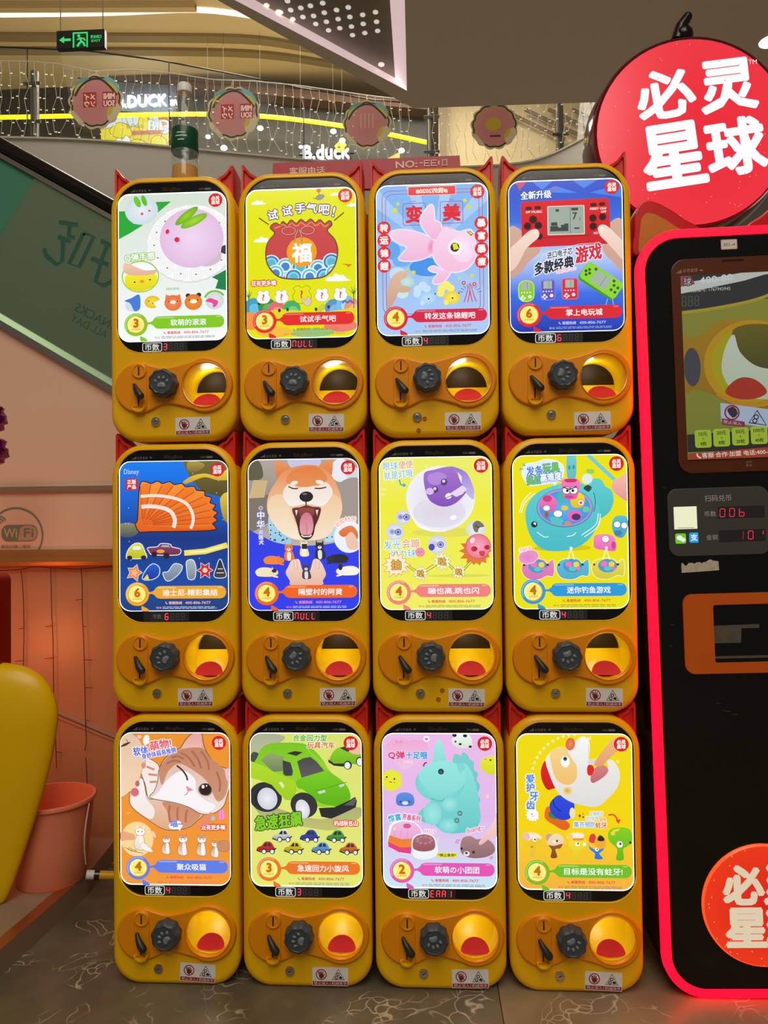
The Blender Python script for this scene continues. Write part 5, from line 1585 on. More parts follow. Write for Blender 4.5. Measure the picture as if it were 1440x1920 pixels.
def poster_cat():
    a = Art((82, 218, 785, 1203), PHW, PHH, PRAD)
    a.rect(82, 218, 785, 1203, (238, 146, 44), (242, 152, 56))
    ol = (84, 48, 36)
    a.blob([(140, 650), (150, 590), (186, 512), (222, 520), (236, 560), (252, 630), (320, 656), (420, 672), (540, 710), (610, 742), (570, 790), (520, 830), (430, 850), (350, 840), (262, 786), (190, 736), (148, 690)], (238, 212, 196), (226, 170, 130), line=(7, ol))
    a.blob([(350, 672), (420, 676), (540, 712), (596, 744), (540, 815), (450, 845), (400, 800), (380, 730)], (206, 138, 104), (214, 150, 116))
    a.blob([(150, 640), (190, 540), (222, 524), (240, 600), (250, 650), (300, 720), (280, 780), (200, 738), (152, 690)], (246, 240, 238), (244, 232, 224))
    for p in ([(400, 690), (392, 740), (400, 800)], [(450, 700), (446, 750), (452, 810)], [(510, 716), (500, 760), (500, 800)]):
        a.stroke(catmull(p, 3, False), 14, (184, 112, 80))
    a.blob([(216, 470), (240, 400), (272, 392), (330, 440), (330, 540), (300, 640), (262, 640), (244, 560)], (242, 228, 220), (246, 236, 232), line=(7, ol))
    for p in ([(250, 440), (300, 460)], [(262, 490), (318, 496)], [(270, 540), (316, 538)]):
        a.stroke(p, 14, (206, 146, 116))
    head = [(272, 640), (300, 600), (322, 540), (330, 470), (360, 400), (420, 345), (470, 318), (500, 270), (548, 222), (600, 216), (616, 300), (650, 370), (710, 430), (790, 470), (790, 540), (764, 620), (740, 690), (680, 736), (600, 742), (520, 700), (440, 674), (360, 660)]
    a.blob(head, (214, 158, 128), (240, 226, 218), line=(8, ol))
    a.blob([(480, 318), (516, 262), (556, 224), (596, 230), (604, 312), (550, 330)], (232, 160, 160), (238, 186, 176))
    a.blob([(330, 470), (366, 400), (440, 340), (520, 318), (610, 320), (660, 380), (740, 450), (770, 520), (756, 620), (700, 660), (640, 540), (560, 470), (460, 420), (390, 470), (350, 560)], (196, 132, 102), (206, 146, 116))
    for p in ([(470, 350), (520, 380), (560, 440)], [(540, 336), (580, 390), (600, 450)], [(600, 340), (640, 400), (650, 460)], [(380, 420), (430, 400), (470, 410)], [(700, 470), (720, 540), (716, 600)], [(410, 380), (450, 372), (490, 390)]):
        a.stroke(catmull(p, 4, False), 13, (172, 108, 82))
    a.blob([(330, 600), (370, 540), (440, 480), (500, 470), (560, 520), (570, 600), (620, 650), (690, 690), (640, 732), (540, 704), (440, 668), (340, 650), (290, 640)], (248, 244, 246), (246, 242, 246))
    a.blob([(752, 455), (790, 462), (790, 550), (762, 520)], (240, 190, 190)); 
    a.stroke(catmull([(444, 432), (480, 462), (506, 500), (512, 528)], 5, False), 11, (70, 44, 40))
    a.ell(627, 586, 45, 41, (110, 80, 66)); a.ell(627, 585, 37, 36, (40, 26, 28)); a.ell(612, 568, 9, 12, (246, 246, 250)); a.ell(634, 562, 5, 6, (220, 216, 220)); a.ring(630, 588, 40, 5, (186, 150, 126), a0=-60, a1=80, n=14)
    a.poly([(502, 562), (552, 590), (514, 600)], (238, 140, 150)); a.stroke([(514, 600), (510, 614), (494, 624)], 4, (120, 70, 70))
    for p in ([(610, 650), (660, 700)], [(600, 664), (640, 712)], [(640, 640), (700, 676)]):
        a.stroke(p, 3, (246, 240, 238))
    a.blob([(70, 210), (150, 222), (196, 256), (224, 300), (240, 380), (242, 430), (222, 460), (214, 490), (190, 560), (150, 596), (70, 612)], (226, 192, 166), (246, 214, 176), line=(4, (140, 90, 60)))
    a.blob([(82, 312), (110, 290), (150, 280), (120, 304)], (90, 50, 40)); a.stroke([(120, 262), (132, 282)], 4, (90, 50, 40)); a.ell(232, 432, 14, 20, (230, 140, 130))
    a.ell(192, 550, 14, 20, (206, 100, 110)); a.ell(176, 606, 26, 28, (214, 110, 124))
    a.ell(250, 265, 20, 34, (250, 246, 246), rot=12); a.ell(206, 246, 14, 12, (250, 190, 180))
    a.text('软体', 214, 338, 58, (96, 110, 226), out=(WHITE, 7), bold=.03, w=96, rot=-8); a.text('萌物!', 342, 298, 66, (234, 90, 110), out=(WHITE, 7), bold=.03, w=136, rot=-10)
    a.text('身娇体弱易推倒', 330, 352, 36, (96, 110, 226), out=(WHITE, 6), bold=.03, w=222, rot=-12)
    a.blob([(120, 736), (136, 748), (150, 734), (146, 730), (134, 738)], (250, 180, 90))
    a.blob([(392, 820), (420, 790), (460, 790), (480, 820), (470, 836), (464, 852), (450, 842), (410, 842)], WHITE, seg=3); a.text('喵~', 442, 806, 44, (96, 110, 226), bold=.03, rot=-6)
    a.text('还有更多噢', 677, 828, 32, WHITE, out=((226, 50, 50), 9), bold=.03, w=150)
    a.ell(730, 748, 25, 34, (242, 130, 190)); a.stroke([(722, 718), (718, 776)], 3, (250, 190, 220)); a.stroke([(738, 718), (740, 776)], 3, (250, 190, 220)); a.ell(674, 770, 14, 14, (150, 206, 240))
    a.blob([(640, 745), (672, 736), (650, 800), (600, 830), (570, 830)], (232, 140, 110))
    a.ell(190, 908, 104, 112, (250, 216, 150)); 
    a.blob([(86, 860), (130, 866), (172, 880), (170, 912), (120, 916), (86, 920)], (232, 170, 130)); cat_sit(a, 210, 904, 1.1, (246, 240, 232), (140, 90, 60)); a.blob([(230, 930), (280, 970), (288, 990), (250, 984), (210, 960)], (250, 240, 230), line=(3, (140, 90, 60)))
    a.stroke([(110, 960), (150, 984), (230, 1000)], 3, (120, 80, 50)); a.text('10cm', 160, 976, 20, (120, 80, 50), rot=14)
    for x, s, y in ((378, .86, 945), (484, .98, 944), (604, .98, 944)):
        cat_sit(a, x, y, s)
    cat_sit(a, 690, 965, .8); a.ell(744, 945, 44, 36, (206, 140, 100), line=(3, (120, 70, 50))); a.ell(300, 876, 6, 24, (240, 220, 210), rot=-20)
    footer(a, (94, 126, 232), '4', '聚众吸猫', phone=(236, 80, 70), small=(240, 130, 120))
    badge(a)
    return a

def minicar(a, x, y, w, c, d=1):
    s = w / 130
    c2 = tuple(int(v * .75) for v in c)
    a.blob([(x - 62 * s * d, y + 26 * s), (x - 60 * s * d, y), (x - 34 * s * d, y - 10 * s), (x - 10 * s * d, y - 38 * s), (x + 30 * s * d, y - 38 * s), (x + 52 * s * d, y - 6 * s), (x + 54 * s * d, y + 22 * s)], c, c2, seg=3)
    a.poly([(x - 24 * s * d, y - 8 * s), (x - 6 * s * d, y - 32 * s), (x + 4 * s * d, y - 32 * s), (x + 2 * s * d, y - 6 * s)], (40, 40, 46))
    a.poly([(x + 9 * s * d, y - 8 * s), (x + 10 * s * d, y - 31 * s), (x + 26 * s * d, y - 31 * s), (x + 36 * s * d, y - 8 * s)], (50, 50, 56))
    a.stroke([(x - 70 * s * d, y + 22 * s), (x - 40 * s * d, y + 34 * s), (x + 40 * s * d, y + 30 * s), (x + 70 * s * d, y + 6 * s)], 9 * s, (40, 40, 40))
    for q in (-16, 42):
        a.ell(x + q * s * d, y + 30 * s, 18 * s, 19 * s, (30, 30, 30)); a.ell(x + q * s * d - 1, y + 31 * s, 12 * s, 13 * s, (244, 244, 246))
def poster_car():
    a = Art((102, 222, 817, 1215), PHW, PHH, PRAD)
    a.rect(102, 222, 817, 800, (218, 226, 110), (222, 230, 120)); a.rect(102, 800, 817, 1215, (222, 230, 120), (228, 232, 110))
    a.blob([(102, 222), (200, 222), (330, 250), (250, 320), (150, 420), (102, 420)], (170, 176, 150), (190, 196, 140)); a.blob([(110, 640), (300, 720), (560, 780), (780, 700), (810, 760), (640, 850), (440, 830), (200, 790)], (166, 166, 116), (190, 194, 110))
    a.blob([(104, 400), (118, 350), (160, 360), (180, 420), (150, 440)], (70, 76, 60))
    gl, gd = (176, 220, 40), (106, 186, 20)
    a.ell(200, 640, 106, 96, (46, 46, 50), rot=20)
    a.blob([(150, 380), (180, 320), (250, 290), (420, 288), (480, 310), (540, 360), (600, 450), (610, 500), (420, 560), (390, 540), (250, 490), (130, 440)], (120, 196, 30), (150, 212, 40), seg=4)
    a.poly([(170, 400), (230, 350), (320, 378), (310, 470), (250, 476)], (150, 170, 110), (110, 130, 90))
    a.poly([(102, 405), (190, 440), (280, 490), (395, 540), (402, 600), (372, 660), (330, 658), (290, 620), (240, 560), (160, 530), (102, 515)], gl, (160, 206, 30))
    a.blob([(395, 540), (440, 510), (500, 490), (585, 466), (650, 500), (710, 550), (738, 600), (740, 650), (690, 690), (600, 698), (530, 680), (490, 640), (420, 600)], (120, 204, 30), (90, 176, 16))
    a.blob([(402, 590), (440, 590), (500, 640), (560, 680), (640, 694), (540, 700), (470, 670), (420, 630)], (190, 226, 60), (150, 206, 30))
    a.poly([(405, 408), (440, 388), (490, 378), (530, 410), (578, 468), (500, 492), (432, 513)], (70, 72, 74), (96, 90, 90))
    a.poly([(311, 400), (362, 415), (377, 470), (372, 500), (330, 502), (314, 488)], (60, 62, 66))
    a.poly([(338, 356), (390, 340), (442, 348), (400, 372)], (44, 46, 46)); a.stroke([(470, 330), (600, 456)], 6, (150, 220, 60)); a.stroke([(520, 600), (720, 540)], 4, (80, 150, 20))
    a.poly([(532, 602), (580, 590), (586, 606), (544, 618)], (200, 214, 200)); a.poly([(668, 560), (704, 548), (706, 562), (680, 576)], (200, 214, 200)); a.poly([(284, 545), (306, 540), (322, 570), (312, 584)], (222, 236, 180))
    a.ell(208, 650, 82, 74, (36, 36, 40), rot=24); a.ell(212, 650, 64, 72, (236, 238, 244), (206, 208, 222), rot=-14)
    a.ell(446, 690, 88, 80, (50, 48, 54), rot=30); a.ell(438, 715, 44, 62, (240, 240, 246), (214, 214, 226), rot=-16)
    a.poly([(540, 708), (640, 702), (730, 660), (772, 634), (784, 660), (776, 702), (700, 740), (620, 776), (556, 764)], (40, 38, 42)); a.poly([(700, 690), (776, 636), (780, 656), (764, 690)], (90, 90, 96))
    a.blob([(616, 380), (650, 330), (700, 310), (780, 330), (820, 370), (820, 420), (700, 420), (620, 410)], (140, 206, 40), (110, 180, 24), seg=3); a.poly([(680, 320), (710, 308), (750, 318), (730, 346)], (60, 60, 60)); a.poly([(602, 392), (640, 418), (710, 420), (700, 440), (640, 434), (606, 412)], (40, 40, 42)); a.ell(728, 430, 26, 28, (40, 40, 42)); a.ell(726, 432, 18, 22, (236, 238, 244)); a.ell(806, 406, 26, 30, (40, 40, 42)); a.ell(804, 408, 18, 24, (236, 238, 244)); a.blob([(740, 340), (770, 290), (820, 280), (820, 350), (780, 360)], (236, 190, 160))
    a.text('合金回力型', 488, 255, 42, (90, 180, 30), out=((244, 248, 220), 5), bold=.03, w=216, shear=.12); a.text('玩具汽车', 558, 301, 42, (214, 110, 30), out=((244, 248, 220), 5), bold=.03, w=176, shear=.12)
    a.text('急速狂飙', 282, 794, 92, (130, 206, 40), out=((40, 60, 20), 9), bold=.035, w=300, rot=-7, shear=.12)
    a.text('约战秋名山', 712, 804, 32, WHITE, out=((224, 50, 46), 9), bold=.03, w=146)
    for x, y, c in ((305, 885, (226, 228, 230)), (482, 885, (56, 76, 190)), (652, 885, (80, 170, 70)), (204, 962, (214, 46, 44)), (380, 962, (230, 206, 30)), (556, 962, (100, 170, 230)), (734, 962, (230, 120, 50))):
        minicar(a, x, y, 118, c)
    footer(a, (236, 116, 34), '3', '急速回力小旋风', phone=(200, 60, 90))
    badge(a)
    return a

def poster_dino():
    a = Art((98, 218, 830, 1222), PHW, PHH, PRAD)
    a.rect(98, 218, 830, 760, (236, 186, 232), (226, 184, 236)); a.rect(98, 760, 830, 1222, (226, 184, 236), (200, 230, 244))
    a.blob([(120, 300), (180, 262), (240, 282), (300, 262), (370, 270), (396, 320), (350, 390), (250, 455), (180, 410), (140, 360)], (240, 170, 212), (238, 196, 230))
    a.ell(210, 280, 60, 30, (240, 176, 214))
    a.text('手感', 208, 278, 24, (240, 120, 170)); a.text('Q弹', 192, 362, 52, (226, 40, 120), out=(WHITE, 4), bold=.04, w=106); a.text('十足哦', 322, 362, 46, (40, 160, 220), out=(WHITE, 4), bold=.04, w=138); a.text('好摸好捏', 268, 406, 18, (250, 236, 246), w=64)
    a.ell(387, 255, 22, 22, WHITE, line=(3, (200, 120, 200))); a.blob([(376, 252), (387, 248), (398, 252), (388, 268)], (220, 110, 190), seg=2)
    tq, td = (140, 226, 220), (100, 200, 200)
    a.blob([(556, 380), (580, 350), (606, 366), (622, 340), (648, 356), (664, 386), (690, 404), (690, 450), (716, 480), (706, 520), (728, 560), (712, 610), (726, 660), (640, 700), (560, 520)], (120, 210, 206), (96, 194, 194), seg=3)
    a.blob([(330, 740), (380, 700), (440, 760), (420, 800), (350, 790)], (120, 208, 206), (100, 194, 194))
    a.blob([(420, 640), (470, 560), (600, 420), (660, 440), (705, 560), (724, 700), (726, 780), (690, 840), (600, 864), (500, 860), (420, 800), (370, 740)], tq, td)
    a.ell(420, 740, 60, 76, (160, 232, 228), (130, 216, 212)); a.ell(520, 815, 66, 50, (156, 232, 228), (116, 208, 206)); 
    a.blob([(424, 430), (432, 360), (444, 290), (464, 258), (488, 284), (500, 340), (512, 410), (470, 440)], (160, 234, 228), (130, 218, 214))
    a.ell(470, 540, 158, 122, (156, 232, 226), (116, 210, 208), n=40); a.blob([(330, 500), (400, 420), (500, 396), (600, 430), (640, 520), (560, 600), (420, 600)], (150, 230, 226), (134, 220, 216)); a.blob([(580, 420), (620, 416), (632, 440), (600, 480)], (130, 216, 212))
    a.ell(530, 676, 56, 48, (160, 234, 228), (124, 212, 210)); a.stroke(catmull([(410, 640), (470, 660), (500, 640)], 4, False), 6, (90, 184, 186))
    a.ell(478, 467, 19, 19, (40, 60, 74)); a.ell(478, 470, 10, 8, (70, 100, 116)); a.stroke(catmull([(366, 434), (372, 416), (388, 408)], 4, False), 8, (40, 60, 74))
    for x, y in ((596, 736), (576, 783)):
        a.ring(x, y, 13, 6, (90, 84, 90), n=14); a.ell(x, y, 6, 6, (150, 150, 150), n=8)
    a.blob([(556, 290), (562, 236), (620, 214), (668, 236), (680, 300), (620, 316)], (240, 248, 240), (214, 226, 214)); a.ell(568, 230, 14, 12, (30, 30, 34)); a.ell(636, 234, 14, 10, (30, 30, 34)); a.ell(574, 272, 6, 7, (30, 30, 34)); a.ell(604, 288, 10, 7, (30, 30, 34)); a.ell(668, 304, 10, 8, (30, 30, 34))
    star(a, 158, 524, 74, (226, 230, 40), 20, .88); a.ell(158, 524, 62, 62, (232, 232, 50)); a.ell(128, 504, 6, 6, (40, 40, 30)); a.ell(177, 516, 6, 6, (40, 40, 30)); a.stroke(catmull([(144, 532), (152, 538), (160, 534)], 3, False), 4, (40, 40, 30)); a.ell(118, 520, 9, 6, (246, 180, 110)); a.ell(176, 540, 9, 6, (246, 180, 110))
    a.blob([(190, 680), (194, 620), (245, 602), (296, 622), (300, 680), (245, 692)], (96, 146, 226), (76, 120, 206)); a.ell(245, 672, 20, 12, (220, 228, 246)); a.ell(215, 664, 5, 5, (30, 30, 50)); a.ell(272, 664, 5, 5, (30, 30, 50))
    a.blob([(732, 430), (750, 380), (800, 364), (834, 380), (834, 476), (770, 474)], (232, 234, 50), (214, 218, 30)); a.ell(796, 390, 6, 6, (40, 40, 30)); a.ell(764, 384, 7, 5, (236, 150, 80))
    a.text('惊喜', 176, 768, 46, (40, 170, 214), out=(WHITE, 6), bold=.03, w=84, rot=-10); a.text('芳香系列', 284, 766, 38, (226, 60, 140), out=(WHITE, 6), bold=.03, w=116, rot=8)
    a.blob([(132, 880), (150, 810), (220, 782), (310, 800), (356, 860), (340, 900), (282, 910), (270, 1000), (200, 990), (134, 950)], (246, 250, 250), seg=4)
    a.blob([(150, 860), (168, 812), (236, 790), (310, 806), (346, 856), (320, 890), (220, 908), (150, 886)], (240, 190, 226), (232, 166, 214)); a.ell(256, 820, 26, 16, (214, 90, 160)); a.poly([(140, 880), (220, 906), (290, 900), (284, 960), (210, 962), (130, 925)], (236, 130, 50)); a.poly([(130, 922), (210, 960), (284, 956), (276, 1000), (200, 990), (134, 955)], (230, 60, 130))
    for x in (180, 220, 262):
        a.stroke([(x, 842), (x - 10, 900)], 4, (220, 150, 200))
    a.blob([(284, 985), (286, 910), (320, 874), (380, 868), (430, 890), (450, 950), (440, 1010), (360, 1036), (300, 1020)], (240, 244, 246)); a.blob([(290, 930), (310, 888), (366, 872), (420, 890), (436, 940), (420, 972), (360, 984), (300, 970)], (172, 110, 120), (150, 84, 100))
    for k in range(9):
        a.ell(366 + 46 * math.cos(k * .7), 910 + 22 * math.sin(k * .7), 10, 7, (196, 130, 140), n=9)
    a.text('HOT', 404, 854, 24, (240, 90, 160), out=(WHITE, 4), rot=6)
    a.rect(442, 990, 578, 1020, (232, 226, 40), r=14); a.text('*禁止食用*', 510, 1005, 19, (40, 50, 40), bold=.03, w=112)
    a.blob([(596, 960), (610, 896), (660, 880), (700, 900), (760, 896), (806, 930), (814, 980), (760, 1014), (670, 1022), (612, 1000)], (170, 130, 132), (140, 104, 110)); a.ell(636, 994, 20, 16, (236, 228, 226)); a.ell(634, 990, 9, 7, (50, 40, 40)); a.ell(604, 962, 8, 9, (50, 40, 40)); a.ell(680, 984, 9, 9, (50, 40, 40))
    a.blob([(834, 720), (810, 790), (760, 860), (716, 920), (730, 936), (790, 890), (834, 870)], (246, 216, 214), (236, 186, 184))
    a.text('duang~', 692, 838, 40, (236, 90, 160), out=(WHITE, 5), bold=.02, w=116, rot=-16)
    for p in ([(566, 925), (580, 900)], [(576, 932), (592, 900)], [(780, 1022), (800, 1006)], [(786, 1030), (806, 1014)]):
        a.stroke(p, 5, (236, 90, 170))
    for x, y in ((774, 624), (454, 905), (176, 838)):
        a.poly([(x, y - 14), (x + 9, y), (x, y + 14), (x - 9, y)], (250, 220, 170))
    footer(a, (228, 84, 180), '2', '软萌の小团团', phone=(220, 50, 80))
    badge(a)
    return a

def poster_teeth():
    a = Art((142, 222, 875, 1215), PHW, PHH, PRAD)
    a.rect(142, 222, 875, 820, (238, 220, 0), (244, 212, 0)); a.rect(142, 820, 875, 1215, (244, 212, 0), (246, 176, 60))
    q = random.Random(4)
    for k in range(12):
        t = math.radians(195 + k * 7.4)
        x, y = 520 + 282 * math.cos(t), 520 + 290 * math.sin(t)
        if k < 11:
            a.stroke([(x - 10, y + 2), (x + 6, y - 8)], 9, (250, 240, 190)); a.stroke([(x - 2, y + 10), (x + 8, y + 2)], 5, (250, 240, 190))
    a.stroke([(600, 246), (604, 262)], 8, (250, 246, 220)); a.stroke([(616, 240), (612, 260)], 6, (250, 246, 220)); a.stroke([(622, 294), (642, 302)], 4, (246, 190, 60))
    for ch, x, y in zip('爱护牙齿', (228, 228, 250, 228), (512, 566, 622, 678)):
        a.text(ch, x, y, 54, (76, 130, 220), out=((236, 244, 250), 9), bold=.03)
    star(a, 240, 742, 44, (250, 250, 250), 12, .78); a.ell(236, 736, 4, 4, (90, 80, 80)); a.stroke([(234, 748), (246, 748)], 3, (150, 120, 120))
    a.blob([(316, 740), (330, 690), (380, 690), (400, 740), (470, 790), (466, 826), (430, 834), (370, 800), (326, 770)], (236, 112, 30), (220, 96, 24)); a.ell(386, 736, 46, 30, (60, 130, 60))
    a.blob([(348, 680), (370, 640), (416, 614), (500, 660), (500, 720), (470, 765), (410, 768), (362, 730)], (40, 74, 226), (30, 60, 206)); a.stroke(catmull([(372, 640), (380, 680), (420, 718)], 4, False), 6, (20, 30, 90)); a.ell(492, 726, 18, 34, (236, 226, 190))
    a.blob([(330, 398), (352, 470), (385, 560), (372, 572), (336, 578), (306, 530), (296, 470), (308, 420)], (222, 28, 30), (200, 20, 26))
    a.blob([(330, 380), (400, 312), (470, 310), (560, 240), (606, 270), (600, 360), (600, 450), (620, 520), (660, 500), (720, 440), (716, 390), (760, 396), (796, 470), (780, 560), (720, 630), (650, 684), (560, 676), (470, 650), (400, 590), (350, 480)], (242, 240, 236), (222, 220, 216), seg=4)
    a.blob([(358, 350), (400, 314), (470, 318), (500, 360), (524, 430), (520, 510), (470, 548), (400, 520), (368, 440)], (246, 212, 140), (240, 192, 110))
    a.blob([(470, 330), (520, 330), (560, 250), (606, 276), (604, 370), (600, 430), (548, 440), (510, 400)], (246, 246, 246), (232, 232, 232))
    a.ell(486, 288, 30, 40, (240, 130, 90), (226, 100, 70), rot=10); a.ell(452, 400, 28, 36, (248, 248, 250)); a.ell(452, 382, 13, 13, (60, 110, 130)); a.ell(452, 380, 7, 7, (20, 20, 20)); a.ell(464, 586, 28, 26, (240, 206, 120)); a.ell(462, 584, 14, 13, (226, 176, 90))
    a.blob([(612, 500), (640, 440), (690, 420), (724, 450), (700, 490), (640, 530), (616, 530)], (214, 130, 130), (190, 100, 110)); a.blob([(592, 430), (616, 416), (634, 446), (616, 486), (592, 478)], (224, 30, 36)); a.blob([(596, 396), (650, 380), (660, 410), (610, 420)], (220, 214, 206))
    a.blob([(636, 420), (660, 370), (720, 290), (770, 240), (800, 262), (790, 320), (730, 380), (680, 424)], (240, 186, 130), (226, 160, 110))
    a.stroke([(600, 290), (600, 380)], 4, (214, 212, 208)); a.ell(785, 398, 12, 12, (252, 240, 160), (244, 226, 60))
    a.text('集齐预防', 568, 798, 36, (110, 170, 226), out=((244, 246, 236), 5), bold=.02, w=136); a.text('蛀牙', 672, 802, 36, (220, 80, 50), out=((250, 236, 200), 5), bold=.02, w=72)
    a.text('正确刷牙', 644, 728, 24, (90, 160, 220), out=((244, 246, 236), 4), w=84); a.text('定时护理', 616, 758, 24, (90, 160, 220), out=((244, 246, 236), 4), w=76); a.text('避免', 684, 764, 24, (220, 90, 60), out=((250, 236, 200), 4), w=40)
    a.ell(538, 742, 8, 9, (200, 50, 30)); a.ell(560, 750, 6, 7, (60, 110, 120)); a.ell(560, 730, 5, 5, (120, 150, 60))
    a.stroke(catmull([(718, 736), (752, 734), (776, 764)], 5, False), 10, (230, 70, 40)); a.poly([(762, 766), (796, 762), (782, 792)], (230, 70, 40))
    a.ell(240, 880, 54, 28, (246, 230, 214), rot=8); a.ell(198, 876, 22, 24, (230, 190, 190)); a.blob([(200, 920), (226, 892), (278, 886), (296, 908), (316, 946), (270, 920), (256, 960), (250, 1006), (218, 1006), (222, 940)], (238, 200, 40), (232, 190, 60), seg=3); a.ell(250, 895, 12, 13, WHITE); a.ell(252, 895, 5, 6, (40, 30, 26)); a.ell(232, 942, 10, 7, (214, 140, 40))
    a.ell(344, 882, 24, 26, (206, 160, 160)); a.blob([(330, 930), (346, 880), (390, 856), (430, 880), (430, 920), (390, 944)], (240, 220, 186), (232, 206, 166), seg=3); a.blob([(336, 930), (372, 934), (426, 920), (410, 950), (380, 956), (392, 1006), (350, 1008), (358, 960)], (150, 86, 46), (130, 70, 36), seg=3); a.ell(392, 902, 6, 7, (40, 30, 26)); a.ell(372, 905, 10, 8, (250, 240, 220))
    a.ell(510, 872, 54, 22, (250, 236, 220), rot=-8); a.ell(476, 876, 16, 18, (246, 200, 110)); a.blob([(470, 900), (500, 884), (566, 888), (572, 920), (550, 950), (530, 966), (524, 1008), (490, 1008), (496, 962), (470, 940)], (238, 226, 60), (230, 206, 30), seg=3); a.rect(490, 884, 560, 898, (240, 150, 40), r=5); a.ell(520, 922, 14, 12, WHITE); a.ell(524, 918, 5, 6, (40, 40, 30)); a.ell(566, 922, 9, 11, WHITE)
    a.blob([(592, 900), (604, 860), (630, 858), (640, 900), (616, 914)], (222, 60, 60), seg=3); a.ell(664, 910, 36, 42, (240, 170, 50)); a.blob([(646, 896), (662, 862), (690, 882), (684, 900)], (40, 34, 30), seg=2); a.blob([(588, 906), (600, 936), (640, 956), (688, 944), (672, 966), (656, 980), (680, 1012), (628, 1012), (630, 980), (598, 952)], (50, 140, 226), (40, 110, 210), seg=3); a.ell(642, 954, 12, 11, WHITE); a.ell(644, 952, 4, 5, (20, 20, 30))
    a.blob([(714, 850), (740, 820), (800, 812), (856, 830), (862, 900), (830, 935), (806, 950), (810, 1014), (762, 1016), (770, 950), (722, 900)], (130, 206, 30), (96, 180, 24), seg=3); a.ell(786, 920, 19, 20, WHITE); a.ell(790, 916, 7, 8, (30, 40, 20)); a.poly([(730, 846), (752, 826), (790, 818), (780, 836), (760, 838), (756, 862), (736, 864)], (240, 214, 60)); a.ell(853, 908, 7, 9, (30, 40, 20))
    footer(a, (112, 190, 34), '4', '目标是没有蛀牙!', phone=(214, 60, 60))
    badge(a)
    return a

POSTERS = [[poster_bun, poster_bag, poster_goldfish, poster_console],
           [poster_reef, poster_dog, poster_ball, poster_fishing],
           [poster_cat, poster_car, poster_dino, poster_teeth]]

# ================================================================== CAPSULE MACHINES
M_yel = mat('yellow_plastic', (254, 190, 0), 0.30, noise=(2.0, 0.04))
M_org = mat('amber_plastic', (244, 150, 0), 0.32)
M_tube = mat('chute_yellow', (250, 218, 20), 0.30)
M_dkhole = mat('chute_dark', (38, 26, 6), 0.6)
M_red = mat('red_plastic', (216, 44, 28), 0.36)
M_flap = mat('red_flap', (226, 16, 6), 0.6)
M_knob = mat('charcoal_plastic', (66, 72, 76), 0.42)
M_paw = mat('grey_paw', (126, 132, 136), 0.35)
M_lever = mat('dark_lever', (44, 44, 40), 0.35)
M_slot = mat('black_slot', (14, 10, 6), 0.6)
M_chrome = mat('chrome_lock', (214, 206, 186), 0.18, metal=1.0)
M_screen = mat_print('screen_glass', 0.12)
M_post = mat_print('backlit_poster', 0.12, strength=1.0)
M_rim = mat('led_edge', (255, 255, 250), 0.4, emit=(255, 255, 250), strength=1.5)
M_digit = mat_print('digit_display', 0.25, strength=1.25)
M_stick = mat_print('sticker_print', 0.35)
PX, PZ = 0.30, 0.621
BW, BH, BD = 0.1462, 0.6085, 0.27
def outline(ins, z0, dr=0.0, n=10):
    """front outline of the body: rounder at the top than at the bottom"""
    w, lo, hi = BW - ins, z0 + ins, BH - ins
    rt, rb = 0.076 - ins * .6, 0.064 - ins * .6
    out = []
    for q, (sx, sz, r) in enumerate(((1, 1, rt), (-1, 1, rt), (-1, -1, rb), (1, -1, rb))):
        for k in range(n + 1):
            a = PI / 2 * (q + k / n)
            cz = hi - r if sz > 0 else lo + r
            out.append((sx * (w - r) + r * math.cos(a), cz + r * math.sin(a)))
    return out
HC = (0.0765, 0.121)          # centre of the outlet
HR = 0.0505

def body_mesh(z0=-0.006):
    bm = bmesh.new()
    rf = 0.013
    loops = []
    nb = 5
    for k in range(nb + 1):
        a = PI / 2 * k / nb
        ins = rf * (1 - math.sin(a))
        loops.append([(x, rf * (1 - math.cos(a)), z) for x, z in outline(ins, z0)])
    for y, ins in ((0.20, 0.004), (BD - .012, 0.006), (BD, 0.016)):
        loops.append([(x, y, z) for x, z in outline(ins, z0)])
    bridge(bm, loops, True, False, True)
    front = [(p[0], p[2]) for p in loops[0]]
    scr = rrect(0, 0.397, 0.1312, 0.1975, 0.060, 10)
    # soft lip round the screen
    lipo = rrect(0, 0.397, 0.1325, 0.1990, 0.061, 10)
    hole = circ(HC[0], HC[1], HR + .004, 40)
    holed(bm, front, [lipo, hole], 0.0)
    bridge(bm, [[(x, 0.0, z) for x, z in lipo], [(x, -0.0008, z) for x, z in rrect(0, 0.397, 0.1318, 0.1983, 0.0605, 10)], [(x, 0.0, z) for x, z in scr], [(x, 0.007, z) for x, z in scr]], True, False, False)
    return bm
def peanut(off=0.0):
    pts = []
    cl, rl = (-0.0745, 0.1165), 0.0580 + off
    cr, rr = (0.0765, 0.1205), 0.0628 + off
    for k in range(15):
        a = math.radians(62 + (298 - 62) * k / 14)
        pts.append((cl[0] + rl * math.cos(a), cl[1] + rl * math.sin(a)))
    pts.append((-0.012, 0.0785 - off))
    for k in range(15):
        a = math.radians(-122 + 244 * k / 14)
        pts.append((cr[0] + rr * math.cos(a), cr[1] + rr * math.sin(a)))
    pts.append((-0.012, 0.1615 + off))
    return catmull(pts, 4)
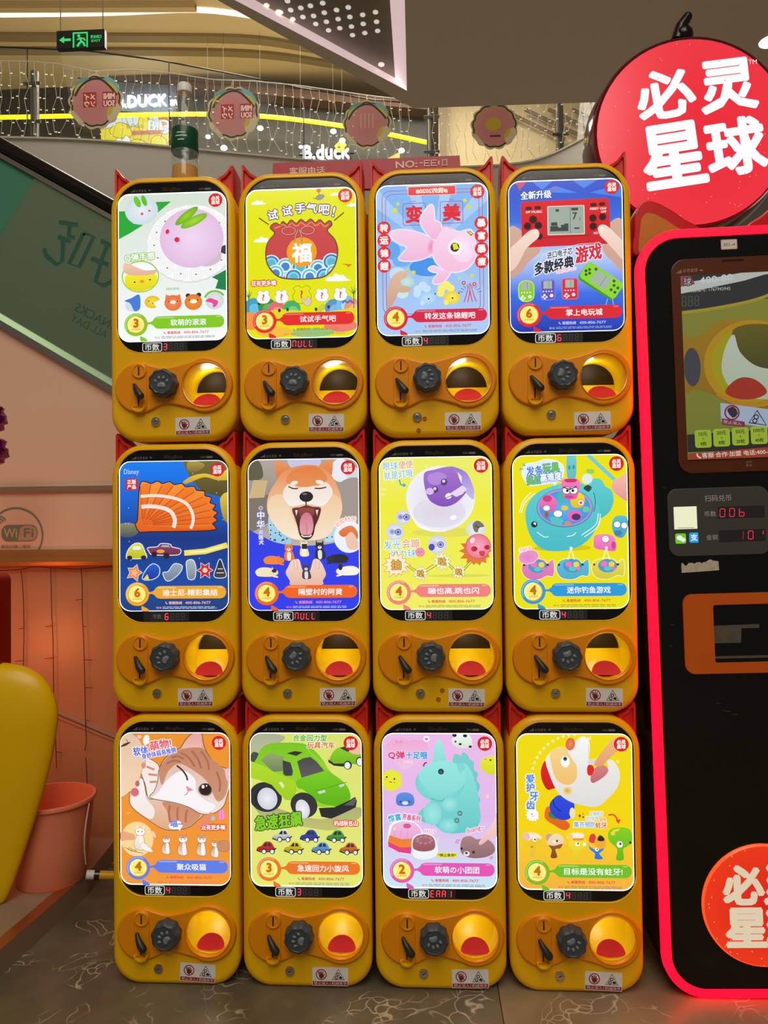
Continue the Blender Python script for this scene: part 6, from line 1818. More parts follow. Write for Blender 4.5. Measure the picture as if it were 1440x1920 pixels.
def panel_mesh():
    bm = bmesh.new()
    nb = 4
    loops = []
    loops.append([(x, 0.0005, z) for x, z in peanut(0.0015)])
    for k in range(nb + 1):
        a = PI / 2 * k / nb
        loops.append([(x, -0.0075 + 0.0035 * (1 - math.sin(a)) , z) for x, z in peanut(-0.0035 * (1 - math.cos(a)))])
    bridge(bm, loops, True, False, False)
    holed(bm, [(p[0], p[2]) for p in loops[-1]], [circ(HC[0], HC[1], HR + .0035, 40)], loops[-1][0][1])
    y = loops[-1][0][1]
    bridge(bm, [[(p[0], y, p[1]) for p in circ(HC[0], HC[1], HR + .0035, 40)], [(p[0], y - .0022, p[1]) for p in circ(HC[0], HC[1], HR + .0015, 40)], [(p[0], y + .001, p[1]) for p in circ(HC[0], HC[1], HR, 40)], [(p[0], .004, p[1]) for p in circ(HC[0], HC[1], HR, 40)]], True, False, False)
    return bm
def coin_plate_mesh():
    bm = bmesh.new()
    slab(bm, rrect(-0.0745, 0.115, 0.0175, 0.057, 0.0165, 6), -0.0105, -0.006, 0.002)
    lathe(bm, [(.0168, -.0085), (.0168, -.0128), (.0152, -.0140), (.0132, -.0140), (.0125, -.0128), (.001, -.0126)], 28, (-0.0742, 0, 0.1535), axis='y', cap0=False)
    return bm
def slot_mesh():
    bm = bmesh.new()
    box(bm, (-0.0756, -.0132, 0.1435), (-0.0728, -.0120, 0.1635))
    box(bm, (-0.0775, -.0112, 0.0735), (-0.0745, -.0100, 0.1065))
    return bm
def cup_mesh():
    bm = bmesh.new()
    n = 16
    top, bot = [], []
    for k in range(n + 1):
        a = PI + PI * k / n
        top.append((-0.0752 + .0155 * math.cos(a), .0735 + .0155 * math.sin(a) * .9))
    lp = top
    bridge(bm, [[(x, -.0095, z) for x, z in lp], [(x, -.0165, z) for x, z in lp], [(-0.0752 + (x + .0752) * .82, -.0165, .0735 + (z - .0735) * .78) for x, z in lp], [(-0.0752 + (x + .0752) * .7, -.0112, .0735 + (z - .0735) * .55) for x, z in lp]], True, True, True)
    return bm
def lever_mesh():
    bm = bmesh.new()
    p = [(-0.0835, -.0150, 0.1215), (-0.0790, -.0200, 0.1135), (-0.0715, -.0250, 0.1020), (-0.0655, -.0265, 0.0945)]
    tube(bm, p, [.0042, .0062, .0085, .0088], 12)
    bmesh.ops.create_uvsphere(bm, u_segments=12, v_segments=8, radius=.0087, matrix=Matrix.Translation(p[-1]))
    bmesh.ops.create_uvsphere(bm, u_segments=10, v_segments=6, radius=.0042, matrix=Matrix.Translation(p[0]))
    return bm
def knob_mesh():
    bm = bmesh.new()
    n = 72
    def ring(r, amp):
        return [((r * (1 + amp * math.cos(9 * 2 * PI * k / n))) * math.cos(2 * PI * k / n), (r * (1 + amp * math.cos(9 * 2 * PI * k / n))) * math.sin(2 * PI * k / n)) for k in range(n)]
    loops = [[(x, 0.0, z) for x, z in ring(.0315, .045)]]
    loops.append([(x, -.021, z) for x, z in ring(.0310, .045)])
    loops.append([(x, -.0255, z) for x, z in ring(.0290, .040)])
    loops.append([(x, -.0275, z) for x, z in ring(.0255, .03)])
    loops.append([(x, -.0262, z) for x, z in ring(.0235, .0)])
    loops.append([(x, -.0258, z) for x, z in ring(.010, .0)])
    bridge(bm, loops, True, True, True)
    return bm
def paw_mesh():
    bm = bmesh.new()
    def bump(x, z, rx, rz, rot=0):
        M = Matrix.Translation((x, -.0258, z)) @ Matrix.Rotation(rot, 4, 'Y') @ Matrix.Diagonal((rx, .0030, rz, 1))
        bmesh.ops.create_uvsphere(bm, u_segments=14, v_segments=8, radius=1.0, matrix=M)
    bump(0, -.0065, .0098, .0066)
    bump(-.0050, -.0090, .0050, .0044); bump(.0050, -.0090, .0050, .0044)
    for x, z, r in ((-.0135, .0025, .5), (-.0050, .0095, .15), (.0050, .0095, -.15), (.0135, .0025, -.5)):
        bump(x, z, .0032, .0046, -r)
    return bm
def chute_mesh():
    bm = bmesh.new()
    n = 40
    L = 0.105
    for k in range(n):
        a, b = 2 * PI * k / n, 2 * PI * (k + 1) / n
        q = [(HC[0] + HR * math.cos(t), y, HC[1] + HR * math.sin(t)) for t, y in ((a, 0.002), (b, 0.002), (b, L), (a, L))]
        face(bm, q)
    # sloping floor of the outlet
    m = 14
    rows = []
    for k in range(m + 1):
        t = k / m
        y = 0.022 + (L - 0.023) * t
        z = -HR + .004 + (HR * .93) * (t ** 1.1)
        w = math.sqrt(max(1e-8, HR ** 2 - z ** 2)) * .998
        rows.append([(HC[0] + w * (s / 8 * 2 - 1), y, HC[1] + z) for s in range(9)])
    bridge(bm, rows, False, False, False)
    return bm
def chute_back_mesh():
    bm = bmesh.new()
    face(bm, [(HC[0] + HR * math.cos(2 * PI * k / 32), 0.104, HC[1] + HR * math.sin(2 * PI * k / 32)) for k in range(32)])
    return bm
def flap_mesh():
    bm = bmesh.new()
    pts = []
    cx, r = HC[0], .0320
    for k in range(21):
        a = math.radians(4 + 172 * k / 20)
        pts.append((cx + r * math.cos(a), -.0405 + .0250 * math.sin(a)))
    for k in range(1, 10):
        a = math.radians(180 + 180 * k / 10)
        pts.append((cx + .0318 * math.cos(a), -.0400 + .0050 * math.sin(a)))
    f = lambda z: .007 + (z + .0480) / .0320 * .020
    bridge(bm, [[(x, f(z) - .001, HC[1] + z) for x, z in pts], [(x, f(z) + .001, HC[1] + z) for x, z in pts]], True, True, True)
    return bm
def horn_mesh(sd):
    bm = bmesh.new()
    o = catmull([(-.1408, .5600), (-.1412, .5800), (-.1412, .6200), (-.1404, .6340), (-.1370, .6370), (-.1320, .6320), (-.1200, .6170), (-.1050, .6080), (-.0995, .6020), (-.1030, .5950), (-.1180, .5820), (-.1330, .5600), (-.1380, .5560)], 4)
    cx_, cz_ = -.1275, .6000
    i_ = [(cx_ + (x - cx_) * .62, cz_ + (z - cz_) * .64) for x, z in o]
    j_ = [(cx_ + (x - cx_) * .50, cz_ + (z - cz_) * .52) for x, z in o]
    y0 = 0.016
    loops = [[(x, .090, z) for x, z in o], [(x, y0 + .004, z) for x, z in o],
             [(cx_ + (x - cx_) * .94, y0, cz_ + (z - cz_) * .95) for x, z in o],
             [(x, y0 + .0005, z) for x, z in i_], [(x, y0 + .007, z) for x, z in j_]]
    loops = [[(x * -sd if sd > 0 else x, y, z) for x, y, z in lp] for lp in loops]
    bridge(bm, loops, True, True, True)
    return bm
def lock_mesh():
    bm = bmesh.new()
    lathe(bm, [(.0108, .0002), (.0108, -.003), (.0098, -.0045), (.0080, -.0045), (.0074, -.0034), (.0062, -.0034), (.0055, -.0052), (.0008, -.0054)], 28, (0, 0, 0), axis='y', cap0=False)
    return bm
def keyhole_mesh():
    bm = bmesh.new()
    box(bm, (-.0036, -.0060, -.0008), (.0036, -.0050, .0008))
    return bm
def warn_art():
    a = Art((0, 0, 220, 112), 0.0405, 0.0206, .002)
    a.rect(0, 0, 220, 112, (236, 230, 226))
    R = (150, 24, 40)
    a.ring(56, 44, 30, 6, R)
    a.blob([(44, 60), (40, 44), (36, 34), (40, 32), (46, 42), (45, 26), (50, 26), (53, 40), (55, 22), (60, 23), (60, 40), (66, 26), (70, 28), (67, 44), (74, 40), (76, 44), (66, 62), (56, 70)], (120, 30, 40), seg=2)
    a.stroke([(35, 23), (77, 65)], 5, R)
    a.stroke([(160, 12), (196, 74), (124, 74)], 6, (60, 20, 26), True)
    for x, y in ((158, 42), (148, 62)):
        a.ring(x, y, 8, 5, (50, 20, 24), n=14)
    a.blob([(164, 58), (174, 52), (182, 60), (184, 68), (166, 68)], (50, 20, 24), seg=2)
    a.rect(4, 84, 216, 108, R)
    a.text('禁止深入', 57, 96, 19, (240, 220, 216), w=92); a.text('机械夹手', 165, 96, 19, (240, 220, 216), w=92); a.stroke([(111, 87), (111, 105)], 2, (240, 220, 216))
    return a
SEG = {'0': 'abcdef', '1': 'bc', '3': 'abcdg', '4': 'fgbc', '6': 'acdefg', 'N': 'efabc', 'U': 'bcdef', 'L': 'fed', 'E': 'adefg', 'A': 'abcefg', '8': 'abcdefg', ' ': '', 'b': 'cdefg', 'l': 'b'}
def seg_digit(a, ch, x, y, w, h, on, off, th):
    P = {'a': ((0, 0), (1, 0)), 'b': ((1, 0), (1, .5)), 'c': ((1, .5), (1, 1)), 'd': ((0, 1), (1, 1)), 'e': ((0, .5), (0, 1)), 'f': ((0, 0), (0, .5)), 'g': ((0, .5), (1, .5))}
    for k, (p, q) in P.items():
        lit = k in SEG[ch]
        if not lit and off is None:
            continue
        gx, gy = (q[0] - p[0]) * .08, (q[1] - p[1]) * .08
        sl = .10
        f = lambda u, v: (x + u * w + (1 - v) * w * sl, y + v * h)
        a.stroke([f(p[0] + gx, p[1] + gy), f(q[0] - gx, q[1] - gy)], th, on if lit else off)
def screen_art(dim):
    """black front glass with its printed status line"""
    a = Art((-1312, -1975, 1312, 1975), 0.1312, 0.1975, 0.060)
    a.rect(-1312, -1975, 1312, 1975, (9, 9, 9))
    g = (120, 112, 100)
    y = -1798
    for k in range(4):
        a.rect(-970 + k * 26, y + 30 - 16 * (k + 1), -952 + k * 26, y + 30, g)
    a.text('必灵星球', -730, y, 62, g, w=250)
    for r in (46, 30, 14):
        a.ring(-530, y + 26, r, 9, g, a0=225, a1=315, n=8)
    a.text('BlingBox', 0, y - 8, 100, (82, 60, 22), w=430)
    a.text('100%', 690, y, 46, g, w=120)
    a.rect(765, y - 22, 905, y + 24, g, r=10); a.rect(912, y - 10, 922, y + 12, g)
    a.ring(500, 1860, 66, 8, (22, 22, 22)); a.ell(500, 1860, 26, 26, (16, 16, 18))
    return a
def digit_art(st, dim):
    a = Art((0, 0, 1060, 220), 0.0530, 0.0110)
    a.rect(0, 0, 1060, 220, (9, 8, 8))
    if dim:
        a.rect(180, 10, 450, 200, (40, 38, 36), r=30); a.rect(188, 18, 442, 192, (9, 8, 8), r=26)
        a.text('币数', 315, 106, 110, (84, 80, 74), w=200)
    else:
        c = (206, 204, 198)
        a.rect(0, 6, 462, 214, c, r=44); a.rect(14, 20, 448, 200, (9, 8, 8), r=34)
        a.text('币数', 231, 110, 150, c, w=330, bold=.015)
    on, off = (255, 64, 84), (44, 40, 40)
    for k in range(4):
        ch = st[k] if k < len(st) else ' '
        seg_digit(a, ch, 500 + k * 128, 40, 70, 138, on, off, 20)
        if k > 0 and ch == ' ':
            a.ell(500 + k * 128 + 94, 178, 8, 8, off, n=8)
    return a

# ---- rack that carries the stack: red posts between the columns
rack = thing('machine_rack', 'red metal rack with upright posts behind the yellow capsule machines', 'rack', (0, .16, 0))
bm = bmesh.new()
box(bm, (-.58, .12, 0), (.58, .14, .02)); box(bm, (-.58, .12, 1.62), (.58, .14, 1.66))
obj('crossbar', bm, mat('dark_red_metal', (120, 22, 18), .4), rack)
for x in (-.30, 0.0, .30):
    bm = bmesh.new()
    box(bm, (x - .034, .118, 0), (x + .034, .15, 1.86 if x == 0 else 1.70))
    obj('post', bm, mat('dark_red_metal'), rack)

PROTO = {}
def part(key, name, fn, m, parent, smooth=35, loc=None, rot=None):
    if key not in PROTO:
        PROTO[key] = obj(name, fn(), m, parent, smooth, loc, rot)
        return PROTO[key]
    o = PROTO[key].copy()
    COL.objects.link(o)
    o.parent = parent
    o.location = loc if loc is not None else (0, 0, 0)
    o.rotation_euler = rot if rot is not None else (0, 0, 0)
    return o
def sheet(key, name, fn, m, parent, loc, rot=(0, 0, 0)):
    if key not in PROTO:
        PROTO[key] = fn().build(name, m, parent, loc, rot)
        return PROTO[key]
    o = PROTO[key].copy()
    COL.objects.link(o)
    o.parent = parent
    o.location = loc
    o.rotation_euler = rot
    return o
TITLES = [['white poster of a pink rabbit bun', 'lime poster of a red lucky bag', 'pale blue poster of a pink goldfish', 'deep blue poster of a red handheld game'],
          ['undersea poster of a large orange shell', 'poster of a yawning orange dog', 'yellow poster of a clear purple ball', 'yellow poster of a turquoise fishing toy'],
          ['orange poster of a winking cat', 'yellow-green poster of a green toy car', 'lilac poster of a turquoise unicorn toy', 'bright yellow poster of a white-bearded toy']]
PRICE = [['3', 'NULL', '4', '6'], ['6', 'NULL', '4', '4'], ['4', '3', 'EAA1', '4']]
KNOB = [[0, 5, 100, 108], [-60, 130, -80, 160], [-50, -75, 165, 150]]
STKX = [[.047, .0545, .0640, .0520], [.0490, .0745, .0640, .0680], [.0505, .0515, .0640, .0560]]
STKZ = [[.0270, .0290, .0270, .0230], [.0290, .0300, .0280, .0290], [.0300, .0270, .0280, .0280]]
STKR = [[-1, 1, 0, -1], [-1, -1, 1, 1], [3, 0, -1, 2]]
for r in range(3):
    for c in range(4):
        x, z = (c - 1.5) * PX, (2 - r) * PZ
        t = thing('capsule_machine', 'yellow capsule vending machine with ' + TITLES[r][c], 'vending machine', (x, 0, z), group='yellow capsule machines stacked three high')
        part('body_low' if r == 2 else 'body', 'body', (lambda: body_mesh(0.0)) if r == 2 else body_mesh, M_yel, t, 40)
        part('hornl', 'horn', lambda: horn_mesh(-1), M_red, t, 40)
        part('hornr', 'horn', lambda: horn_mesh(1), M_red, t, 40)
        dim = (r, c) == (1, 0)
        sheet('screen%d' % dim, 'screen_glass', lambda: screen_art(dim), M_screen, t, (0, 0.0040, 0.397))
        rb = bmesh.new()
        def rim_mesh():
            bm = bmesh.new()
            o_, i_ = rrect(0, .3969, PHW, PHH, PRAD, 6), rrect(0, .3969, PHW - .0011, PHH - .0011, PRAD - .0011, 6)
            bridge(bm, [[(q[0], .0036, q[1]) for q in o_], [(q[0], .0012, q[1]) for q in o_], [(q[0], .0012, q[1]) for q in i_], [(q[0], .0036, q[1]) for q in i_]], True, False, False)
            return bm
        rb.free()
        part('rim', 'light_rim', rim_mesh, M_rim, t, None)
        po = POSTERS[r][c]().build('poster', M_post, t, (0, .0036, .3969))
        po['label'] = TITLES[r][c]
        sheet('digit' + PRICE[r][c] + str(dim), 'coin_display', lambda: digit_art(PRICE[r][c], dim), M_digit, t, (-.0185, 0.0034, 0.2118))
        part('panel', 'control_panel', panel_mesh, M_org, t, 40)
        part('plate', 'coin_plate', coin_plate_mesh, M_org, t, 40)
        part('slot', 'coin_slot', slot_mesh, M_slot, t, None)
        part('cup', 'coin_cup', cup_mesh, M_yel, t, 40)
        part('lever', 'return_lever', lever_mesh, M_lever, t, 60)
        a = math.radians(KNOB[r][c])
        k = part('knob', 'knob', knob_mesh, M_knob, t, 40, loc=(-0.0150, -.0075, 0.1235), rot=(0, a, 0))
        part('paw', 'paw_print', paw_mesh, M_paw, k, 60)
        ch = part('chute', 'outlet', chute_mesh, M_tube, t, 50)
        part('chuteb', 'outlet_back', chute_back_mesh, M_dkhole, ch, None)
        lp = bpy.data.lights.get('outlet_fill') or bpy.data.lights.new('outlet_fill', 'POINT')  # added point light that brightens the outlet from inside
        lp.energy = 0.042; lp.shadow_soft_size = 0.012; lp.color = (1, .95, .85)
        lo = bpy.data.objects.new('outlet_fill', lp); COL.objects.link(lo); lo.parent = ch; lo.location = (HC[0] - .01, .070, HC[1] + .036)
        part('flap', 'outlet_flap', flap_mesh, M_flap, ch, 40)
        lk = part('lock', 'lock', lock_mesh, M_chrome, t, 40, loc=(-.039, 0, .0385), rot=(0, random.uniform(-.5, .5), 0))
        part('key', 'keyhole', keyhole_mesh, M_slot, lk, None)
        sheet('warn', 'warning_sticker', warn_art, M_stick, t, (STKX[r][c], -.0006, STKZ[r][c]), (0, math.radians(STKR[r][c]), 0))
        if (r, c) in ((0, 2), (1, 2)):
            for dx, dz in (((-.036, .008), (-.022, .034)) if r == 0 else ((.010, .044), (.001, .024))):
                b = bmesh.new()
                lathe(b, [(.0050, -.0002), (.0050, -.0008), (.0032, -.0008)], 16, (0, 0, 0), axis='y', cap0=False, cap1=False)
                lathe(b, [(.0018, -.0002), (.0018, -.0008)], 10, (0, 0, 0), axis='y', cap0=False)
                obj('round_mark', b, mat('red_mark', (176, 50, 20), .4), t, None, loc=(dx, 0, dz))

# ================================================================== THINGS ON AND AROUND THE STACK
ZT = 3 * PZ
# ---- drinking water bottle standing on the first column
Yb = 0.16
bc = at_y(347, 330, Yb)
kb = (Yb - CAM.y) / FPX
bt = thing('water_bottle', 'clear plastic water bottle with green label and amber liquid on the first machine', 'bottle', (bc.x, Yb, ZT))
def bz(py):
    return at_y(347, py, Yb).z - ZT
R = 25.5 * kb
prof = [(R * .86, 0), (R * .98, .006), (R, .015), (R * .97, .024), (R, .033), (R, bz(298)), (R * .95, bz(292)), (R, bz(288)), (R, bz(246)), (R * .96, bz(240)), (R, bz(236)), (R * .93, bz(220)), (R * .72, bz(200)), (R * .54, bz(188)), (R * .50, bz(182)), (R * .50, bz(174))]
bm = bmesh.new()
lathe(bm, prof, 32, cap0=True, cap1=False)
obj('body', bm, glass('bottle_plastic', (252, 253, 252), 0.05, 0.05, 0.8), bt, 50)
bm = bmesh.new()
lathe(bm, [(R * .985, bz(288)), (R * 1.012, bz(287)), (R * 1.012, bz(248)), (R * .985, bz(246))], 32, cap0=False, cap1=False)
a = obj('label', bm, mat('green_label', (10, 74, 44), .3), bt, 50)
for k, (dz, w_) in enumerate(((.010, .022), (.002, .030), (-.008, .016))):
    b = bmesh.new()
    n = 8
    zc_ = (bz(287) + bz(248)) / 2 + dz
    r_ = R * 1.016
    lo_, hi_ = [], []
    for q in range(n + 1):
        t_ = -PI / 2 + (q / n - .5) * w_ / r_
        lo_.append((r_ * math.cos(t_), r_ * math.sin(t_), zc_ - .0014)); hi_.append((r_ * math.cos(t_), r_ * math.sin(t_), zc_ + .0014))
    bridge(b, [lo_, hi_], False, False, False)
    obj('label_print', b, mat('pale_label_print', (190, 214, 196), .4), bt)
bm = bmesh.new()
lathe(bm, [(R * .80, .003), (R * .93, .008), (R * .94, bz(316)), (R * .2, bz(316))], 28)
obj('liquid', bm, glass('amber_liquid', (246, 200, 90), 0.45, 0.1, 0.4), bt, 50)
bm = bmesh.new()
lathe(bm, [(R * .50, bz(176)), (R * .54, bz(175)), (R * .54, bz(162)), (R * .46, bz(159)), (.001, bz(159))], 24)
obj('cap', bm, mat('white_cap', (226, 224, 218), .4), bt, 40)

# ---- red board with telephone and number, leaning behind the second and third columns
Yp = 0.13
p0, p1 = at_y(512, 306, Yp), at_y(862, 301, Yp)
bd = thing('number_board', 'long red board with pale lettering on top of the second and third columns', 'board', ((p0.x + p1.x) / 2, Yp, ZT))
kp = (Yp - CAM.y) / FPX
hb = p0.z - ZT
bm = bmesh.new()
hx = (p1.x - p0.x) / 2
bridge(bm, [[(-hx - .004, .0, 0.0), (hx + .004, .0, 0.0), (hx + .004, .012, 0), (-hx - .004, .012, 0)], [(-hx, .0, hb), (hx, .0, hb + .003), (hx, .012, hb + .003), (-hx, .012, hb)]])
obj('panel', bm, mat('red_board', (176, 26, 44), .35), bd)
a = Art((510, 296, 864, 340), 177 * kp, 22 * kp)
a.text('客服电话', 574, 317, 15, (226, 200, 190), w=68, bold=.02)
a.text('NO:', 763, 311, 13, (232, 214, 204), w=40, bold=.02, rot=-1)
a.rect(788, 308.5, 794, 310.5, (222, 206, 196))
for x in (797, 810):
    a.stroke([(x + 10, 305), (x, 305), (x, 315), (x + 10, 315)], 1.8, (222, 206, 196)); a.stroke([(x, 310), (x + 8, 310)], 1.8, (222, 206, 196))
a.stroke([(824, 306), (824, 314)], 2, (222, 206, 196)); a.rect(830, 304, 840, 316, (206, 180, 176)); a.rect(831.5, 305.5, 838.5, 314.5, (150, 40, 60))
a.build('lettering', mat_print('board_print', .4), bd, loc=(at_y(687, 318, Yp).x - bd.location.x, -.0012, at_y(687, 318, Yp).z - ZT))

# ================================================================== EXCHANGE KIOSK AT THE RIGHT
KB = at_z(1437, 1877, 0.0)
KROLL = -math.radians(1.2)
KW, KH = 0.2175, 1.682
kk = thing('exchange_kiosk', 'tall black phone-shaped coin exchange kiosk with glowing red edge right of the stack', 'kiosk', (KB.x, KB.y, 0.006), rot=(0, KROLL, 0))
def kpt(px, py, dy=0.0):
    """picture point -> coordinates on the kiosk front"""
    p = at_y(px, py, KB.y + dy) - Vector((KB.x, KB.y, 0.006))
    q = Matrix.Rotation(-KROLL, 3, 'Y') @ p
    return (q.x, q.z)
M_kb = mat('gloss_black_panel', (9, 8, 7), 0.16)
bm = bmesh.new()
slab(bm, rrect(0, KH / 2, KW - .019, KH / 2 - .019, .075, 12), 0.0, .03)
loops = []
for y, ins in ((.004, .006), (.012, .0), (.17, .0), (.18, .01)):
    loops.append([(x, y, z) for x, z in rrect(0, KH / 2, KW - ins, KH / 2 - ins, .095 - ins, 12)])
bridge(bm, loops, True, False, True)
obj('case', bm, M_kb, kk, 40)
bm = bmesh.new()
o_, m_, i_ = rrect(0, KH / 2, KW, KH / 2, .095, 14), rrect(0, KH / 2, KW - .003, KH / 2 - .003, .092, 14), rrect(0, KH / 2, KW - .0195, KH / 2 - .0195, .0755, 14)
bridge(bm, [[(x, .012, z) for x, z in o_], [(x, .001, z) for x, z in o_], [(x, -.002, z) for x, z in m_], [(x, -.002, z) for x, z in i_], [(x, .002, z) for x, z in i_]], True, False, False)
obj('neon_edge', bm, mat('red_neon', (255, 10, 40), .4, emit=(255, 4, 30), strength=3.0), kk, 40)
# screen with bezel
def kart(x0, y0, x1, y1, rad=0.0):
    """sheet whose sketch units are picture pixels near the kiosk front"""
    a, b = kpt(x0, (y0 + y1) / 2), kpt(x1, (y0 + y1) / 2)
    c, d = kpt((x0 + x1) / 2, y0), kpt((x0 + x1) / 2, y1)
    art = Art((x0, y0, x1, y1), (b[0] - a[0]) / 2, (c[1] - d[1]) / 2, rad)
    return art, ((a[0] + b[0]) / 2, (c[1] + d[1]) / 2)
XC0 = 1386
x0, y0, x1, y1 = 1264, 482, 1510, 885
a_, ctr = kart(x0, y0, x1, y1)
hw_, hh_ = a_.hw, a_.hh
bm = bmesh.new()
slab(bm, rrect(ctr[0], ctr[1], hw_, hh_, .030, 10), -.0045, .001, .0015, 2)
bz_ = obj('screen_bezel', bm, mat('brown_bezel', (92, 42, 8), .3), kk, 40)
a, c2 = kart(1264, 482, 1510, 885)
gr = (120, 76, 40)
a.rect(1360, 487, 1402, 490.5, (16, 8, 4), r=1.5)
for k in range(4):
    a.rect(1274 + k * 2.6, 507 - k * 1.6, 1275.6 + k * 2.6, 509, (178, 140, 110))
a.text('必灵星球', 1300, 504, 7, (190, 150, 116), w=28)
for r in (4.2, 2.6):
    a.ring(1321, 508, r, 1, (190, 150, 116), a0=220, a1=320, n=8)
a.text('必灵', 1395, 867, 5, (170, 130, 110), w=11); a.text('星球', 1395, 873.5, 5, (170, 130, 110), w=11)
a.build('bezel_print', mat_print('bezel_print', .3), bz_, loc=(c2[0], -.0048, c2[1]))
# moving picture on the screen: close view of a capsule machine outlet
a, c2 = kart(1281, 513, 1494, 859)
a.rect(1281, 513, 1494, 859, (150, 146, 56), (128, 136, 48))
a.poly([(1281, 513), (1440, 505), (1494, 505), (1494, 560), (1420, 565), (1340, 578), (1281, 583)], (44, 48, 50))
a.poly([(1281, 528), (1494, 500), (1494, 515), (1440, 518), (1400, 528), (1281, 547)], (206, 214, 206))
a.poly([(1281, 514), (1300, 514), (1308, 530), (1281, 534)], (160, 70, 80)); a.text('球', 1294, 525, 14, (220, 214, 214), out=((60, 50, 56), 2))
a.text('400-80', 1348, 522, 12, (226, 230, 230), bold=.03, w=62, rot=-4)
a.text('机器编号: 1767943945', 1334, 541, 8.5, (206, 204, 196), w=80)
for k in range(3):
    seg_digit(a, '8', 1282 + k * 12, 553, 7, 18, (92, 92, 86), (92, 92, 86), 1.6)
a.stroke(catmull([(1281, 583), (1340, 578), (1420, 565), (1494, 540)], 5, False), 6, (176, 160, 40))
a.blob([(1281, 630), (1300, 632), (1320, 624), (1340, 606), (1380, 600), (1440, 606), (1500, 640), (1500, 770), (1440, 770), (1380, 764), (1330, 738), (1300, 728), (1281, 728)], (172, 132, 26), (150, 112, 20))
a.ell(1410, 684, 92, 82, (196, 150, 20)); a.ell(1414, 682, 82, 72, (176, 168, 20)); a.blob([(1375, 620), (1440, 612), (1500, 640), (1500, 720), (1440, 700), (1390, 680)], (110, 100, 26), (60, 70, 40))
a.blob([(1376, 628), (1386, 660), (1410, 685), (1440, 695), (1470, 690), (1490, 740), (1440, 752), (1380, 740), (1352, 700), (1358, 656)], (206, 216, 196), (190, 206, 176))
a.ell(1296, 686, 16, 36, (70, 72, 82))
a.blob([(1356, 735), (1372, 716), (1392, 709), (1416, 716), (1434, 738), (1410, 750), (1376, 748)], (178, 52, 34))
a.stroke(catmull([(1340, 738), (1376, 756), (1410, 760), (1450, 752)], 4, False), 7, (196, 140, 26))
a.poly([(1346, 755), (1480, 778), (1480, 812), (1346, 790)], (178, 196, 220)); a.ring(1367, 774, 13, 3, (140, 40, 70)); a.blob([(1358, 770), (1364, 764), (1372, 764), (1378, 776), (1368, 784)], (60, 40, 60), seg=2)
a.stroke([(1414, 772), (1430, 800), (1398, 794)], 3, (60, 30, 50), True); a.ring(1412, 784, 4, 2, (50, 30, 40), n=10); a.ring(1409, 791, 4, 2, (50, 30, 40), n=10); a.poly([(1347, 784), (1390, 792), (1390, 802), (1348, 796)], (140, 50, 70)); a.text('禁止深入', 1367, 793, 6, (220, 200, 206), w=34, rot=10)
a.poly([(1281, 812), (1494, 806), (1494, 845), (1281, 845)], (40, 40, 36))
for x, t1, t2 in ((1311, '10元', '4枚'), (1345.5, '20元', '8枚'), (1380.5, '50元', '20枚'), (1415.5, '100元', '40枚'), (1450, '200元', '80枚')):
    yy = 821 - (x - 1311) * .028
    a.rect(x - 15.5, yy - 16.5, x + 15.5, yy + 16.5, (176, 206, 70), r=5); a.rect(x - 14, yy - 15, x + 14, yy + 15, (170, 200, 48), r=4)
    a.text(t1, x, yy - 9, 7.5, (26, 34, 12), bold=.02); a.text('兑', x, yy, 4.5, (50, 60, 20)); a.text(t2, x, yy + 9, 7.5, (26, 34, 12), bold=.02)
a.poly([(1281, 848), (1494, 838), (1494, 859), (1281, 864)], (178, 62, 34))
a.stroke(catmull([(1298, 848), (1299, 853), (1305, 857)], 3, False), 3, (236, 220, 206))
a.text('客服·合作·加盟 电话:400-806-7677', 1390, 850, 9.5, (240, 228, 214), w=166, bold=.02, rot=-1.5)
a.build('screen', mat_print('kiosk_screen', .25, strength=0.62), bz_, loc=(c2[0], -.0050, c2[1]))
# small white number tag
a, c2 = kart(1351, 449, 1382, 468)
a.rect(1351, 449, 1382, 468, (226, 150, 150), r=2); a.rect(1352.5, 450.5, 1380.5, 466.5, (226, 222, 206), r=1.5); a.text('301-4', 1366.5, 459, 6, (60, 50, 40), w=22)
a.build('number_tag', mat_print('tag_print', .5), kk, loc=(c2[0], -.0012, c2[1]))
# grey payment panel with two lit counters
x0, y0, x1, y1 = 1252, 914, 1442, 1041
a, c2 = kart(x0, y0, x1, y1)
bm = bmesh.new()
slab(bm, rrect(c2[0], c2[1], a.hw, a.hh, .022, 10), -.004, .001, .001, 2)
pp_ = obj('payment_panel', bm, mat('dark_grey_panel', (70, 69, 66), .4), kk, 40)
t = (190, 186, 176)
a.text('扫码兑币', 1347, 934, 12, t, w=50); a.text('币数', 1331, 963, 10, t, w=22); a.text('金额', 1333, 1007, 10, t, w=22)
a.build('panel_print', mat_print('panel_print', .4), pp_, loc=(c2[0], -.0043, c2[1]))
a, c2 = kart(1263, 950, 1307, 1020)
a.rect(1263, 950, 1306, 992, (246, 246, 206)); a.rect(1269, 989, 1300, 990.5, (170, 170, 140))
a.rect(1264, 1000, 1284, 1019, (110, 206, 30), r=3); a.ell(1272, 1008, 5.5, 4.6, (244, 250, 240)); a.ell(1278.5, 1012, 4.6, 3.9, (244, 250, 240))
a.rect(1290, 999, 1310, 1018, (20, 160, 232), r=3); a.text('支', 1299, 1008, 12, (244, 250, 255), bold=.03)
a.build('lit_window', mat_print('lit_window', .3, strength=0.9), pp_, loc=(c2[0], -.0044, c2[1]))
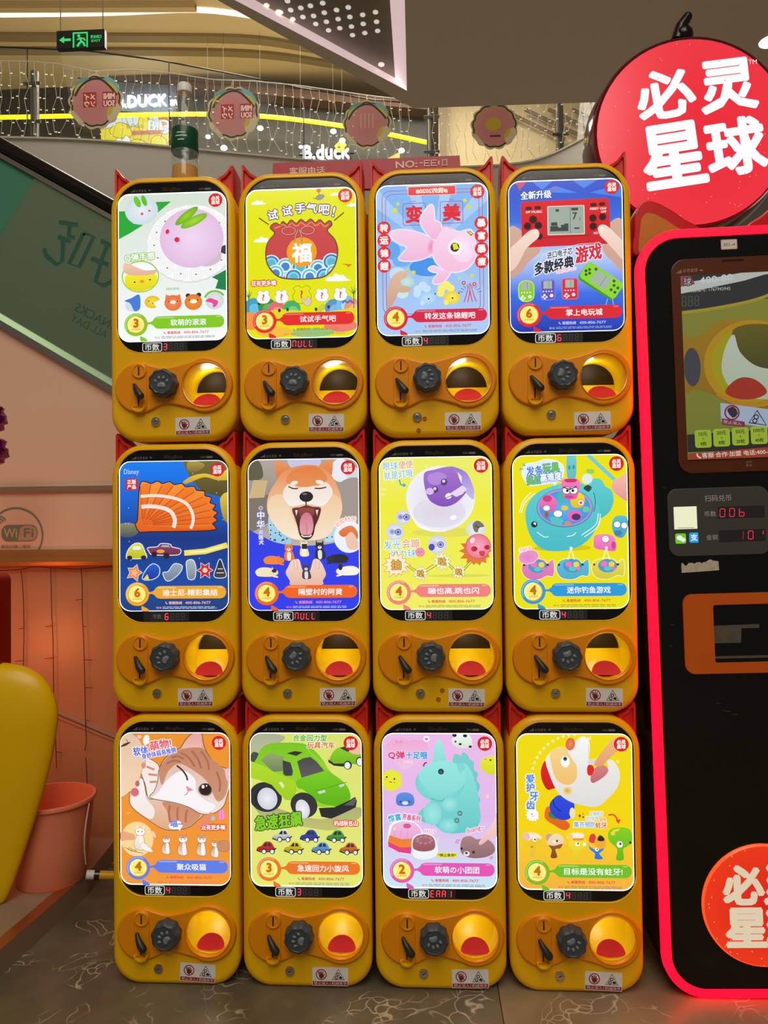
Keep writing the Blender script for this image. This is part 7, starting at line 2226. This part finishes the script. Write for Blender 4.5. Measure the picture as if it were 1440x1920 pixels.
for (x0, y0, x1, y1, st) in ((1345, 949, 1432, 971, '00b'), (1347, 993, 1434, 1015, None)):
    a, c2 = kart(x0, y0, x1, y1)
    a.rect(x0, y0, x1, y1, (8, 4, 4))
    on = (236, 40, 70)
    if st:
        for k, ch in enumerate(st):
            seg_digit(a, ch, x0 + 3 + k * 18, y0 + 4, 9, 15, on, None, 1.5)
    else:
        a.stroke([(x0 + 46, y0 + 3), (x0 + 44, y0 + 18)], 1.5, (150, 24, 40)); seg_digit(a, '0', x0 + 54, y0 + 3, 9, 15, on, None, 1.5); a.stroke([(x0 + 83, y0 + 3), (x0 + 82, y0 + 10)], 1.6, on)
    a.build('counter', mat_print('counter_digits', .2, strength=1.0), pp_, loc=(c2[0], -.0044, c2[1]))
# torn paper left on the black front, small scuffs
bm = bmesh.new()
q = random.Random(2)
up_ = [(1277 + k * 3.5, 1062 - k * .45 - q.uniform(0, 6)) for k in range(21)]
lo_ = [(1278, 1074), (1310, 1072), (1348, 1069)]
pts = [kpt(*p) for p in up_ + lo_[::-1]]
v = [bm.verts.new((p[0], -.0008, p[1])) for p in pts]
for tr in tessellate_polygon([[Vector((p[0], p[1], 0)) for p in pts]]):
    bm.faces.new([v[i] for i in tr])
obj('paper_scrap', bm, mat('torn_paper', (196, 186, 160), .8, noise=(120, .35)), kk)
bm = bmesh.new()
for sx, sy in ((1242, 914), (1342, 1318), (1356, 1332), (1372, 1340), (1258, 1172), (1254, 1210)):
    p = kpt(sx, sy); e = kpt(sx + q.uniform(6, 14), sy + q.uniform(-3, 8))
    tube(bm, [(p[0], -.0004, p[1]), (e[0], -.0004, e[1])], .0006, 4)
obj('scuff', bm, mat('grey_scuff', (70, 66, 60), .7), kk)
# orange coin tray with dark opening
x0, y0, x1, y1 = 1281, 1110, 1560, 1260
cA, cB, cC, cD = kpt(x0, 1185), kpt(x1, 1185), kpt(1440, y0), kpt(1440, y1)
cc = ((cA[0] + cB[0]) / 2, (cC[1] + cD[1]) / 2)
hw_, hh_ = (cB[0] - cA[0]) / 2, (cC[1] - cD[1]) / 2
ia, ib, ic, id_ = kpt(1337, 1185), kpt(1520, 1185), kpt(1440, 1131), kpt(1440, 1240)
inn = rrect((ia[0] + ib[0]) / 2, (ic[1] + id_[1]) / 2, (ib[0] - ia[0]) / 2, (ic[1] - id_[1]) / 2, .006, 4)
out_ = rrect(cc[0], cc[1], hw_, hh_, .022, 10)
bm = bmesh.new()
holed(bm, out_, [inn], -.006)
wall_ring(bm, out_, -.006, .001); wall_ring(bm, inn, -.006, -.0005)
tr_ = obj('coin_tray', bm, mat('orange_tray', (214, 92, 14), .35), kk, 40)
bm = bmesh.new()
face(bm, [(x, -.0006, z) for x, z in inn])
obj('tray_opening', bm, mat('tray_dark', (4, 4, 4), .3), tr_)
bm = bmesh.new()
p = [kpt(1338, 1173), kpt(1423, 1170), kpt(1423, 1177), kpt(1390, 1178), kpt(1389, 1205), kpt(1338, 1206)]
v = [bm.verts.new((x, -.0012, z)) for x, z in p]
for t3 in tessellate_polygon([[Vector((x, z, 0)) for x, z in p]]):
    bm.faces.new([v[i] for i in t3])
g1, g2 = kpt(1338, 1233), kpt(1440, 1232)
box(bm, (g1[0], -.003, g1[1] - .002), (g2[0] + .08, -.0008, g1[1] + .003))
g1, g2 = kpt(1340, 1133), kpt(1440, 1131)
box(bm, (g1[0], -.003, g1[1] - .002), (g2[0] + .08, -.0008, g1[1] + .001))
obj('tray_plate', bm, mat('worn_steel', (120, 112, 96), .45, metal=.7, noise=(60, .3)), tr_)
# lit round badge low on the front
c2 = kpt(1431, 1696)
rad_ = 110 * (KB.y - CAM.y) / FPX
bm = bmesh.new()
lathe(bm, [(rad_, .001), (rad_, -.004), (rad_ * .97, -.0075)], 56, (c2[0], 0, c2[1]), axis='y', cap0=False, cap1=False)
bg_ = obj('round_badge', bm, mat('badge_rim', (255, 90, 40), .3, emit=(255, 84, 40), strength=0.9), kk, 40)
a = Art((-110, -110, 110, 110), rad_, rad_)
a.ell(0, 0, 107, 107, (218, 22, 8), (238, 50, 14), n=56)
cream = (224, 206, 176)
for ch, x, y in (('必', -36, -38), ('灵', 36, -38), ('星', -34, 38), ('球', 38, 38)):
    a.text(ch, x, y, 66, cream, bold=.055)
q = random.Random(8)
for k in range(40):
    t_ = q.uniform(0, 2 * PI); r_ = q.uniform(84, 106)
    a.ell(r_ * math.cos(t_), r_ * math.sin(t_), 1.1, 1.1, (255, 190, 120), n=6)
a.build('badge_face', mat_print('badge_face', .25, strength=0.95), bg_, loc=(c2[0], -.0076, c2[1]))
# two ears standing on the top edge
def ear(sd):
    Ye = .06
    b = bmesh.new()
    def P(px, py):
        return kpt(px, py, Ye)
    ol = [P(1189, 480), P(1189, 440), P(1190, 405), P(1198, 384), P(1212, 377), P(1230, 380), P(1258, 394), P(1284, 412), P(1312, 428), P(1312, 450), P(1250, 470)]
    il = [P(1199, 480), P(1199, 430), P(1202, 412), P(1210, 402), P(1222, 402), P(1240, 410), P(1262, 424), P(1282, 438), P(1276, 452), P(1240, 470)]
    if sd > 0:
        ol = [(-x, z) for x, z in ol]; il = [(-x, z) for x, z in il]
    ol, il = catmull(ol, 4), catmull(il, 4)
    slab(b, ol, Ye - .004, Ye + .07, .004, 2)
    e = obj('ear', b, mat('red_ear', (206, 20, 20), .3), kk, 40)
    b = bmesh.new()
    slab(b, il, Ye - .0055, Ye - .003)
    obj('ear_inside', b, mat('orange_ear', (206, 120, 20), .4), e)
ear(-1)
ear(1)

# ---- big lit ball sign standing behind the kiosk
Ysn = KB.y + .235
sc_ = at_y(1294, 252, Ysn)
ks = (Ysn - CAM.y) / FPX
rs = 181 * ks
bs = thing('ball_sign', 'large round red illuminated sign with four white characters above the kiosk', 'sign', tuple(sc_))
bm = bmesh.new()
lathe(bm, [(rs * .955, -.008), (rs * .985, -.012), (rs, -.004), (rs * 1.02, .03), (rs * 1.03, .06), (rs * 1.02, .09), (rs * .98, .12), (rs * .6, .15)], 72, axis='y')
obj('shell', bm, mat('dark_red_gloss', (96, 8, 14), .12, coat=.6), bs, 40)
a = Art((-181, -181, 181, 181), rs, rs)
nr = 56
a.ell(0, 0, 173, 173, (226, 22, 44), (232, 40, 58), n=nr)
def glyph_at(ch, x0, y0, x1, y1, rot):
    vs, ts, asp = glyphs(ch)
    h = (y1 - y0)
    a.text(ch, (x0 + x1) / 2, (y0 + y1) / 2, h, (252, 246, 248), bold=.04, nb=16, w=(x1 - x0), rot=rot)
ox, oy = 1294, 252
glyph_at('必', 1196 - ox, 136 - oy, 1298 - ox, 222 - oy, -9)
glyph_at('灵', 1312 - ox, 122 - oy, 1410 - ox, 214 - oy, -5)
glyph_at('星', 1206 - ox, 238 - oy, 1314 - ox, 350 - oy, -7)
glyph_at('球', 1322 - ox, 232 - oy, 1424 - ox, 332 - oy, -7)
a.text('TM', 1406 - ox, 126 - oy, 8, (246, 220, 220), w=15)
q = random.Random(12)
for k in range(46):
    t_ = q.uniform(0, 2 * PI); r_ = q.uniform(110, 168)
    a.ell(r_ * math.cos(t_), r_ * math.sin(t_), 1.2, 1.2, (246, 120, 130), n=6)
a.build('sign_face', mat_print('ball_sign_face', .2, strength=1.05), bs, loc=(0, -.0125, 0))
bm = bmesh.new()
s0, s1, s2 = at_y(1271, 76, Ysn + .05) - sc_, at_y(1277, 50, Ysn + .05) - sc_, at_y(1289, 32, Ysn + .05) - sc_
tube(bm, [s0, s1, s2], [.018, .015, .012], 12)
bmesh.ops.create_uvsphere(bm, u_segments=12, v_segments=8, radius=.0122, matrix=Matrix.Translation(s2))
bmesh.ops.create_uvsphere(bm, u_segments=14, v_segments=8, radius=.024, matrix=Matrix.Translation(at_y(1282, 66, Ysn + .05) - sc_))
obj('stem', bm, mat('black_stem', (16, 10, 8), .25), bs, 60)
bm = bmesh.new()
box(bm, (-.03, .05, -sc_.z), (.03, .09, -rs * .9))
obj('support', bm, mat('black_stem'), bs)

# ================================================================== LEFT SIDE
# ---- low platform
ZPf = 0.06
e0, e1 = at_z(166, 1637, ZPf), at_z(0, 1782, ZPf)
dr = (e1 - e0)
e2 = e1 + dr * .8
bm = bmesh.new()
top = [(e0.x, e0.y), (e1.x, e1.y), (e2.x, e2.y), (-2.3, e2.y), (-2.3, e0.y + .25), (e0.x - .02, e0.y + .25)]
bridge(bm, [[(x, y, 0.0) for x, y in top], [(x, y, ZPf) for x, y in top]])
pf = obj('platform', bm, mat('grey_brown_platform', (150, 128, 104), .4, noise=(6, .08)))
tag(pf, 'low grey-brown platform under the pink bucket at the left edge', 'platform')
bm = bmesh.new()
nrm = Vector((-dr.y, dr.x, 0)).normalized()
if nrm.x > 0:
    nrm = -nrm
w_ = .035
bridge(bm, [[tuple(Vector((p.x, p.y, ZPf + .0008)) + o_) for p in (e0, e1, e2)] for o_ in (Vector((0, 0, 0)), nrm * w_)], False, False, False)
s = obj('edge_strip', bm, mat('copper_strip', (176, 104, 62), .3, metal=.6), pf)
s.matrix_parent_inverse = Matrix.Identity(4)
# ---- pink bucket
bk = at_z(96, 1648, ZPf)
kq = (bk.y - CAM.y) / FPX
bu = thing('bucket', 'pink plastic bucket with thin wire handle on the low platform', 'bucket', (bk.x, bk.y, ZPf))
def uz(py):
    return at_y(96, py, bk.y).z - ZPf
Rt, Rb = 79 * kq, 62 * kq
H = uz(1492)
bm = bmesh.new()
lathe(bm, [(Rb * .96, 0.0), (Rb, .006), (Rb + (Rt - Rb) * .5, H * .5), (Rt * .97, H * .93), (Rt * .975, H * .95), (Rt * 1.03, H * .955), (Rt * 1.04, H * .98), (Rt * 1.02, H), (Rt * .96, H), (Rt * .94, H * .93), (Rb * .95, .02), (.001, .012)], 48)
obj('shell', bm, mat('pink_plastic', (236, 140, 104), .35), bu, 40)
bm = bmesh.new()
pts = [(Rt * 1.0, -.02, H * .94)]
for k in range(9):
    t_ = k / 8
    pts.append((Rt * 1.02 - .01 * t_, -.02 - .02 * math.sin(PI * t_), H * (.94 - .72 * t_)))
tube(bm, pts, .0022, 6)
obj('handle', bm, mat('pale_handle', (220, 190, 170), .35), bu, 60)
# ---- yellow ride body with red back
rp = at_z(-40, 1694, ZPf)
kr = (rp.y - CAM.y) / FPX
rd = thing('ride_toy', 'big rounded yellow plastic ride body with a red back at the left edge', 'ride', (rp.x, rp.y, ZPf))
def rz(py):
    return at_y(0, py, rp.y).z - ZPf
axis = -40
prof = []
for rr_, y_ in ((40, 1694), (52, 1688), (74, 1640), (106, 1550), (128, 1480), (144, 1420), (154, 1360), (155, 1335), (150, 1310), (138, 1284), (118, 1264), (90, 1250), (50, 1243), (2, 1241)):
    prof.append((rr_ * kr, max(0.0, rz(y_))))
bm = bmesh.new()
sm = catmull([(p[0], p[1]) for p in prof], 3, False)
lathe(bm, sm, 56)
for v in bm.verts:
    v.co.y *= 0.27
obj('body', bm, mat('yellow_ride_plastic', (240, 192, 0), .32), rd, 50)
bm = bmesh.new()
slab(bm, rrect(0, (rz(1075) + rz(1262)) / 2, 48 * kr, (rz(1075) - rz(1262)) / 2, .02, 6), -.04, .04, .008, 3)
obj('back', bm, mat('dark_red_ride', (150, 16, 10), .35), rd, 40)
# ---- purple foil balloon shape on a stick
Yf = rp.y + .16
fc = at_y(-34, 815, Yf)
kf = (Yf - CAM.y) / FPX
fo = thing('foil_balloon', 'crinkled purple foil balloon peeking in at the left edge', 'balloon', tuple(at_z(-50, 1690, ZPf) + Vector((-.16, .16, 0))))
base = fo.location
for py, r_ in ((784, 44), (846, 47)):
    b = bmesh.new()
    bmesh.ops.create_icosphere(b, subdivisions=4, radius=1.0)
    q = random.Random(py)
    ph = [q.uniform(0, 6) for _ in range(6)]
    for v in b.verts:
        n = v.co.normalized()
        k = 1 + .07 * math.sin(9 * n.x + ph[0]) * math.sin(8 * n.z + ph[1]) + .05 * math.sin(17 * n.z + 6 * n.x + ph[2]) + .03 * math.sin(23 * n.y + ph[3])
        v.co = Vector((n.x * r_ * kf * k, n.y * r_ * kf * .9 * k, n.z * 35 * kf * k))
    o = obj('lobe', b, mat('purple_foil', (136, 20, 110), .22, metal=.75), fo, 80)
    o.location = at_y(-34, py, Yf) - base
bm = bmesh.new()
tube(bm, [(0, 0, 0), (0, 0, .5), at_y(-60, 880, Yf) - base, at_y(-36, 846, Yf) - base], .004, 6)
obj('stick', bm, mat('pale_handle'), fo)
# ---- mop handle on the floor
m0, m1 = at_z(162, 1640, .0780), at_z(400, 1646, .0300)
mp = thing('mop_handle', 'white black and yellow mop handle lying on the floor behind the first column', 'mop', tuple(m0))
L_ = (m1 - m0)
def seg(nm, f0, f1, r, m):
    b = bmesh.new()
    tube(b, [L_ * f0, L_ * f1], r, 12)
    return obj(nm, b, m, mp, 50)
seg('tip', 0, .06, .0125, mat('white_cap'))
seg('ring', .06, .10, .014, M_dark)
seg('shaft', .10, 1.0, .012, mat('yellow_shaft', (226, 170, 10), .35))

# ---- wall sign on the pale band
Yv = YW - .002
cw = at_y(31, 1003, Yv)
kw = (Yv - CAM.y) / FPX
a = Art((-25, 945, 87, 1061), 56 * kw, 58 * kw)
g = (126, 134, 104)
a.ring(29, 1004, 53, 3, g, n=48)
a.rect(1, 984, 72, 1015, g, r=13); a.poly([(40, 1014), (34, 1013), (38, 990), (46, 985), (60, 985.5), (70, 992), (71, 1004), (66, 1012), (58, 1013.5)], (196, 166, 138))
a.text('Wi', 19, 999, 17, (206, 178, 150), w=26, bold=.03); a.text('Fi', 55, 999, 17, g, w=18, bold=.03)
for r in (8, 13, 18):
    a.ring(-6, 984, r, 2, g, a0=200, a1=330, n=12)
a.text('微信扫描二维码', 29, 1025, 6.5, (170, 84, 66), w=58)
o = a.build('wifi_sign', mat_print('wifi_print', .5), loc=at_y(31, 1003, Yv))
tag(o, 'round green outlined wireless sign on the pale wall band at the left', 'sign')

# ---- dark wire light string under the ledge
Yl = YW - .015
ls = thing('string_light', 'thin dark unlit string lights hanging below the copper ledge', 'string lights', (-1, Yl, .8))
lo2 = lambda p: (p[0] + 1, p[1] - Yl, p[2] - .8)
bm = bmesh.new()
tp = [(-60, 1074), (0, 1070), (38, 1068), (60, 1063), (95, 1064), (140, 1067), (160, 1066), (200, 1063), (260, 1062)]
tube(bm, [lo2(at_y(x, y, Yl)) for x, y in catmull(tp, 3, False)], .0013, 5)
M_thin = mat('brown_wire', (84, 50, 30), .5)
obj('lead_wire', bm, M_thin, ls)
for st, tw in (([(39, 1070), (42, 1090), (44, 1130), (45, 1180), (44, 1240), (46, 1300)], ((1178, -10), (1239, -16))),
               ([(95, 1064), (96, 1100), (97, 1150), (99, 1190), (100, 1250), (101, 1310), (104, 1380), (106, 1440)], ((1174, -14), (1234, -16), (1410, 12))),
               ([(152, 1066), (154, 1100), (154, 1150), (156, 1180), (158, 1240), (159, 1290), (160, 1350), (162, 1390), (158, 1408)], ((1124, -12), (1174, 7), (1237, 15), (1289, 15), (1350, 8))),
               ([(161, 1420), (164, 1480), (168, 1550), (166, 1580)], ((1570, 14),))):
    b = bmesh.new()
    tube(b, [lo2(at_y(x, y, Yl)) for x, y in catmull(st, 3, False)], .0013, 5)
    for ty, tx in tw:
        for (xa, ya), (xb, yb) in zip(st, st[1:]):
            if ya <= ty <= yb:
                x = xa + (xb - xa) * (ty - ya) / (yb - ya)
                tube(b, [lo2(at_y(x, ty, Yl)), lo2(at_y(x + tx, ty + 1, Yl))], .0012, 5)
    obj('light_strand', b, M_thin, ls)
